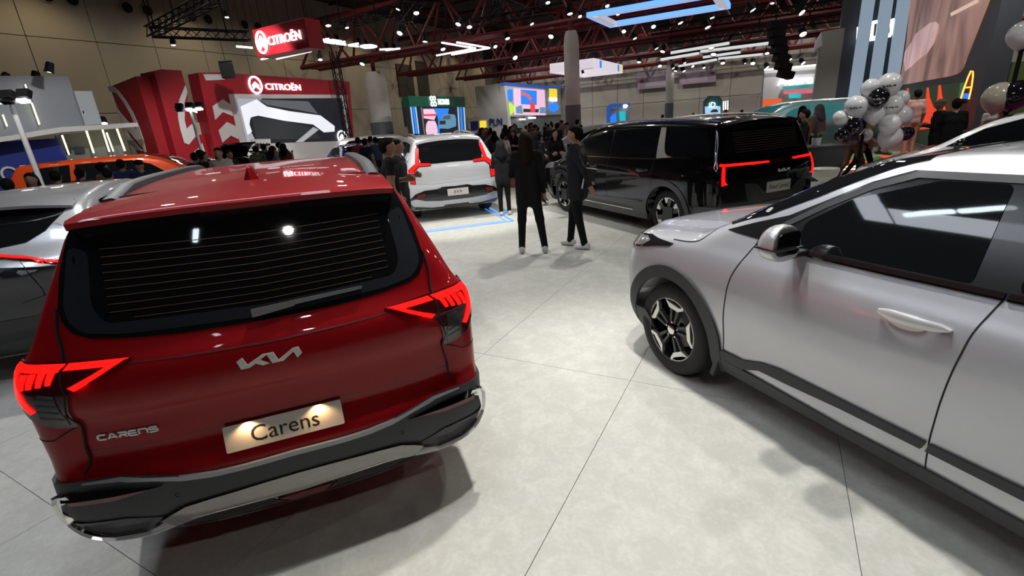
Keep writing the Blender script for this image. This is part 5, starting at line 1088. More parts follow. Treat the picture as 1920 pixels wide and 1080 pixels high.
# ------------------------------------------------------------------ stands: flat-faced booths built in their own planes
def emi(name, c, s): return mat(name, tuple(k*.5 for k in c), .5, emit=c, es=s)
PAL = dict(olive_panel=lambda: mat('olive_panel', (.05, .07, .015), .7), red_stand=lambda: mat('red_stand', (.36, .012, .022), .45), stand_white=lambda: mat('stand_white', (.66, .66, .66), .5), stand_grey=lambda: mat('stand_grey', (.26, .29, .33), .5),
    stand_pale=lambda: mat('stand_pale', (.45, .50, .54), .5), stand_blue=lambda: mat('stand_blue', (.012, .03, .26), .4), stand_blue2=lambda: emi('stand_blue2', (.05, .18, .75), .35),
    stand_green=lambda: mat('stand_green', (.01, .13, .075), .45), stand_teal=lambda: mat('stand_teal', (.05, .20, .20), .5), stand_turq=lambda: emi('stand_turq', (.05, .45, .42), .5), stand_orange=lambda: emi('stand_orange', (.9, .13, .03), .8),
    cream_panel=lambda: mat('cream_panel', (.52, .45, .36), .6), shop_grey=lambda: mat('shop_grey', (.22, .25, .24), .5), portal_grey=lambda: mat('portal_grey', (.26, .28, .25), .6),
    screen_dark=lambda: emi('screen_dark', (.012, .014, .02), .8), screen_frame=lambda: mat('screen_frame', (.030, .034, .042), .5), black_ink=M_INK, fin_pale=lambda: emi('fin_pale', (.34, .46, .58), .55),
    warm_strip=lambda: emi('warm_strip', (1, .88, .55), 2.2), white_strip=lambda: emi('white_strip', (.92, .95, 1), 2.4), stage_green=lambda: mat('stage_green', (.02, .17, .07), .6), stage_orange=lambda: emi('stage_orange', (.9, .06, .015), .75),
    banner_lilac=lambda: mat('banner_lilac', (.33, .26, .33), .8), banner_light=lambda: mat('banner_light', (.42, .36, .43), .8), banner_red=lambda: mat('banner_red', (.16, .02, .03), .8), neon_dark=lambda: mat('neon_dark', (.10, .04, .03), .6),
    pic_grey=lambda: emi('pic_grey', (.34, .36, .40), .9), pic_white=lambda: emi('pic_white', (.72, .75, .80), 1.0), pic_window=lambda: emi('pic_window', (.025, .03, .032), .8), pic_mid=lambda: emi('pic_mid', (.10, .11, .12), .8), pic_light=lambda: emi('pic_light', (.36, .37, .38), .9),
    pic_blue=lambda: emi('pic_blue', (.02, .20, .80), 1.1), pic_bluelite=lambda: emi('pic_bluelite', (.35, .60, .85), 1.0), pic_bluecar=lambda: emi('pic_bluecar', (.12, .28, .42), .9), pic_pink=lambda: emi('pic_pink', (.80, .50, .66), 1.0), pic_redline=lambda: emi('pic_redline', (.75, .06, .08), .9), pic_pinkred=lambda: emi('pic_pinkred', (.65, .18, .22), .8),
    pic_lime=lambda: emi('pic_lime', (.45, .85, .05), 1.0), pic_yellow=lambda: emi('pic_yellow', (.85, .65, .04), 1.0), pic_cyan=lambda: emi('pic_cyan', (.02, .45, .50), 1.0), pic_skin=lambda: emi('pic_skin', (.26, .145, .12), .95), pic_rose=lambda: emi('pic_rose', (.55, .34, .36), .95), pic_cream=lambda: emi('pic_cream', (.60, .44, .36), .95), pic_brown=lambda: emi('pic_brown', (.17, .095, .075), .9))
def blurred_picture(name, cols, sc, st):
    m = mat(name, cols[0], .5); nt = m.node_tree; b = nt.nodes['Principled BSDF']; tc = nt.nodes.new('ShaderNodeTexCoord'); mp = nt.nodes.new('ShaderNodeMapping'); mp.inputs['Scale'].default_value = (1, 1, .45)
    n = nt.nodes.new('ShaderNodeTexNoise'); n.inputs['Scale'].default_value = sc; n.inputs['Detail'].default_value = 2.5; n.inputs['Distortion'].default_value = .8; r = nt.nodes.new('ShaderNodeValToRGB'); e = r.color_ramp.elements
    e[0].position = .32; e[1].position = .72; e[0].color = (*cols[0], 1); e[1].color = (*cols[-1], 1)
    for k, c in enumerate(cols[1:-1]): q = e.new(.32+.4*(k+1)/(len(cols)-1)); q.color = (*c, 1)
    nt.links.new(tc.outputs['Object'], mp.inputs['Vector']); nt.links.new(mp.outputs[0], n.inputs['Vector']); nt.links.new(n.outputs['Fac'], r.inputs['Fac']); nt.links.new(r.outputs['Color'], b.inputs['Emission Color']); b.inputs['Emission Strength'].default_value = st; nt.links.new(r.outputs['Color'], b.inputs['Base Color'])
    return m
PAL['pic_skin'] = lambda: MATS.get('pic_skin') or blurred_picture('pic_skin', [(.10, .05, .04), (.22, .12, .10), (.30, .17, .14), (.50, .32, .30)], .42, .9)
PAL['pic_rose'] = lambda: MATS.get('pic_rose') or blurred_picture('pic_rose', [(.34, .20, .19), (.50, .32, .32), (.62, .44, .46)], .5, .9)
GROUND = {'left_pillar', 'right_frame', 'screen_surround', 'front_face', 'side_face', 'wall', 'base', 'blue_wall', 'backdrop', 'core', 'leg', 'fin', 'arch', 'back', 'green_wall', 'back_panel', 'shop_interior', 'frame', 'low_wall', 'post', 'board'}
ROOTS = {}
def build_stands():
    root = None
    for name, p, h, label, cat, rows in GRAPH:
        t = R_(h); d = Vector((math.sin(t), math.cos(t), 0)); n = Vector((math.cos(t), -math.sin(t), 0)) if h < 60 else Vector((-math.cos(t)*-1, 0, 0))
        n = Vector((d.y, -d.x, 0));
        if (Vector((p[0], p[1], 0)).dot(n)) > 0: n = -n
        if label:
            root = empty(name, (p[0], p[1], 0)); tag(root, label, cat); base = Vector((p[0], p[1], 0))
        ROOTS[name] = (root, base, d, n, Vector((p[0], p[1], 0)))
        off = Vector((p[0], p[1], 0))-base
        for part, mn, o, th, pts in rows:
            if part in GROUND: pts = [(u, 0.0 if z < (2.45 if part in ('core', 'fin', 'frame', 'leg') else 1.95) else z) for u, z in pts]
            b = MB(); b.prism(pts, o-th, o, lambda u, z, k: tuple(off+d*u+n*k+Vector((0, 0, z)))); b.build(part, PAL[mn](), root)
    def word(stand, part, text, u, z, w_, h, m, off):
        r, base, d, n, P = ROOTS[stand]
        rt = d if d.cross(Vector((0, 0, 1))).dot(n) > 0 else -d
        return text_obj(part, text, PAL[m]() if m in PAL else m, r, width=w_, height=h, fn=lambda a, b, k: tuple(P-base+d*u+rt*a+n*(off+k)+Vector((0, 0, z+b))), depth=.06)
    def ring(stand, part, u, z, r0, w_, m, off, sy=1.0):
        r, base, d, n, P = ROOTS[stand]; b = MB()
        b.tube([P-base+d*(u+r0*math.cos(q))+n*off+Vector((0, 0, z+sy*r0*math.sin(q))) for q in np.linspace(0, 2*math.pi, 24, endpoint=False)], w_, 6, closed=True); return b.build(part, PAL[m](), r)
    def chev(stand, u, z, w_, m, off):
        r, base, d, n, P = ROOTS[stand]
        for k in (0, -.42*w_):
            b = MB(); b.prism([(-.55*w_, -.25*w_+k), (0, .25*w_+k), (.55*w_, -.25*w_+k), (.55*w_, .0*w_+k), (0, .5*w_+k), (-.55*w_, 0*w_+k)], off, off+.05, lambda a, c, k2: tuple(P-base+d*(u+a)+n*k2+Vector((0, 0, z+c-.03*w_)))); b.build('emblem_chevron', PAL[m](), r)
    s = 'stand_screen_wall'
    word(s, 'fascia_lettering', 'CITROËN', 4.75, 4.72, 2.35, .40, 'white_strip', .03); ring(s, 'emblem_ring', 2.98, 4.74, .36, .05, 'white_strip', .06, 1.15); chev(s, 2.98, 4.74, .36, 'white_strip', .03)
    ring(s, 'screen_emblem', 8.45, 1.75, .36, .045, 'white_strip', .08); chev(s, 8.45, 1.75, .36, 'white_strip', .06)
    word(s, 'caption', 'LED Projection', 2.36, 1.64, .9, .22, M_INK(), .36)
    word('grey_stand', 'wall_lettering', 'ORE', -2.55, 1.30, 1.40, .62, 'stand_white', .06)
    word('green_stand', 'fascia_lettering', 'HONRI', 4.30, 3.80, 1.45, .42, 'white_strip', .12)
    for du, dz in ((-.2, .2), (.18, .2), (-.16, -.2), (.22, -.2)): ring('green_stand', 'emblem_ring', 2.9+du, 3.84+dz, .15, .04, 'white_strip', .16)
    word('utility_stand', 'sign_lettering', 'PLN', 13.3, 4.35, 2.3, .45, 'white_strip', .12)
    word('utility_stand_flank', 'flank_lettering', 'PLN', -1.35, 2.05, 1.6, .75, 'stand_blue', .0)
    word('teal_kiosk', 'sign_lettering', 'iD.', ROOTS['teal_kiosk'] and .25, 2.05, .55, .36, 'white_strip', .05)
    word('white_stand', 'script_sign', 'Adora', 1.25, 2.75, 1.4, .34, 'white_strip', .05)
    r, base, d, n, P = ROOTS['neon_surfboard']
    bd = [g for g in GRAPH if g[0] == 'neon_surfboard'][0][5][0][4]; b = MB(); b.tube([d*u+n*.03+Vector((0, 0, z)) for u, z in bd], .018, 6); b.build('neon_outline', emi('neon_orange', (1, .30, .05), 3), r)
build_stands()
HELLO = [[[(-9.45, 27.74, 6.6), (-8.77, 27.37, 6.6)], [(-9.23, 28.27, 6.6), (-8.52, 27.97, 6.6)], [(-9.17, 27.6, 6.6), (-8.86, 28.15, 6.6)]], [[(-8.99, 28.66, 6.6), (-8.45, 28.33, 6.6)], [(-8.45, 28.33, 6.6), (-8.16, 28.9, 6.6)], [(-8.72, 28.5, 6.6), (-8.43, 28.98, 6.6)], [(-8.99, 28.66, 6.6), (-8.69, 29.34, 6.6)]], [[(-8.03, 29.1, 6.6), (-8.62, 29.44, 6.6)], [(-8.62, 29.44, 6.6), (-8.25, 29.99, 6.6)]], [[(-7.54, 29.94, 6.6), (-8.19, 30.27, 6.6)], [(-8.19, 30.27, 6.6), (-7.8, 30.86, 6.6)]], [[(-7.69, 30.91, 6.6), (-7.39, 30.66, 6.6), (-7.01, 30.77, 6.6), (-6.86, 31.32, 6.6), (-7.18, 31.65, 6.6), (-7.61, 31.5, 6.6), (-7.69, 30.91, 6.6)]]]
ARROWS = [('neon_arrow', 'white neon arrow line under the red hanging sign', [[(-14.37, 32.92, 6.6), (-11.51, 31.02, 6.6)], [(-11.79, 30.58, 6.6), (-11.51, 31.02, 6.6)]]), ('neon_arrow', 'white neon double arrow tip beside the red hanging sign', [[(-13.53, 33.15, 6.6), (-10.68, 31.27, 6.6)], [(-11.28, 30.26, 6.6), (-10.68, 31.27, 6.6)]]), ('neon_bar', 'short white neon bar left of the red hanging sign', [[(-13.41, 28.13, 6.6), (-12.94, 28.87, 6.6)]]), ('neon_bar', 'white neon dash after the lit ceiling word', [[(-6.97, 32.54, 6.6), (-6.18, 32.65, 6.6)], [(-6.68, 32.95, 6.6), (-5.75, 32.68, 6.6)]])]
ARROWS += [('neon_chevron', 'inner white neon chevron hanging before the vented wall', [[(-3.07, 31.7, 6.6), (-1.22, 34.9, 6.6)], [(-1.22, 34.9, 6.6), (-4.03, 36.82, 6.6)]]), ('neon_chevron', 'outer white neon chevron hanging before the vented wall', [[(-2.2, 31.98, 6.6), (-0.29, 35.2, 6.6)], [(-0.29, 35.2, 6.6), (-3.0, 37.02, 6.6)]])]
LEDBARS = [[(12.09, 36.14, 5.6), (14.75, 33.22, 5.6)], [(12.7, 40.18, 5.6), (14.62, 37.76, 5.6)], [(14.34, 36.71, 5.6), (18.34, 34.68, 5.6)], [(16.16, 40.78, 5.6), (18.23, 39.02, 5.6)], [(16.53, 47.12, 5.6), (18.36, 43.49, 5.6)], [(18.22, 42.83, 5.6), (21.37, 41.88, 5.6)]]
SPOTS = [(-17.14, 20.62, 5.0), (-20.36, 22.13, 5.0), (-19.49, 22.61, 5.0), (-20.8, 23.01, 3.2), (-18.51, 24.27, 3.2), (-15.19, 25.71, 6.5), (-9.13, 18.95, 6.0), (-11.88, 20.36, 3.2), (-11.26, 34.38, 6.6), (-6.79, 25.3, 6.6), (-4.73, 27.52, 6.6), (-7.37, 24.45, 6.6), (-9.43, 37.81, 6.6), (-3.87, 30.39, 6.6), (-3.25, 33.74, 6.6), (-3.8, 22.46, 6.6), (-3.22, 23.34, 6.6), (-1.64, 26.35, 6.6), (-1.17, 27.2, 6.6), (0.81, 31.54, 6.6), (0.06, 37.34, 7.0), (1.64, 43.88, 7.0), (2.11, 20.32, 6.0), (3.24, 22.5, 6.0), (3.79, 23.38, 6.0), (4.62, 21.68, 6.0), (5.43, 23.31, 6.0), (6.48, 22.71, 6.0), (6.74, 21.65, 6.0), (2.18, 30.08, 7.0), (3.75, 34.75, 7.0), (1.49, 39.84, 6.5), (6.88, 28.16, 6.0), (8.19, 27.35, 6.0), (9.3, 26.63, 6.0), (10.59, 25.91, 6.0), (11.91, 24.68, 6.0), (12.25, 23.56, 6.0), (9.11, 34.49, 6.5), (12.84, 32.04, 6.5), (6.76, 28.02, 6.5), (8.6, 51.72, 6.0), (9.92, 32.49, 5.6), (10.97, 34.39, 5.6), (11.02, 40.28, 5.6), (14.09, 44.99, 5.6), (16.32, 48.14, 5.6), (17.72, 51.47, 5.6), (18.78, 52.22, 5.6), (15.67, 43.44, 5.6), (17.99, 47.79, 5.6), (20.09, 50.36, 5.6), (15.93, 38.27, 5.6), (20.17, 46.43, 5.6), (22.99, 48.15, 5.6), (24.25, 49.2, 5.6), (21.13, 40.74, 5.6), (14.07, 34.3, 5.6), (26.01, 49.91, 5.2), (11.91, 24.68, 6.0), (12.19, 23.48, 6.0), (15.18, 26.4, 6.0), (18.05, 30.96, 5.6), (21.33, 41.04, 5.6), (24.38, 44.05, 5.6), (26.94, 47.87, 5.6), (20.63, 37.32, 5.6), (26.41, 44.81, 5.0), (24.46, 46.94, 5.0)]
CBOX = ((-7.26, 21.2), [(-3.25, 6.15), (0.0, 6.3), (-0.01, 5.27), (-3.1, 5.13)])
# ------------------------------------------------------------------ things hung from the roof
BLK = lambda: mat('rig_black', (.008, .008, .009), .6, spec=.1)
def hanger(root, p, ztop=12.5, r=.012):
    m = MB(); o = root.location; m.tube([Vector(p)-o, Vector((p[0], p[1], ztop))-o], r, 4); m.build('suspension_wire', BLK(), root)
def build_hung():
    neon = PAL['white_strip']()
    # red box sign
    (px, py), q = CBOX; d = Vector((math.sin(R_(119)), math.cos(R_(119)), 0)); n = Vector((-d.y*-1, 0, 0)); n = Vector((d.y, -d.x, 0)); n = n if Vector((px, py, 0)).dot(n) < 0 else -n
    root = empty('hanging_sign', (px, py, 5.2)); red = PAL['red_stand']()
    b = MB(); b.prism([(-3.2, 0), (0, 0), (0, 1.06), (-3.2, 1.06)], -.75, 0, lambda u, z, k: tuple(d*u+n*k+Vector((0, 0, z)))); b.build('sign_box', red, root, bevel=.02)
    text_obj('sign_lettering', 'CITROËN', neon, root, width=1.95, height=.40, fn=lambda a, c, k: tuple(d*(-1.33+a)+n*(.01+k)+Vector((0, 0, .54+c))), depth=.05)
    b = MB(); b.tube([d*(-2.72+.30*math.cos(t))+n*.04+Vector((0, 0, .52+.40*math.sin(t))) for t in np.linspace(0, 2*math.pi, 28, endpoint=False)], .045, 6, closed=True); b.build('emblem_ring', neon, root)
    for k in (0.05, -.17):
        b = MB(); b.prism([(-.2, -.14+k), (0, .08+k), (.2, -.14+k), (.2, .0+k), (0, .22+k), (-.2, 0+k)], .01, .05, lambda a, c, k2: tuple(d*(-2.72+a)+n*k2+Vector((0, 0, .52+c)))); b.build('emblem_chevron', neon, root)
    for u in (-3, -.2): hanger(root, Vector((px, py, 6.2))+d*u-n*.35)
    tag(root, 'red hanging box sign with glowing white lettering and oval emblem', 'sign')
    # neon word and arrows
    c = Vector(HELLO[2][0][0]); root = empty('neon_word', c)
    for L in HELLO:
        b = MB()
        for st in L: b.tube([Vector(p)-c for p in st], .055, 6)
        b.build('neon_letter', neon, root)
    hanger(root, HELLO[0][0][0]); hanger(root, HELLO[4][0][0]); tag(root, 'white neon ceiling word reading HELLO', 'sign')
    for nm, lb, ss in ARROWS:
        c = Vector(ss[0][0]); root = empty(nm, c)
        for st in ss: b = MB(); b.tube([Vector(p)-c for p in st], .055, 6); b.build('neon_tube', neon, root)
        hanger(root, ss[0][0]); hanger(root, ss[-1][-1]); tag(root, lb, 'sign', 'white neon ceiling shapes')
    # white frame with blue edges
    root = empty('ceiling_light_ring', EE(20.1, -6.7, 5.5)); o = root.location.copy(); wh = emi('frame_white', (.55, .56, .62), .7); bl = emi('frame_blue', (.10, .26, 1.0), 2.0)
    for c1, c2, s1, s2 in ((20.2, -4.5, .34, 4.4), (22.9, -4.5, .34, 4.4), (21.55, -6.7, 3.04, .34), (21.55, -2.3, 3.04, .34)):
        b = MB(); b.box(EE(c1, c2, 5.55)-o, (s2, s1, .16), ROTH); b.build('frame_beam', wh, root)
    for c1, c2, s1, s2 in ((20.0, -4.5, .05, 4.8), (23.1, -4.5, .05, 4.8), (21.55, -6.9, 3.1, .05), (21.55, -2.1, 3.1, .05), (20.4, -4.5, .05, 4.0), (22.7, -4.5, .05, 4.0)):
        b = MB(); b.box(EE(c1, c2, 5.55)-o, (s2, s1, .17), ROTH); b.build('blue_edge', bl, root)
    for c1, c2 in ((20.2, -6.6), (20.2, -2.4), (22.9, -6.6), (22.9, -2.4)): hanger(root, EE(c1, c2, 5.6))
    tag(root, 'white rectangular ceiling frame edged in blue light', 'light')
    root = empty('ceiling_light_ring', (-3.3, 3.3, 6.45)); lp = emi('added_ring_panel', (.84, .90, 1.0), 7.5); R2 = Matrix.Rotation(R_(21), 3, 'Z')  # unseen glowing ring, added to brighten the silver SUV's upper flank
    for cx, cy, sx, sy in ((0, -1.9, 4.6, .6), (0, 1.9, 4.6, .6), (-2.0, 0, .6, 3.2), (2.0, 0, .6, 3.2)):
        b = MB(); b.box(R2 @ Vector((cx, cy, .10)), (sx, sy, .10), R2); b.build('added_ring_beam', BLK(), root); b = MB(); b.box(R2 @ Vector((cx, cy, .04)), (sx-.06, sy-.06, .02), R2); b.build('added_light_panel', lp, root)
    for cx, cy in ((-2, -1.9), (2, -1.9), (-2, 1.9), (2, 1.9)): hanger(root, root.location+R2 @ Vector((cx, cy, .1)))
    tag(root, 'added white light ring out of view over the red MPV, brightening the silver SUV', 'light')
    # lit banner ring
    P = Vector((8.78, 47.02, 0)); root = empty('banner_ring', P+Vector((0, 0, 6))); lite = emi('ring_lit', (.66, .60, .66), 1.0); o = root.location.copy()
    a1, a2 = P.dot(E1), P.dot(E2)
    for c1, c2, s1, s2 in ((a1+4.7, a2, 9.4, .12), (a1+4.7, a2-4.2, 9.4, .12), (a1, a2-2.1, .12, 4.2), (a1+9.4, a2-2.1, .12, 4.2)):
        b = MB(); b.box(EE(c1, c2, 6.37)-o, (s2, s1, .8), ROTH); b.build('lit_side', lite, root)
    for k, mn in ((1.8, 'pic_blue'), (7.7, 'pic_blue'), (8.4, 'pic_yellow')): b = MB(); b.box(EE(a1+k, a2+.08, 6.37)-o, (.03, .55, .6), ROTH); b.build('printed_mark', PAL[mn](), root)
    for c1, c2 in ((.3, -.2), (9.1, -.2), (.3, -4), (9.1, -4)): hanger(root, EE(a1+c1, a2+c2, 6.7))
    tag(root, 'rectangular ring of lit white banners behind the thick column', 'banner')
    # light bars on the right
    for i, (p, q_) in enumerate(LEDBARS):
        root = empty('light_bar', p); a = Vector(q_)-Vector(p)
        b = MB(); b.tube([Vector((0, 0, 0)), a], .10, 6); b.build('light_tube', emi('bar_white', (.70, .72, .72), .9), root)
        b = MB(); b.tube([Vector((0, 0, .16)), a+Vector((0, 0, .16))], .07, 6); b.build('bar_back', BLK(), root); hanger(root, p); hanger(root, q_)
        tag(root, ('upper left light bar', 'left-most low light bar', 'long upper right light bar', 'short middle light bar', 'lowest left light bar', 'lowest right light bar')[i]+' in the black rig above the minivan', 'light', 'hanging light bars')
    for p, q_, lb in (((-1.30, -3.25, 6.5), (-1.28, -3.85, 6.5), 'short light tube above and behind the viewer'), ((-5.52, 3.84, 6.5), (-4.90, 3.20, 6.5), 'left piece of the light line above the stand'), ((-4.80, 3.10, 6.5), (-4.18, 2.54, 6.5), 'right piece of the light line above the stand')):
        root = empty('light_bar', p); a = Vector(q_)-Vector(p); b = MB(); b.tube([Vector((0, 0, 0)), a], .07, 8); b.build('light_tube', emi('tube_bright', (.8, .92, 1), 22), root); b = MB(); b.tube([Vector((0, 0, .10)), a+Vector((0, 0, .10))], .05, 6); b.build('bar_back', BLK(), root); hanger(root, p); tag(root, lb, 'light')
    # box trusses
    def box_truss(p, q_, label, s=.4):
        p, q_ = Vector(p), Vector(q_); root = empty('rig_truss', p); t = (q_-p); L = t.length; t.normalize(); sd = t.cross(Vector((0, 0, 1))).normalized(); up = Vector((0, 0, 1)); m = BLK()
        cs = [sd*a*s/2+up*b*s/2 for a, b in ((-1, -1), (1, -1), (1, 1), (-1, 1))]
        for c in cs: b = MB(); b.tube([c, c+t*L], .035, 6); b.build('chord', m, root)
        n = max(2, int(L/s)); b = MB()
        for k in range(n):
            for f in range(4):
                c0, c1 = cs[f], cs[(f+1) % 4]
                if k % 2: c0, c1 = c1, c0
                b.tube([c0+t*(k*L/n), c1+t*((k+1)*L/n)], .02, 4, cap=False)
        b.build('lacing', m, root)
        for k in range(int(L/3)+1): hanger(root, p+t*min(L, k*3+.2), r=.03)
        tag(root, label, 'truss')
    box_truss((-15.9, 25.4, 7), (-10.2, 20.6, 7), 'black box truss above the red tower, running towards the camera')
    box_truss((-15.9, 25.4, 7), (-12.6, 28.0, 7), 'short black box truss leading to the red hanging sign')
    box_truss((-10.2, 20.6, 7.4), (-2.0, 24.5, 7.4), 'black box truss over the red hanging sign, left half of the roof')
    box_truss((-8.6, 30.4, 7.6), (-4.2, 27.0, 7.6), 'black box truss carrying the neon ceiling word')
    box_truss((-3.0, 33.5, 7.6), (3.2, 30.0, 7.6), 'black box truss carrying the neon chevrons')
    box_truss(EE(36, -8, 6.9), EE(36, 14, 6.9), 'nearer black box truss above the light bars on the right')
    box_truss(EE(42, -8, 6.9), EE(42, 14, 6.9), 'farther black box truss above the light bars on the right')
    for i, (p, q_) in enumerate((((-9.5, 23.5, 8.6), (4.0, 27.0, 8.6)), ((-7.5, 19.5, 8.0), (1.5, 22.5, 8.0)), ((-5.5, 30.5, 9.2), (5.0, 34.5, 9.2)), ((-1.5, 20.5, 7.6), (-5.5, 31.5, 7.6)), ((3.0, 21.0, 8.2), (.0, 33.0, 8.2)), ((6.0, 24.0, 8.0), (14.0, 30.0, 8.0)))):
        box_truss(p, q_, ('high black rig truss, first from the red hanging sign', 'low black rig truss nearest the camera under the roof', 'far high black rig truss before the first red roof truss', 'black rig truss running away from the camera above the neon word', 'black rig truss running away beside the thick white column', 'black rig truss right of the blue-edged ceiling ring')[i], .5)
    for i, (x, y, z) in enumerate(((-9.6, 32, 0),)):
        root = empty('truss_tower', (x, y, 0)); m = BLK()
        for a, b_ in ((-.2, -.2), (.2, -.2), (.2, .2), (-.2, .2)): b = MB(); b.tube([(a, b_, 0), (a, b_, 6.6)], .035, 6); b.build('chord', m, root)
        b = MB(); cs = [(-.2, -.2), (.2, -.2), (.2, .2), (-.2, .2)]
        for k in range(16):
            for f in range(4):
                c0, c1 = cs[f], cs[(f+1) % 4]
                if k % 2: c0, c1 = c1, c0
                b.tube([(*c0, k*.4), (*c1, k*.4+.4)], .02, 4, cap=False)
        b.build('lacing', m, root); tag(root, 'black truss tower standing behind the red screen wall', 'truss')
    # loudspeaker column
    root = empty('line_array', (10.6, 20, 4.6)); 
    for k in range(7):
        b = MB(); b.box((.05*k*k*.12+.06*k, 0, -.29*k), (.5, .42, .27), Matrix.Rotation(.05*k, 3, 'Y')); b.build('speaker_box', BLK(), root, bevel=.02)
    hanger(root, (10.6, 20, 4.6), r=.02); tag(root, 'black loudspeaker column hanging in front of the light bars', 'loudspeaker')
    b = MB(); root = empty('loudspeaker', (-12.3, 24.4, 5.0)); b.box((0, 0, .0), (.55, .5, .62), Matrix.Rotation(.4, 3, 'Z')); b.build('cabinet', BLK(), root, bevel=.03); b = MB(); b.box((0, 0, .38), (.6, .08, .06)); b.build('bracket', BLK(), root); hanger(root, (-12.3, 24.4, 5.3), 7); tag(root, 'square black loudspeaker hanging under the truss above the red tower', 'loudspeaker')
    # spot lamps
    lens = emi('lamp_hot', (1, .97, .93), 14); body = BLK(); proto = None
    rng = random.Random(4)
    done = []; lamps_ = []
    for i, (x, y, z) in enumerate(SPOTS[5:]+SPOTS[:5]):
        if any((x-a)**2+(y-b)**2+(z-c)**2 < .8 for a, b, c in done): continue
        done.append((x, y, z)); dist = math.hypot(x, y); root = empty('spot_lamp', (x, y, z)); sc = (.65+.45*rng.random())*min(dist/26, 1.5)
        if proto is None:
            b = MB(); b.lathe([(.0, .26), (.10, .26), (.12, .2), (.13, -.04), (.145, -.06), (.145, -.10), (.125, -.10), (.12, -.05)], 14); o1 = b.build('lamp_body', body, root, True)
            b = MB(); b.lathe([(0, -.085), (.06, -.08), (.118, -.06)], 14); o2 = b.build('lamp_lens', lens, root, True)
            b = MB(); b.tube([(-.16, 0, .05), (-.16, 0, .32), (.16, 0, .32), (.16, 0, .05)], .014, 5); o3 = b.build('yoke', body, root)
            proto = (o1, o2, o3)
        else:
            for o in (proto[:3] if z > 5.1 else proto[:2]): c = bpy.data.objects.new(o.name.split('.')[0], o.data); COL.objects.link(c); c.parent = root
        root.scale = (sc, sc, sc); v = Vector((-x, -y, -6)); root.rotation_euler = (rng.uniform(.2, .75)*(1 if y > 0 else -1)*-1, rng.uniform(-.4, .4), 0)
        if z > 5.1:
            mw = (Matrix.Translation((0, 0, 0)) @ root.rotation_euler.to_matrix().to_4x4() @ Matrix.Scale(sc, 4)).inverted(); m_ = MB(); m_.tube([Vector((0, 0, .3)), mw @ Vector((0, 0, 12.45-z))], .008/sc, 4); m_.build('suspension_wire', body, root)
        px = 960+900*x/max(y, 1); zone_ = 'over the grey-blue stand at the left edge' if px < 260 else 'on the black truss above the red tower' if px < 470 else 'around the neon ceiling word' if px < 800 else 'before the vented wall and the roof trusses' if px < 1000 else 'around the blue-edged ceiling ring' if px < 1260 and z > 5.8 else 'in the rig of light bars on the right' if px < 1430 else 'above the white stand and grey portal leg'
        tag(root, 'lamp', 'lamp', 'spot lamps '+zone_); lamps_.append((zone_, px, root))
    ords = 'first second third fourth fifth sixth seventh eighth ninth tenth eleventh twelfth thirteenth fourteenth fifteenth sixteenth seventeenth eighteenth nineteenth twentieth twenty-first twenty-second twenty-third twenty-fourth twenty-fifth'.split()
    for zn in {l[0] for l in lamps_}:
        for k, (_, _, r) in enumerate(sorted([l for l in lamps_ if l[0] == zn], key=lambda l: l[1])): r['label'] = '%s glowing spot lamp from the left %s' % (ords[min(k, 24)], zn)
build_hung()
# ------------------------------------------------------------------ people: bodies grown from a distance field
def nets(f, lo, hi, h):
    ax = [np.arange(lo[k], hi[k]+h, h) for k in range(3)]; X, Y, Z = np.meshgrid(*ax, indexing='ij')
    D = f(np.stack([X, Y, Z], -1).reshape(-1, 3)).reshape(X.shape); n = np.array(D.shape)-1
    S = D < 0; acc = np.zeros((*n, 3)); cnt = np.zeros(n)
    crn = [(i, j, k) for i in (0, 1) for j in (0, 1) for k in (0, 1)]
    sl = lambda c: tuple(slice(c[a], c[a]+n[a]) for a in range(3))
    for a in crn:
        for b in crn:
            if sum(b)-sum(a) == 1 and all(b[q] >= a[q] for q in range(3)):
                da, db = D[sl(a)], D[sl(b)]; m = (da < 0) != (db < 0); t = np.where(m, da/np.where(m, da-db, 1), 0)
                for q in range(3): acc[..., q] += np.where(m, a[q]+t*(b[q]-a[q]), 0)
                cnt += m
    act = cnt > 0; idx = -np.ones(n, int); idx[act] = np.arange(act.sum())
    base = np.stack(np.nonzero(act), -1); V = np.array(lo)+h*(base+acc[act]/cnt[act][:, None]); F = []
    for q in range(3):
        o = [(0, 1, 1), (1, 0, 1), (1, 1, 0)][q]; u, v = [(1, 2), (2, 0), (0, 1)][q]
        A = S[tuple(slice(0, -1) if a == q else slice(1, -1) for a in range(3))]; B = S[tuple(slice(1, None) if a == q else slice(1, -1) for a in range(3))]
        P = np.stack(np.nonzero(A != B), -1)
        if not len(P): continue
        fl = A[A != B]; P = P.copy()
        for a in range(3):
            if a != q: P[:, a] += 1
        g = lambda du, dv: idx[tuple((P[:, a]-(du if a == u else dv if a == v else 0)) for a in range(3))]
        Q = np.stack([g(1, 1), g(0, 1), g(0, 0), g(1, 0)], -1); Q[~fl] = Q[~fl][:, ::-1]; F.append(Q)
    F = np.concatenate(F); F = F[(F >= 0).all(1)]
    return V, F
def prim_d(p, P):
    """p = (kind, a, b, ra, rb, zone[, flatten]) cone-capsule or ('e', centre, radii, zone)"""
    if p[0] == 'e':
        c, r = np.array(p[1]), np.array(p[2]); q = (P-c)/r; k = np.linalg.norm(q, axis=1); return (k-1)*r.min()
    a, b = np.array(p[1], float), np.array(p[2], float); ab = b-a; t = np.clip(((P-a)@ab)/max(ab@ab, 1e-9), 0, 1)
    d = P-a-t[:, None]*ab
    if len(p) > 6: d = d*np.array(p[6])
    return np.linalg.norm(d, axis=1)-(p[3]+(p[4]-p[3])*t)
def zone(p): return p[3] if p[0] == 'e' else p[5]
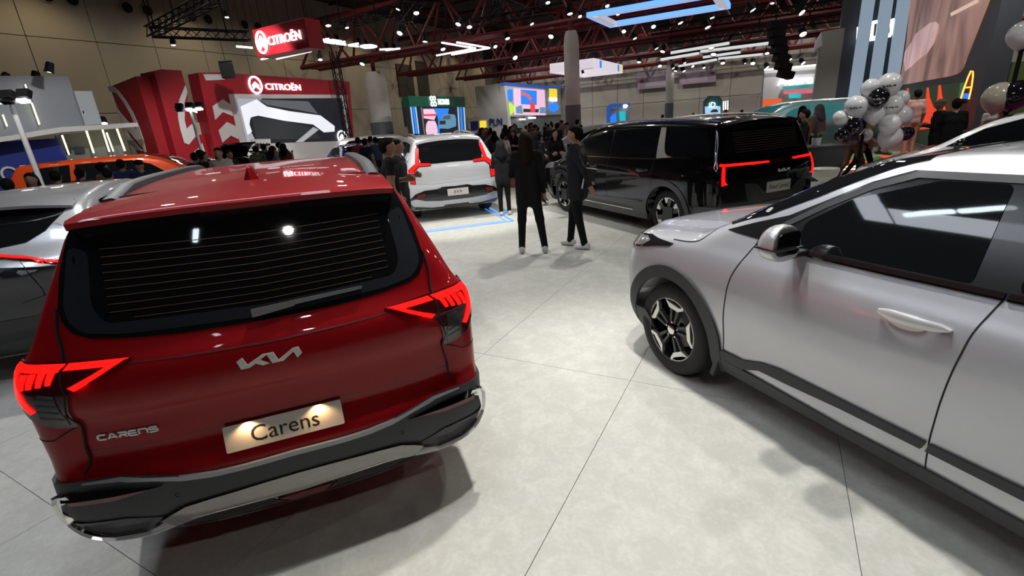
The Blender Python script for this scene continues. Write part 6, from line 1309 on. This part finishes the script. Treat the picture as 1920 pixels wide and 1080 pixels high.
def grow(prims, h, k=.025):
    pts = []
    for p in prims:
        if p[0] == 'e': pts += [np.array(p[1])-p[2], np.array(p[1])+p[2]]
        else: r = max(p[3], p[4]); pts += [np.minimum(p[1], p[2])-r*1.4, np.maximum(p[1], p[2])+r*1.4]
    lo = np.min(pts, 0)-2*h; hi = np.max(pts, 0)+2*h
    def f(P):
        d = None
        for p in prims:
            e = prim_d(p, P)
            if d is None: d = e
            else: t = np.clip(.5+.5*(e-d)/k, 0, 1); d = e*(1-t)+d*t-k*t*(1-t)
        return d
    V, F = nets(f, lo, hi, h); C = V[F].mean(1); D = np.stack([prim_d(p, C) for p in prims], -1); z = np.array([zone(p) for p in prims])[D.argmin(1)]
    return V, F, z
SK, TOP, LEG, SHOE = 0, 1, 2, 3
def limb(a, b, c, r, z1, z2=None):
    z2 = z1 if z2 is None else z2
    return [('c', a, b, r[0], r[1], z1), ('c', b, c, r[1], r[2], z2)]
def hand(w, d, out, z=SK, curl=.5, s=1.0):
    """palm, four unequal bent fingers and a thumb; w wrist, d pointing direction, out the palm's side direction (thumb side)"""
    w, d, out = Vector(w), Vector(d).normalized(), Vector(out).normalized(); nrm = d.cross(out).normalized(); pr = []
    pr.append(('c', w, w+d*.075*s, .022*s, .026*s, z)); pr.append(('c', w+d*.04*s+out*.022*s, w+d*.085*s+out*.026*s, .016*s, .014*s, z)); pr.append(('c', w+d*.04*s-out*.022*s, w+d*.08*s-out*.026*s, .016*s, .013*s, z))
    for i, (o, L) in enumerate(((.030, .070), (.011, .080), (-.009, .074), (-.028, .058))):
        b = w+d*(.088-.004*abs(i-1))*s+out*o*s; c1 = (d*math.cos(curl)+nrm*math.sin(curl)); m = b+c1*L*.5*s; c2 = (d*math.cos(curl*2.1)+nrm*math.sin(curl*2.1)); e = m+c2*L*.5*s
        pr += [('c', b, m, .0105*s, .0095*s, z), ('c', m, e, .0095*s, .008*s, z)]
    b = w+d*.025*s+out*.026*s; m = b+(out*.7+d*.6+nrm*.2).normalized()*.042*s; e = m+(d*.8+out*.25+nrm*.5).normalized()*.034*s
    pr += [('c', b, m, .014*s, .012*s, z), ('c', m, e, .0115*s, .009*s, z)]
    return [(p[0], tuple(p[1]), tuple(p[2]), p[3], p[4], p[5]) for p in pr]
def figure(stance='stand', arms=('hang', 'hang'), sleeve='long', coat=.0, skirt=False, lean=0.0, girth=1.0):
    """1.72 m figure facing +y, x to its right; feet at z 0"""
    g = girth; pr = []
    hipz, shz = .93, 1.42
    L = {'stand': ((.10, .02), (-.10, -.01)), 'wide': ((.20, -.02), (-.14, .02)), 'walk': ((.09, .28), (-.09, -.30)), 'step': ((.08, .16), (-.10, -.12))}[stance]
    for (fx, fy), sg in zip(L, (1, -1)):
        hip = (.085*sg, 0, hipz-.03); kn = ((.09*sg+fx)/2, fy*.5+.03, .50); an = (fx, fy, .09)
        if stance == 'walk' and fy < 0: kn = (kn[0], kn[1]+.05, .48); an = (fx, fy, .13)
        pr += [('c', hip, kn, .092*g, .064, LEG), ('c', kn, an, .062, .048, LEG)]
        pr += [('c', (fx, fy-.045, .045), (fx+.012*sg, fy+.13, .036), .040, .034, SHOE), ('c', (fx, fy-.04, .06), (fx, fy+.03, .075), .042, .036, SHOE)]
    ly = lean
    pr += [('c', (-.06, 0, hipz), (.06, 0, hipz), .105*g, .105*g, LEG if not coat else TOP), ('c', (-.045, ly*.4, 1.10), (.045, ly*.4, 1.10), .105*g, .105*g, TOP), ('c', (-.085, ly, 1.30), (.085, ly, 1.30), .115*g, .115*g, TOP, (1, 1.1, 1)), ('c', (-.145, ly, shz), (.145, ly, shz), .062, .062, TOP)]
    pr += [('c', (-.05, ly*.2, .98), (-.06, ly, 1.30), .10*g, .11*g, TOP), ('c', (.05, ly*.2, .98), (.06, ly, 1.30), .10*g, .11*g, TOP)]
    if coat: pr += [('c', (-.075, -.005, hipz-.04-coat), (-.075, ly*.5, 1.15), .112*g, .112*g, TOP), ('c', (.075, -.005, hipz-.04-coat), (.075, ly*.5, 1.15), .112*g, .112*g, TOP)]
    if skirt: pr += [('c', (0, 0, .45), (0, 0, .95), .20, .13, LEG)]
    pr += [('c', (0, ly, shz+.02), (0, ly+.015, 1.52), .056, .050, SK), ('e', (0, ly+.025, 1.615), (.072, .092, .105), SK), ('e', (0, ly+.045, 1.565), (.052, .060, .062), SK),
           ('c', (0, ly+.108, 1.615), (0, ly+.128, 1.592), .010, .014, SK), ('e', (.075, ly+.015, 1.605), (.012, .022, .032), SK), ('e', (-.075, ly+.015, 1.605), (.012, .022, .032), SK), ('c', (-.022, ly+.098, 1.555), (.022, ly+.098, 1.555), .010, .010, SK), ('c', (-.035, ly+.094, 1.637), (.035, ly+.094, 1.637), .011, .011, SK)]
    sl = TOP if sleeve == 'long' else SK
    for sg, a in zip((1, -1), arms):
        s = (.165*sg, ly, shz-.005)
        if a == 'hang': e, w = (.215*sg, ly-.03, 1.13), (.225*sg, ly+.04, .89)
        elif a == 'back': e, w = (.24*sg, ly-.10, 1.15), (.215*sg, ly-.10, .90)
        elif a == 'tuck': e, w = (.25*sg, ly-.17, 1.16), (.20*sg, ly-.24, .945)
        elif a == 'bent': e, w = (.24*sg, ly-.02, 1.14), (.12*sg, ly+.22, 1.16)
        elif a == 'phone': e, w = (.22*sg, ly+.08, 1.16), (.09*sg, ly+.26, 1.36)
        elif a == 'fold': e, w = (.23*sg, ly+.06, 1.15), (-.03*sg, ly+.19, 1.13)
        elif a == 'swing': e, w = (.22*sg, ly+.10, 1.15), (.21*sg, ly+.28, .98)
        elif a == 'up': e, w = (.30*sg, ly+.10, 1.30), (.22*sg, ly+.26, 1.50)
        m = tuple((Vector(s)*.45+Vector(e)*.55))
        pr += [('c', s, m, .062*g, .052, TOP), ('c', m, e, .052, .045, sl), ('c', e, w, .044, .030, sl)]
        d = (Vector(w)-Vector(e)); pr += hand(w, d, (0, 1, .1) if a in ('hang', 'back', 'swing') else (-sg*.2, 0, 1), SK, .45)
    return pr
def hair_prims(style, ly=0.0):
    y = ly
    if style == 'short': return [('e', (0, y+.008, 1.648), (.081, .097, .085), 0), ('e', (0, y-.025, 1.61), (.079, .072, .085), 0)]
    if style == 'long': return [('e', (0, y+.005, 1.645), (.086, .100, .090), 0), ('c', (0, y-.045, 1.62), (0, y-.075, 1.36), .078, .070, 0), ('c', (-.05, y-.03, 1.60), (-.075, y-.05, 1.33), .045, .035, 0), ('c', (.05, y-.03, 1.60), (.075, y-.05, 1.33), .045, .035, 0)]
    if style == 'scarf': return [('e', (0, y+.0, 1.63), (.095, .102, .112), 0), ('c', (0, y-.03, 1.58), (0, y-.02, 1.40), .10, .15, 0), ('c', (-.06, y, 1.46), (.06, y, 1.46), .10, .10, 0)]
    if style == 'cap': return [('e', (0, y+.01, 1.665), (.088, .103, .070), 0), ('c', (-.04, y+.12, 1.655), (.04, y+.12, 1.655), .022, .022, 0)]
    if style == 'bun': return [('e', (0, y+.005, 1.648), (.082, .098, .086), 0), ('e', (0, y-.10, 1.66), (.045, .045, .045), 0), ('e', (0, y-.03, 1.60), (.078, .072, .08), 0)]
def face_cut(prims, y=0.0): return prims
BODY, HAIR = {}, {}
def body_mesh(key, h=.02, **kw):
    if key not in BODY:
        V, F, z = grow(figure(**kw), h); me = bpy.data.meshes.new('person'); me.from_pydata(V.tolist(), [], F.tolist())
        for k in range(4): me.materials.append(None)
        me.polygons.foreach_set('material_index', z.astype(np.int32)); me.polygons.foreach_set('use_smooth', [True]*len(F)); me.update(); BODY[key] = me
    return BODY[key]
def hair_mesh(style, h=.016, ly=0.0):
    k = (style, h, ly)
    if k not in HAIR:
        V, F, z = grow(hair_prims(style, ly), h, .03)
        # clear the face: pull hair in front of the brow back behind the skin
        fr = (V[:, 1] > ly+.045) & (V[:, 2] < 1.655)
        if style != 'cap': V[fr, 1] = np.minimum(V[fr, 1], ly+.045)
        me = bpy.data.meshes.new('hair'); me.from_pydata(V.tolist(), [], F.tolist()); me.materials.append(None); me.polygons.foreach_set('use_smooth', [True]*len(F)); me.update(); HAIR[k] = me
    return HAIR[k]
def cloth(c, n='cloth'): 
    k = n+'_%d_%d_%d' % tuple(int(v*255) for v in c); return mat(k, c, .85, spec=.15, bump=(90, .25))
SKIN = lambda v=0: mat('skin_%d' % v, [(.36, .19, .12), (.27, .135, .08), (.44, .25, .17)][v], .55)
def person(key, loc, az, height, top, leg, shoe=(.03, .03, .03), hair='short', hcol=(.012, .010, .009), skin=0, label='', group=None, h=.02, hh=.016, **kw):
    """az: facing direction, degrees clockwise from +y"""
    o = bpy.data.objects.new('person', body_mesh(key, h, **kw)); COL.objects.link(o)
    for s, m in zip(o.material_slots, (SKIN(skin), cloth(top), cloth(leg), cloth(shoe, 'shoe'))): s.link = 'OBJECT'; s.material = m
    o.location = loc; o.rotation_euler = (0, 0, -R_(az)); k = height/1.72; o.scale = (k, k, k)
    c = bpy.data.objects.new('headscarf' if hair == 'scarf' else 'cap' if hair == 'cap' else 'hair', hair_mesh(hair, hh, kw.get('lean', 0.0))); COL.objects.link(c); c.parent = o
    c.material_slots[0].link = 'OBJECT'; c.material_slots[0].material = mat('hair_%d_%d_%d' % tuple(int(v*255) for v in hcol), tuple(c*.6 for c in hcol), .7, spec=.08)
    tag(o, label, 'person', group); return o
def build_crowd():
    bk, nv, dk = (.010, .010, .011), (.015, .02, .045), (.02, .02, .022)
    # the two in front
    person('lady', (.33, 6.88, 0), 4, 1.70, bk, bk, (.55, .52, .50), 'long', (.030, .018, .012), 0, 'person in black blazer and slim black trousers standing with back to the camera, long hair', h=.011, hh=.012, stance='wide', arms=('hang', 'fold'), coat=.12, girth=.93)
    m = person('gent', (1.05, 7.0, 0), -62, 1.735, (.022, .023, .026), bk, (.72, .72, .70), 'short', (.012, .010, .009), 0, 'person in charcoal jacket and black trousers with white shoes, holding a notebook', h=.011, hh=.012, stance='step', arms=('hang', 'tuck'), coat=.10, girth=1.08)
    root = empty('notebook', (1.19, 6.80, .90)); rot = Matrix.Rotation(R_(12), 3, 'Y') @ Matrix.Rotation(R_(18), 3, 'Z')
    b = MB(); b.box((0, 0, .12), (.17, .018, .28), rot); b.build('cover', mat('notebook_black', (.012, .012, .013), .4), root, bevel=.004)
    b = MB(); b.box(rot @ Vector((-.088, 0, 0))+Vector((0, 0, .12)), (.012, .022, .285), rot); b.box(rot @ Vector((0, 0, .143))+Vector((0, 0, .12)), (.17, .022, .010), rot); b.build('page_edge', mat('paper', (.75, .75, .72), .6), root)
    tag(root, 'black notebook with white page edges in the standing person\'s hand', 'notebook')
    person('m0', (-1.55, 6.75, 0), 70, 1.76, bk, dk, hair='short', skin=1, label='person in black polo shirt beside the front corner of the red MPV, seen in profile', h=.014, stance='stand', arms=('hang', 'bent'), sleeve='short')
    person('m0', (-1.62, 7.7, 0), 95, 1.72, (.02, .02, .024), dk, hair='short', skin=1, label='person in dark shirt behind the polo-shirted person by the red MPV', h=.014)
    V = [('a', dict(stance='stand', arms=('hang', 'hang'), sleeve='short')), ('b', dict(stance='stand', arms=('phone', 'hang'), sleeve='short')), ('c', dict(stance='step', arms=('bent', 'bent'))), ('d', dict(stance='stand', arms=('fold', 'fold'), coat=.05)), ('e', dict(stance='walk', arms=('hang', 'swing'), sleeve='short')), ('f', dict(stance='step', arms=('hang', 'bent'), sleeve='short', lean=.10))]
    vd = dict(V)
    def P(k, x, y, az, h, top, leg, hair, label, group=None, skin=0, hcol=(.012, .010, .009), shoe=(.05, .05, .05), z=0.0): person(k, (x, y, z), az, h, top, leg, shoe, hair, hcol, skin, label, group, **vd[k])
    # around the orange car
    gl = 'visitors around the orange car'
    for a in (('a', -7.34, 7.4, -40, 1.58, bk, dk, 'short', 'person with black hair at the far left edge behind the silver crossover'), ('c', -7.72, 8.2, 150, 1.61, dk, dk, 'long', 'person with long dark hair below the lettered blue wall'),
              ('f', -7.85, 8.75, -20, 1.60, nv, dk, 'short', 'person in dark navy shirt left of the orange car windows'), ('a', -8.0, 9.5, -10, 1.60, dk, nv, 'short', 'person in dark shirt before the orange car\'s rear door'),
              ('f', -8.15, 10.1, 20, 1.66, (.30, .16, .10), dk, 'short', 'person in tan top touching the orange car'), ('a', -7.1, 9.0, -30, 1.58, nv, dk, 'short', 'person in navy top with short hair before the orange car\'s front door'),
              ('b', -8.25, 10.9, -20, 1.68, (.03, .04, .12), dk, 'short', 'taller person in blue top looking into the orange car'), ('c', -7.5, 10.4, -50, 1.65, nv, dk, 'cap', 'person in dark cap at the nose of the orange car'),
              ('a', -7.7, 12.9, 30, 1.74, (.10, .02, .02), dk, 'short', 'person in dark red top beside the raised black tailgate'), ('a', -7.49, 12.3, 0, 1.69, (.03, .045, .10), dk, 'short', 'person in slate blue shirt below the white emblem foot'),
              ('d', -7.06, 11.9, 40, 1.71, bk, dk, 'short', 'person in black top right of the raised black tailgate'), ('b', -6.27, 11.2, 170, 1.77, (.35, .33, .30), dk, 'short', 'person in light grey shirt facing the camera below the chevron pillar'),
              ('c', -7.14, 13.2, 120, 1.67, dk, dk, 'short', 'person in dark clothes holding something below the chevron pillar')): P(*a, group=gl, skin=1)
    gm = 'visitors before the red screen wall'
    for a in (('a', -7.38, 15.2, -10, 1.72, (.10, .13, .05), dk, 'short', 'person in olive shirt under the caption board'), ('d', -7.61, 16.2, 5, 1.75, nv, dk, 'short', 'person in navy jacket right of the caption board'), ('a', -6.84, 15.1, 40, 1.68, (.14, .14, .15), dk, 'long', 'person with long hair in grey before the big car screen'),
              ('b', -7.41, 17.2, 15, 1.71, (.16, .05, .05), dk, 'scarf', 'person in brown-red top and scarf before the big car screen'), ('c', -8.0, 18.2, 60, 1.76, (.55, .55, .53), dk, 'short', 'person in white shirt left of the blue hatchback'), ('a', -4.64, 16.4, -20, 1.74, (.22, .03, .04), dk, 'short', 'person in red top right of the big car screen'),
              ('d', -4.9, 19.0, 10, 1.73, (.5, .5, .5), nv, 'short', 'person in pale shirt behind the red-topped visitor'), ('a', -4.04, 15.0, 20, 1.70, nv, dk, 'short', 'person in navy suit near the pale tapering column'), ('b', -4.27, 17.2, -40, 1.70, (.05, .07, .14), dk, 'short', 'person in blue shirt left of the white boxy SUV')): P(*a, group=gm, skin=1)
    # behind the two in front
    P('d', -.02, 10.1, -5, 1.50, (.018, .018, .02), bk, 'scarf', 'person in dark hooded top behind the blazer-wearing person, near the white SUV', hcol=(.02, .02, .022), shoe=(.6, .6, .6)); P('a', .05, 15.0, 10, 1.56, (.62, .55, .56), dk, 'short', 'person in white shirt in the aisle beyond the white SUV')
    P('c', .72, 10.9, 40, 1.58, bk, bk, 'scarf', 'person in black with a black headscarf between the two standing in front', hcol=(.010, .010, .011), shoe=(.6, .6, .6)); P('c', 1.0, 13.2, 60, 1.50, nv, bk, 'short', 'person in navy top looking right, behind the headscarfed person', shoe=(.6, .6, .6)); P('d', 1.30, 12.2, 160, 1.60, bk, bk, 'scarf', 'person in black near the minivan\'s front, facing the camera', hcol=(.010, .010, .011))
    # by the stage
    P('a', 11.2, 13.55, 10, 1.76, (.50, .30, .26), (.42, .25, .20), 'short', 'person in pink shirt and peach trousers standing on the stage edge', shoe=(.6, .4, .38), z=.15); P('c', 11.43, 14.8, 150, 1.76, (.10, .02, .03), (.16, .12, .08), 'short', 'person in maroon top and khaki trousers facing the pink-shirted one', skin=1, z=.15)
    P('d', 9.0, 9.9, 25, 1.67, bk, bk, 'short', 'person in black suit seen from behind, beside the white saloon'); P('c', 9.75, 11.1, -30, 1.66, bk, bk, 'cap', 'person in black wearing a pale bucket hat near the stage', hcol=(.30, .32, .28), skin=1)
    P('a', 11.2, 11.1, -30, 1.40, dk, dk, 'short', 'short person in dark clothes behind the white saloon', skin=1); P('a', 12.0, 12.2, 0, 1.45, (.3, .28, .27), dk, 'short', 'short person in grey top at the foot of the big screen', skin=1)
    P('c', 6.65, 10.95, -60, 1.66, bk, bk, 'short', 'person in black right behind the minivan\'s tail'); P('b', 7.38, 12.3, 20, 1.72, (.35, .33, .12), dk, 'long', 'person with long hair in yellow behind the minivan\'s tail'); P('a', 8.24, 13.0, -20, 1.72, (.28, .28, .28), dk, 'scarf', 'person in patterned grey behind the white-roofed car', hcol=(.25, .25, .25))
    P('e', 7.75, 10.85, 95, 1.66, (.02, .035, .12), (.14, .075, .05), 'short', 'person in blue shirt walking behind the balloon stand', shoe=(.7, .68, .66), skin=1); P('e', 8.36, 11.4, 100, 1.56, (.22, .16, .06), bk, 'short', 'person in khaki shirt and black shorts walking behind the balloons', skin=1)
    # far crowd in the aisle
    rng = random.Random(11); cols = [bk, dk, nv, (.10, .02, .03), (.45, .45, .45), (.05, .06, .10), (.12, .10, .08), (.02, .03, .06)]; cn = ['black', 'charcoal', 'navy', 'maroon', 'pale grey', 'slate blue', 'brown', 'dark blue']; hn = dict(short='short hair', long='long hair', scarf='a headscarf', cap='a cap')
    spots = []
    while len(spots) < 46:
        y = rng.uniform(17, 40); x = rng.uniform(-2.6, 3.4)*y/24+.02*y
        if all((x-a)**2+(y-b)**2 > .5 for a, b in spots): spots.append((x, y))
    for x, y in spots:
        k = rng.choice('abcdf'); ci = rng.randrange(8); hs = rng.choice(['short', 'short', 'short', 'long', 'scarf', 'cap']); P(k, x, y, rng.uniform(-180, 180), rng.uniform(1.55, 1.78), cols[ci], dk, hs, 'small %s visitor in %s with %s in the aisle before the far stands' % ('nearer' if y < 22 else 'distant' if y < 31 else 'farthest', cn[ci], hn[hs]), 'far crowd in the aisle', rng.choice([0, 1, 1]))
    for i in range(9):
        x, y = 9.5+1.5*i+rng.uniform(-.4, .4), 26+rng.uniform(0, 6); ci = i % 8; P(rng.choice('abc'), x, y, rng.uniform(-180, 180), rng.uniform(1.6, 1.78), cols[ci], dk, 'short', '%s small visitor from the left over the minivan roof, in %s' % ('first second third fourth fifth sixth seventh eighth ninth'.split()[i], cn[ci]), 'far visitors beyond the minivan', 1)
build_crowd()
# ------------------------------------------------------------------ smaller things
def build_props():
    # balloon stand
    wb = mat('balloon_white', (.74, .74, .75), .18, coat=.5); bb = mat('balloon_black', (.008, .008, .012), .08, coat=.8); knot = MB()
    me = {}
    def balloon(x, y, z, r, m, label, tilt, group=None, mark=None):
        root = empty('balloon', (x, y, z)); k = m.name
        if k not in me:
            b = MB(); b.lathe([(1e-3, 1.05), (.35, .98), (.70, .74), (.92, .38), (1.0, 0), (.93, -.36), (.74, -.70), (.45, -.98), (.18, -1.16), (.05, -1.24)], 26); o = b.build('balloon_skin', m, root, True)
            b = MB(); b.lathe([(.05, -1.23), (.03, -1.27), (.09, -1.33), (.0, -1.31)], 10); o2 = b.build('knot', m, root, True); me[k] = (o.data, o2.data)
        else:
            for n, d in zip(('balloon_skin', 'knot'), me[k]): o = bpy.data.objects.new(n, d); COL.objects.link(o); o.parent = root
        
        if mark:   # small printed maker mark facing the stand
            q = Matrix.Rotation(0, 3, 'X'); rt = Vector((.83, -.56, 0)); fwd = Vector((-.56, -.83, 0)); inv = Matrix.Rotation(0, 3, 'X'); b = MB()
            from mathutils import Euler
            ri = Euler(tilt).to_matrix().inverted()
            P = [(ri @ ((rt*a*.95+Vector((0, 0, c_*.95-.15))+fwd*math.sqrt(max(.1, 1-(a*.95)**2-(c_*.95-.15)**2))).normalized()))*1.004 for a, c_ in KIA]
            P2 = [p*.97 for p in P]; n_ = len(P); b.add(P+P2, [tuple(range(n_)), tuple(range(n_, 2*n_))[::-1]]+[(i, (i+1) % n_, n_+(i+1) % n_, n_+i) for i in range(n_)]); b.build('printed_mark', mark, root)
        root.scale = (r, r, r*.97); root.rotation_euler = tilt; tag(root, label, 'balloon', group)
    W = [(7.87, 10.28, 2.03, .225, 'largest white balloon at the top of the cluster'), (7.61, 10.42, 1.99, .18, 'white balloon at the top left of the cluster'), (7.30, 10.34, 1.66, .21, 'white balloon on the left shoulder of the cluster'), (7.09, 10.45, 1.45, .15, 'small white balloon at the far left of the cluster'), (7.73, 10.36, 1.49, .204, 'white balloon at the middle of the cluster, above the pole'), (7.97, 10.25, 1.62, .21, 'white balloon right of the upper black balloon'),
         (8.18, 10.30, 1.75, .15, 'small white balloon at the upper right of the cluster'), (8.44, 10.55, 1.39, .216, 'white balloon at the far right of the cluster'), (7.93, 10.15, 1.27, .195, 'white balloon right of the pole head'), (8.10, 10.30, 1.00, .225, 'lowest white balloon of the cluster'), (7.83, 10.62, 1.06, .12, 'small white balloon behind the pole')]
    B = [(7.64, 10.20, 1.80, .19, 'upper black balloon among the white ones'), (7.42, 10.50, 1.24, .19, 'black balloon left of the pole head'), (7.16, 10.42, 1.10, .15, 'lowest black balloon on the left of the cluster'), (8.50, 10.40, 1.04, .15, 'black balloon low on the right of the cluster')]
    c = Vector((7.75, 10.4, 1.4))
    for l, m in ((W, wb), (B, bb)):
        for x, y, z, r, lb in l:
            d = Vector((x, y, z))-c; balloon(x, y, z, r, m, lb, (-d.y*1.6-.2, d.x*1.1, 0), 'balloon cluster', M_INK() if 'largest' in lb or 'left shoulder' in lb or 'right of the upper' in lb else mat('mark_white', (.8, .8, .8), .4) if 'upper black' in lb else None)
    root = empty('balloon_pole', (7.62, 10.45, 0)); b = MB(); b.tube([(0, 0, .03), (0, 0, 1.45)], .035, 10); b.build('pole', BLK(), root, True); b = MB(); b.lathe([(0, 0), (.24, 0), (.24, .025), (.05, .04), (.04, .06)], 20); b.build('base', BLK(), root, True)
    for k in range(4): b = MB(); a = k*1.6; b.tube([(0, -.03, 1.2), (.05*math.cos(a), -.06, 1.14), (.12*math.cos(a), -.07+.05*math.sin(a), 1.08)], .008, 4); b.build('ribbon', wb, root)
    tag(root, 'black pole on a round base carrying the balloon cluster', 'stand')
    balloon(9.84, 9.6, 1.66, .26, bb, 'big black balloon at the right edge above the white saloon', (0, .2, 0)); balloon(9.84, 9.75, 2.72, .24, wb, 'white balloon cut by the right edge, up high', (0, .1, 0)); balloon(9.70, 9.78, 1.64, .27, mat('balloon_cream', (.50, .46, .36), .2, coat=.5), 'cream balloon peeking out behind the big black balloon', (.1, .1, 0))
    root = empty('balloon_pole', (9.85, 9.72, 0)); b = MB(); b.tube([(0, 0, .03), (0, 0, 2.5)], .035, 10); b.build('pole', BLK(), root, True); b = MB(); b.lathe([(0, 0), (.24, 0), (.24, .025), (.04, .05)], 20); b.build('base', BLK(), root, True); tag(root, 'black pole at the right edge behind the white saloon', 'stand')
    # reception desk, pot plant, white stool
    root = empty('reception_desk', (6.25, 9.75, 0)); b = MB(); b.box((0, 0, .16), (.74, .5, .32)); b.build('plinth', mat('desk_white', (.6, .6, .6), .4), root, bevel=.01); b = MB(); b.prism([(-.30, .32), (.36, .32), (.40, .96), (-.36, .96)], -.24, .24, lambda u, z, k: (u, k, z)); b.build('front_panel', mat('desk_black', (.02, .021, .023), .35), root, bevel=.01)
    b = MB(); b.box((.02, 0, .975), (.86, .56, .03)); b.build('desk_top', mat('desk_black', (.02, .021, .023), .35), root, bevel=.006); tag(root, 'black reception desk with white plinth right of the minivan', 'desk')
    root = empty('potted_plant', (6.18, 9.72, .99)); b = MB(); b.lathe([(0, .005), (.075, .005), (.085, .15), (.078, .15), (.07, .13), (0, .13)], 20); b.build('pot', mat('desk_white', (.6, .6, .6), .4), root, True)
    rng = random.Random(5)
    for k in range(26):
        a, t = rng.uniform(0, 6.28), rng.uniform(.3, 1.1); L = rng.uniform(.10, .2); d = Vector((math.cos(a)*math.sin(t), math.sin(a)*math.sin(t), math.cos(t))); s = d.cross(Vector((0, 0, 1))).normalized()*.028; p = Vector((.02*math.cos(a), .02*math.sin(a), .13))
        b = MB(); b.add([p, p+d*L*.5+s, p+d*L, p+d*L*.5-s, p+d*L*.5+Vector((0, 0, .012))], [(0, 1, 4), (1, 2, 4), (2, 3, 4), (3, 0, 4)]); b.build('leaf', mat('leaf_green', (.03, .10, .025), .5), root)
    tag(root, 'small green plant in a white pot on the reception desk', 'plant')
    b = MB(); b.lathe([(0, 0), (.17, 0), (.17, .02), (.05, .06), (.045, .30), (.08, .42), (.21, .50), (.24, .60), (.235, .64), (.21, .60), (.17, .545), (0, .53)], 28); root = empty('tub_stool', (5.92, 8.95, 0)); b.build('shell', mat('stool_white', (.55, .54, .48), .35), root, True); b = MB(); b.lathe([(0, .55), (.16, .55), (.17, .535)], 20); b.build('cushion', mat('stool_pad', (.35, .35, .33), .8), root, True); tag(root, 'white pedestal tub stool behind the minivan\'s right tail lamp', 'stool')
    # stage
    root = empty('stage', (11.5, 14, 0)); o = root.location; P = [(7.9, 13.2), (12.4, 12.0), (13.6, 15.0), (10.6, 15.6)]
    b = MB(); b.prism([(x-o.x, y-o.y) for x, y in P], 0, .14); b.build('platform', mat('stage_edge', (.28, .26, .18), .5), root); b = MB(); b.prism([(x-o.x, y-o.y) for x, y in P], .141, .15); b.build('stage_floor', mat('stage_floor_green', (.05, .14, .06), .4, noise=(1.2, (.16, .20, .08), .4, .7)), root)
    e = Vector((12.4-7.9, 12.0-13.2, 0)); n = Vector((e.y, -e.x, 0)).normalized(); p0 = Vector((7.9, 13.2, 0))-o
    for z in (.045, .115): b = MB(); b.tube([p0+n*.015+Vector((0, 0, z)), p0+n*.015+e+Vector((0, 0, z))], .022, 6); b.build('lit_edge', emi('stage_line', (1, .92, .62), 1.3), root)
    for k, (x, y) in enumerate(((9.6, 13.3), (11.0, 13.2), (12.3, 13.4))): b = MB(); b.prism([(x-o.x-.5, y-o.y), (x-o.x+.5, y-o.y-.15), (x-o.x+.2, y-o.y+1.4)], .1505, .154); b.build('floor_flame', PAL['stage_orange'](), root)
    tag(root, 'low stage with lit front edge and green floor before the giant screen', 'stage')
    # lamp posts by the left stands
    def post(x, y, h, label, lit):
        root = empty('lamp_post', (x, y, 0)); wh = mat('post_white', (.62, .64, .66), .4); b = MB(); b.tube([(0, 0, .02), (0, 0, h)], .055, 10); b.build('post', wh, root, True); b = MB(); b.lathe([(0, 0), (.22, 0), (.22, .03), (.06, .05)], 16); b.build('foot', wh, root, True)
        b = MB(); b.box((.05, 0, h+.02), (.9, .07, .07)); b.build('crossbar', wh, root, bevel=.01)
        for k, xx in enumerate((-.35, .05, .42)):
            b = MB(); b.box((xx, -.05, h+.17), (.26, .14, .2), Matrix.Rotation(-.5, 3, 'X')); lb = b.build('lamp_head', BLK(), root, bevel=.015); b = MB(); b.box((xx, -.13, h+.02), (.22, .12, .05), Matrix.Rotation(-.5, 3, 'X')); b.build('lamp_glass', emi('post_lamp', (1, .97, 1), 9) if k in lit else BLK(), lb)
        tag(root, label, 'lamp post')
    post(-11.1, 12.0, 3.05, 'white lamp post in front of the grey-blue stand', (0, 2)); post(-11.85, 20.0, 3.15, 'white lamp post in front of the red tower', (1, 2))
    # blue light lines round the white SUV
    bl = emi('floor_blue', (.05, .28, 1.0), 1.3); root = empty('floor_light_outline', (.12, 9.40, 0)); h = R_(-15.6); fw = Vector((math.sin(h), math.cos(h), 0)); lf = Vector((-math.cos(h), math.sin(h), 0))
    for a, b_, w_ in ((Vector((0, 0, 0)), lf*3.3, .075), (lf*.10+fw*.16, lf*3.2+fw*.16, .03), (Vector((0, 0, 0)), fw*1.9, .05), (lf*.12+fw*.14, lf*.12+fw*1.9, .02), (fw*1.2-lf*.30, fw*1.2-lf*.16, .12), (fw*.75-lf*.42, fw*.75-lf*.36, .12)):
        t = (b_-a); s = Vector((t.y, -t.x, 0)).normalized()*w_/2; b = MB(); b.add([a+s, b_+s, b_-s, a-s]+[p+Vector((0, 0, .004)) for p in (a+s, b_+s, b_-s, a-s)], [(3, 2, 1, 0), (4, 5, 6, 7), (0, 1, 5, 4), (1, 2, 6, 5), (2, 3, 7, 6), (3, 0, 4, 7)]); b.build('light_line', bl, root)
    tag(root, 'blue light lines marking the floor behind the white boxy SUV', 'floor light')
    b = MB(); b.box((0, 0, .004), (.9, .35, .006)); 
build_props()
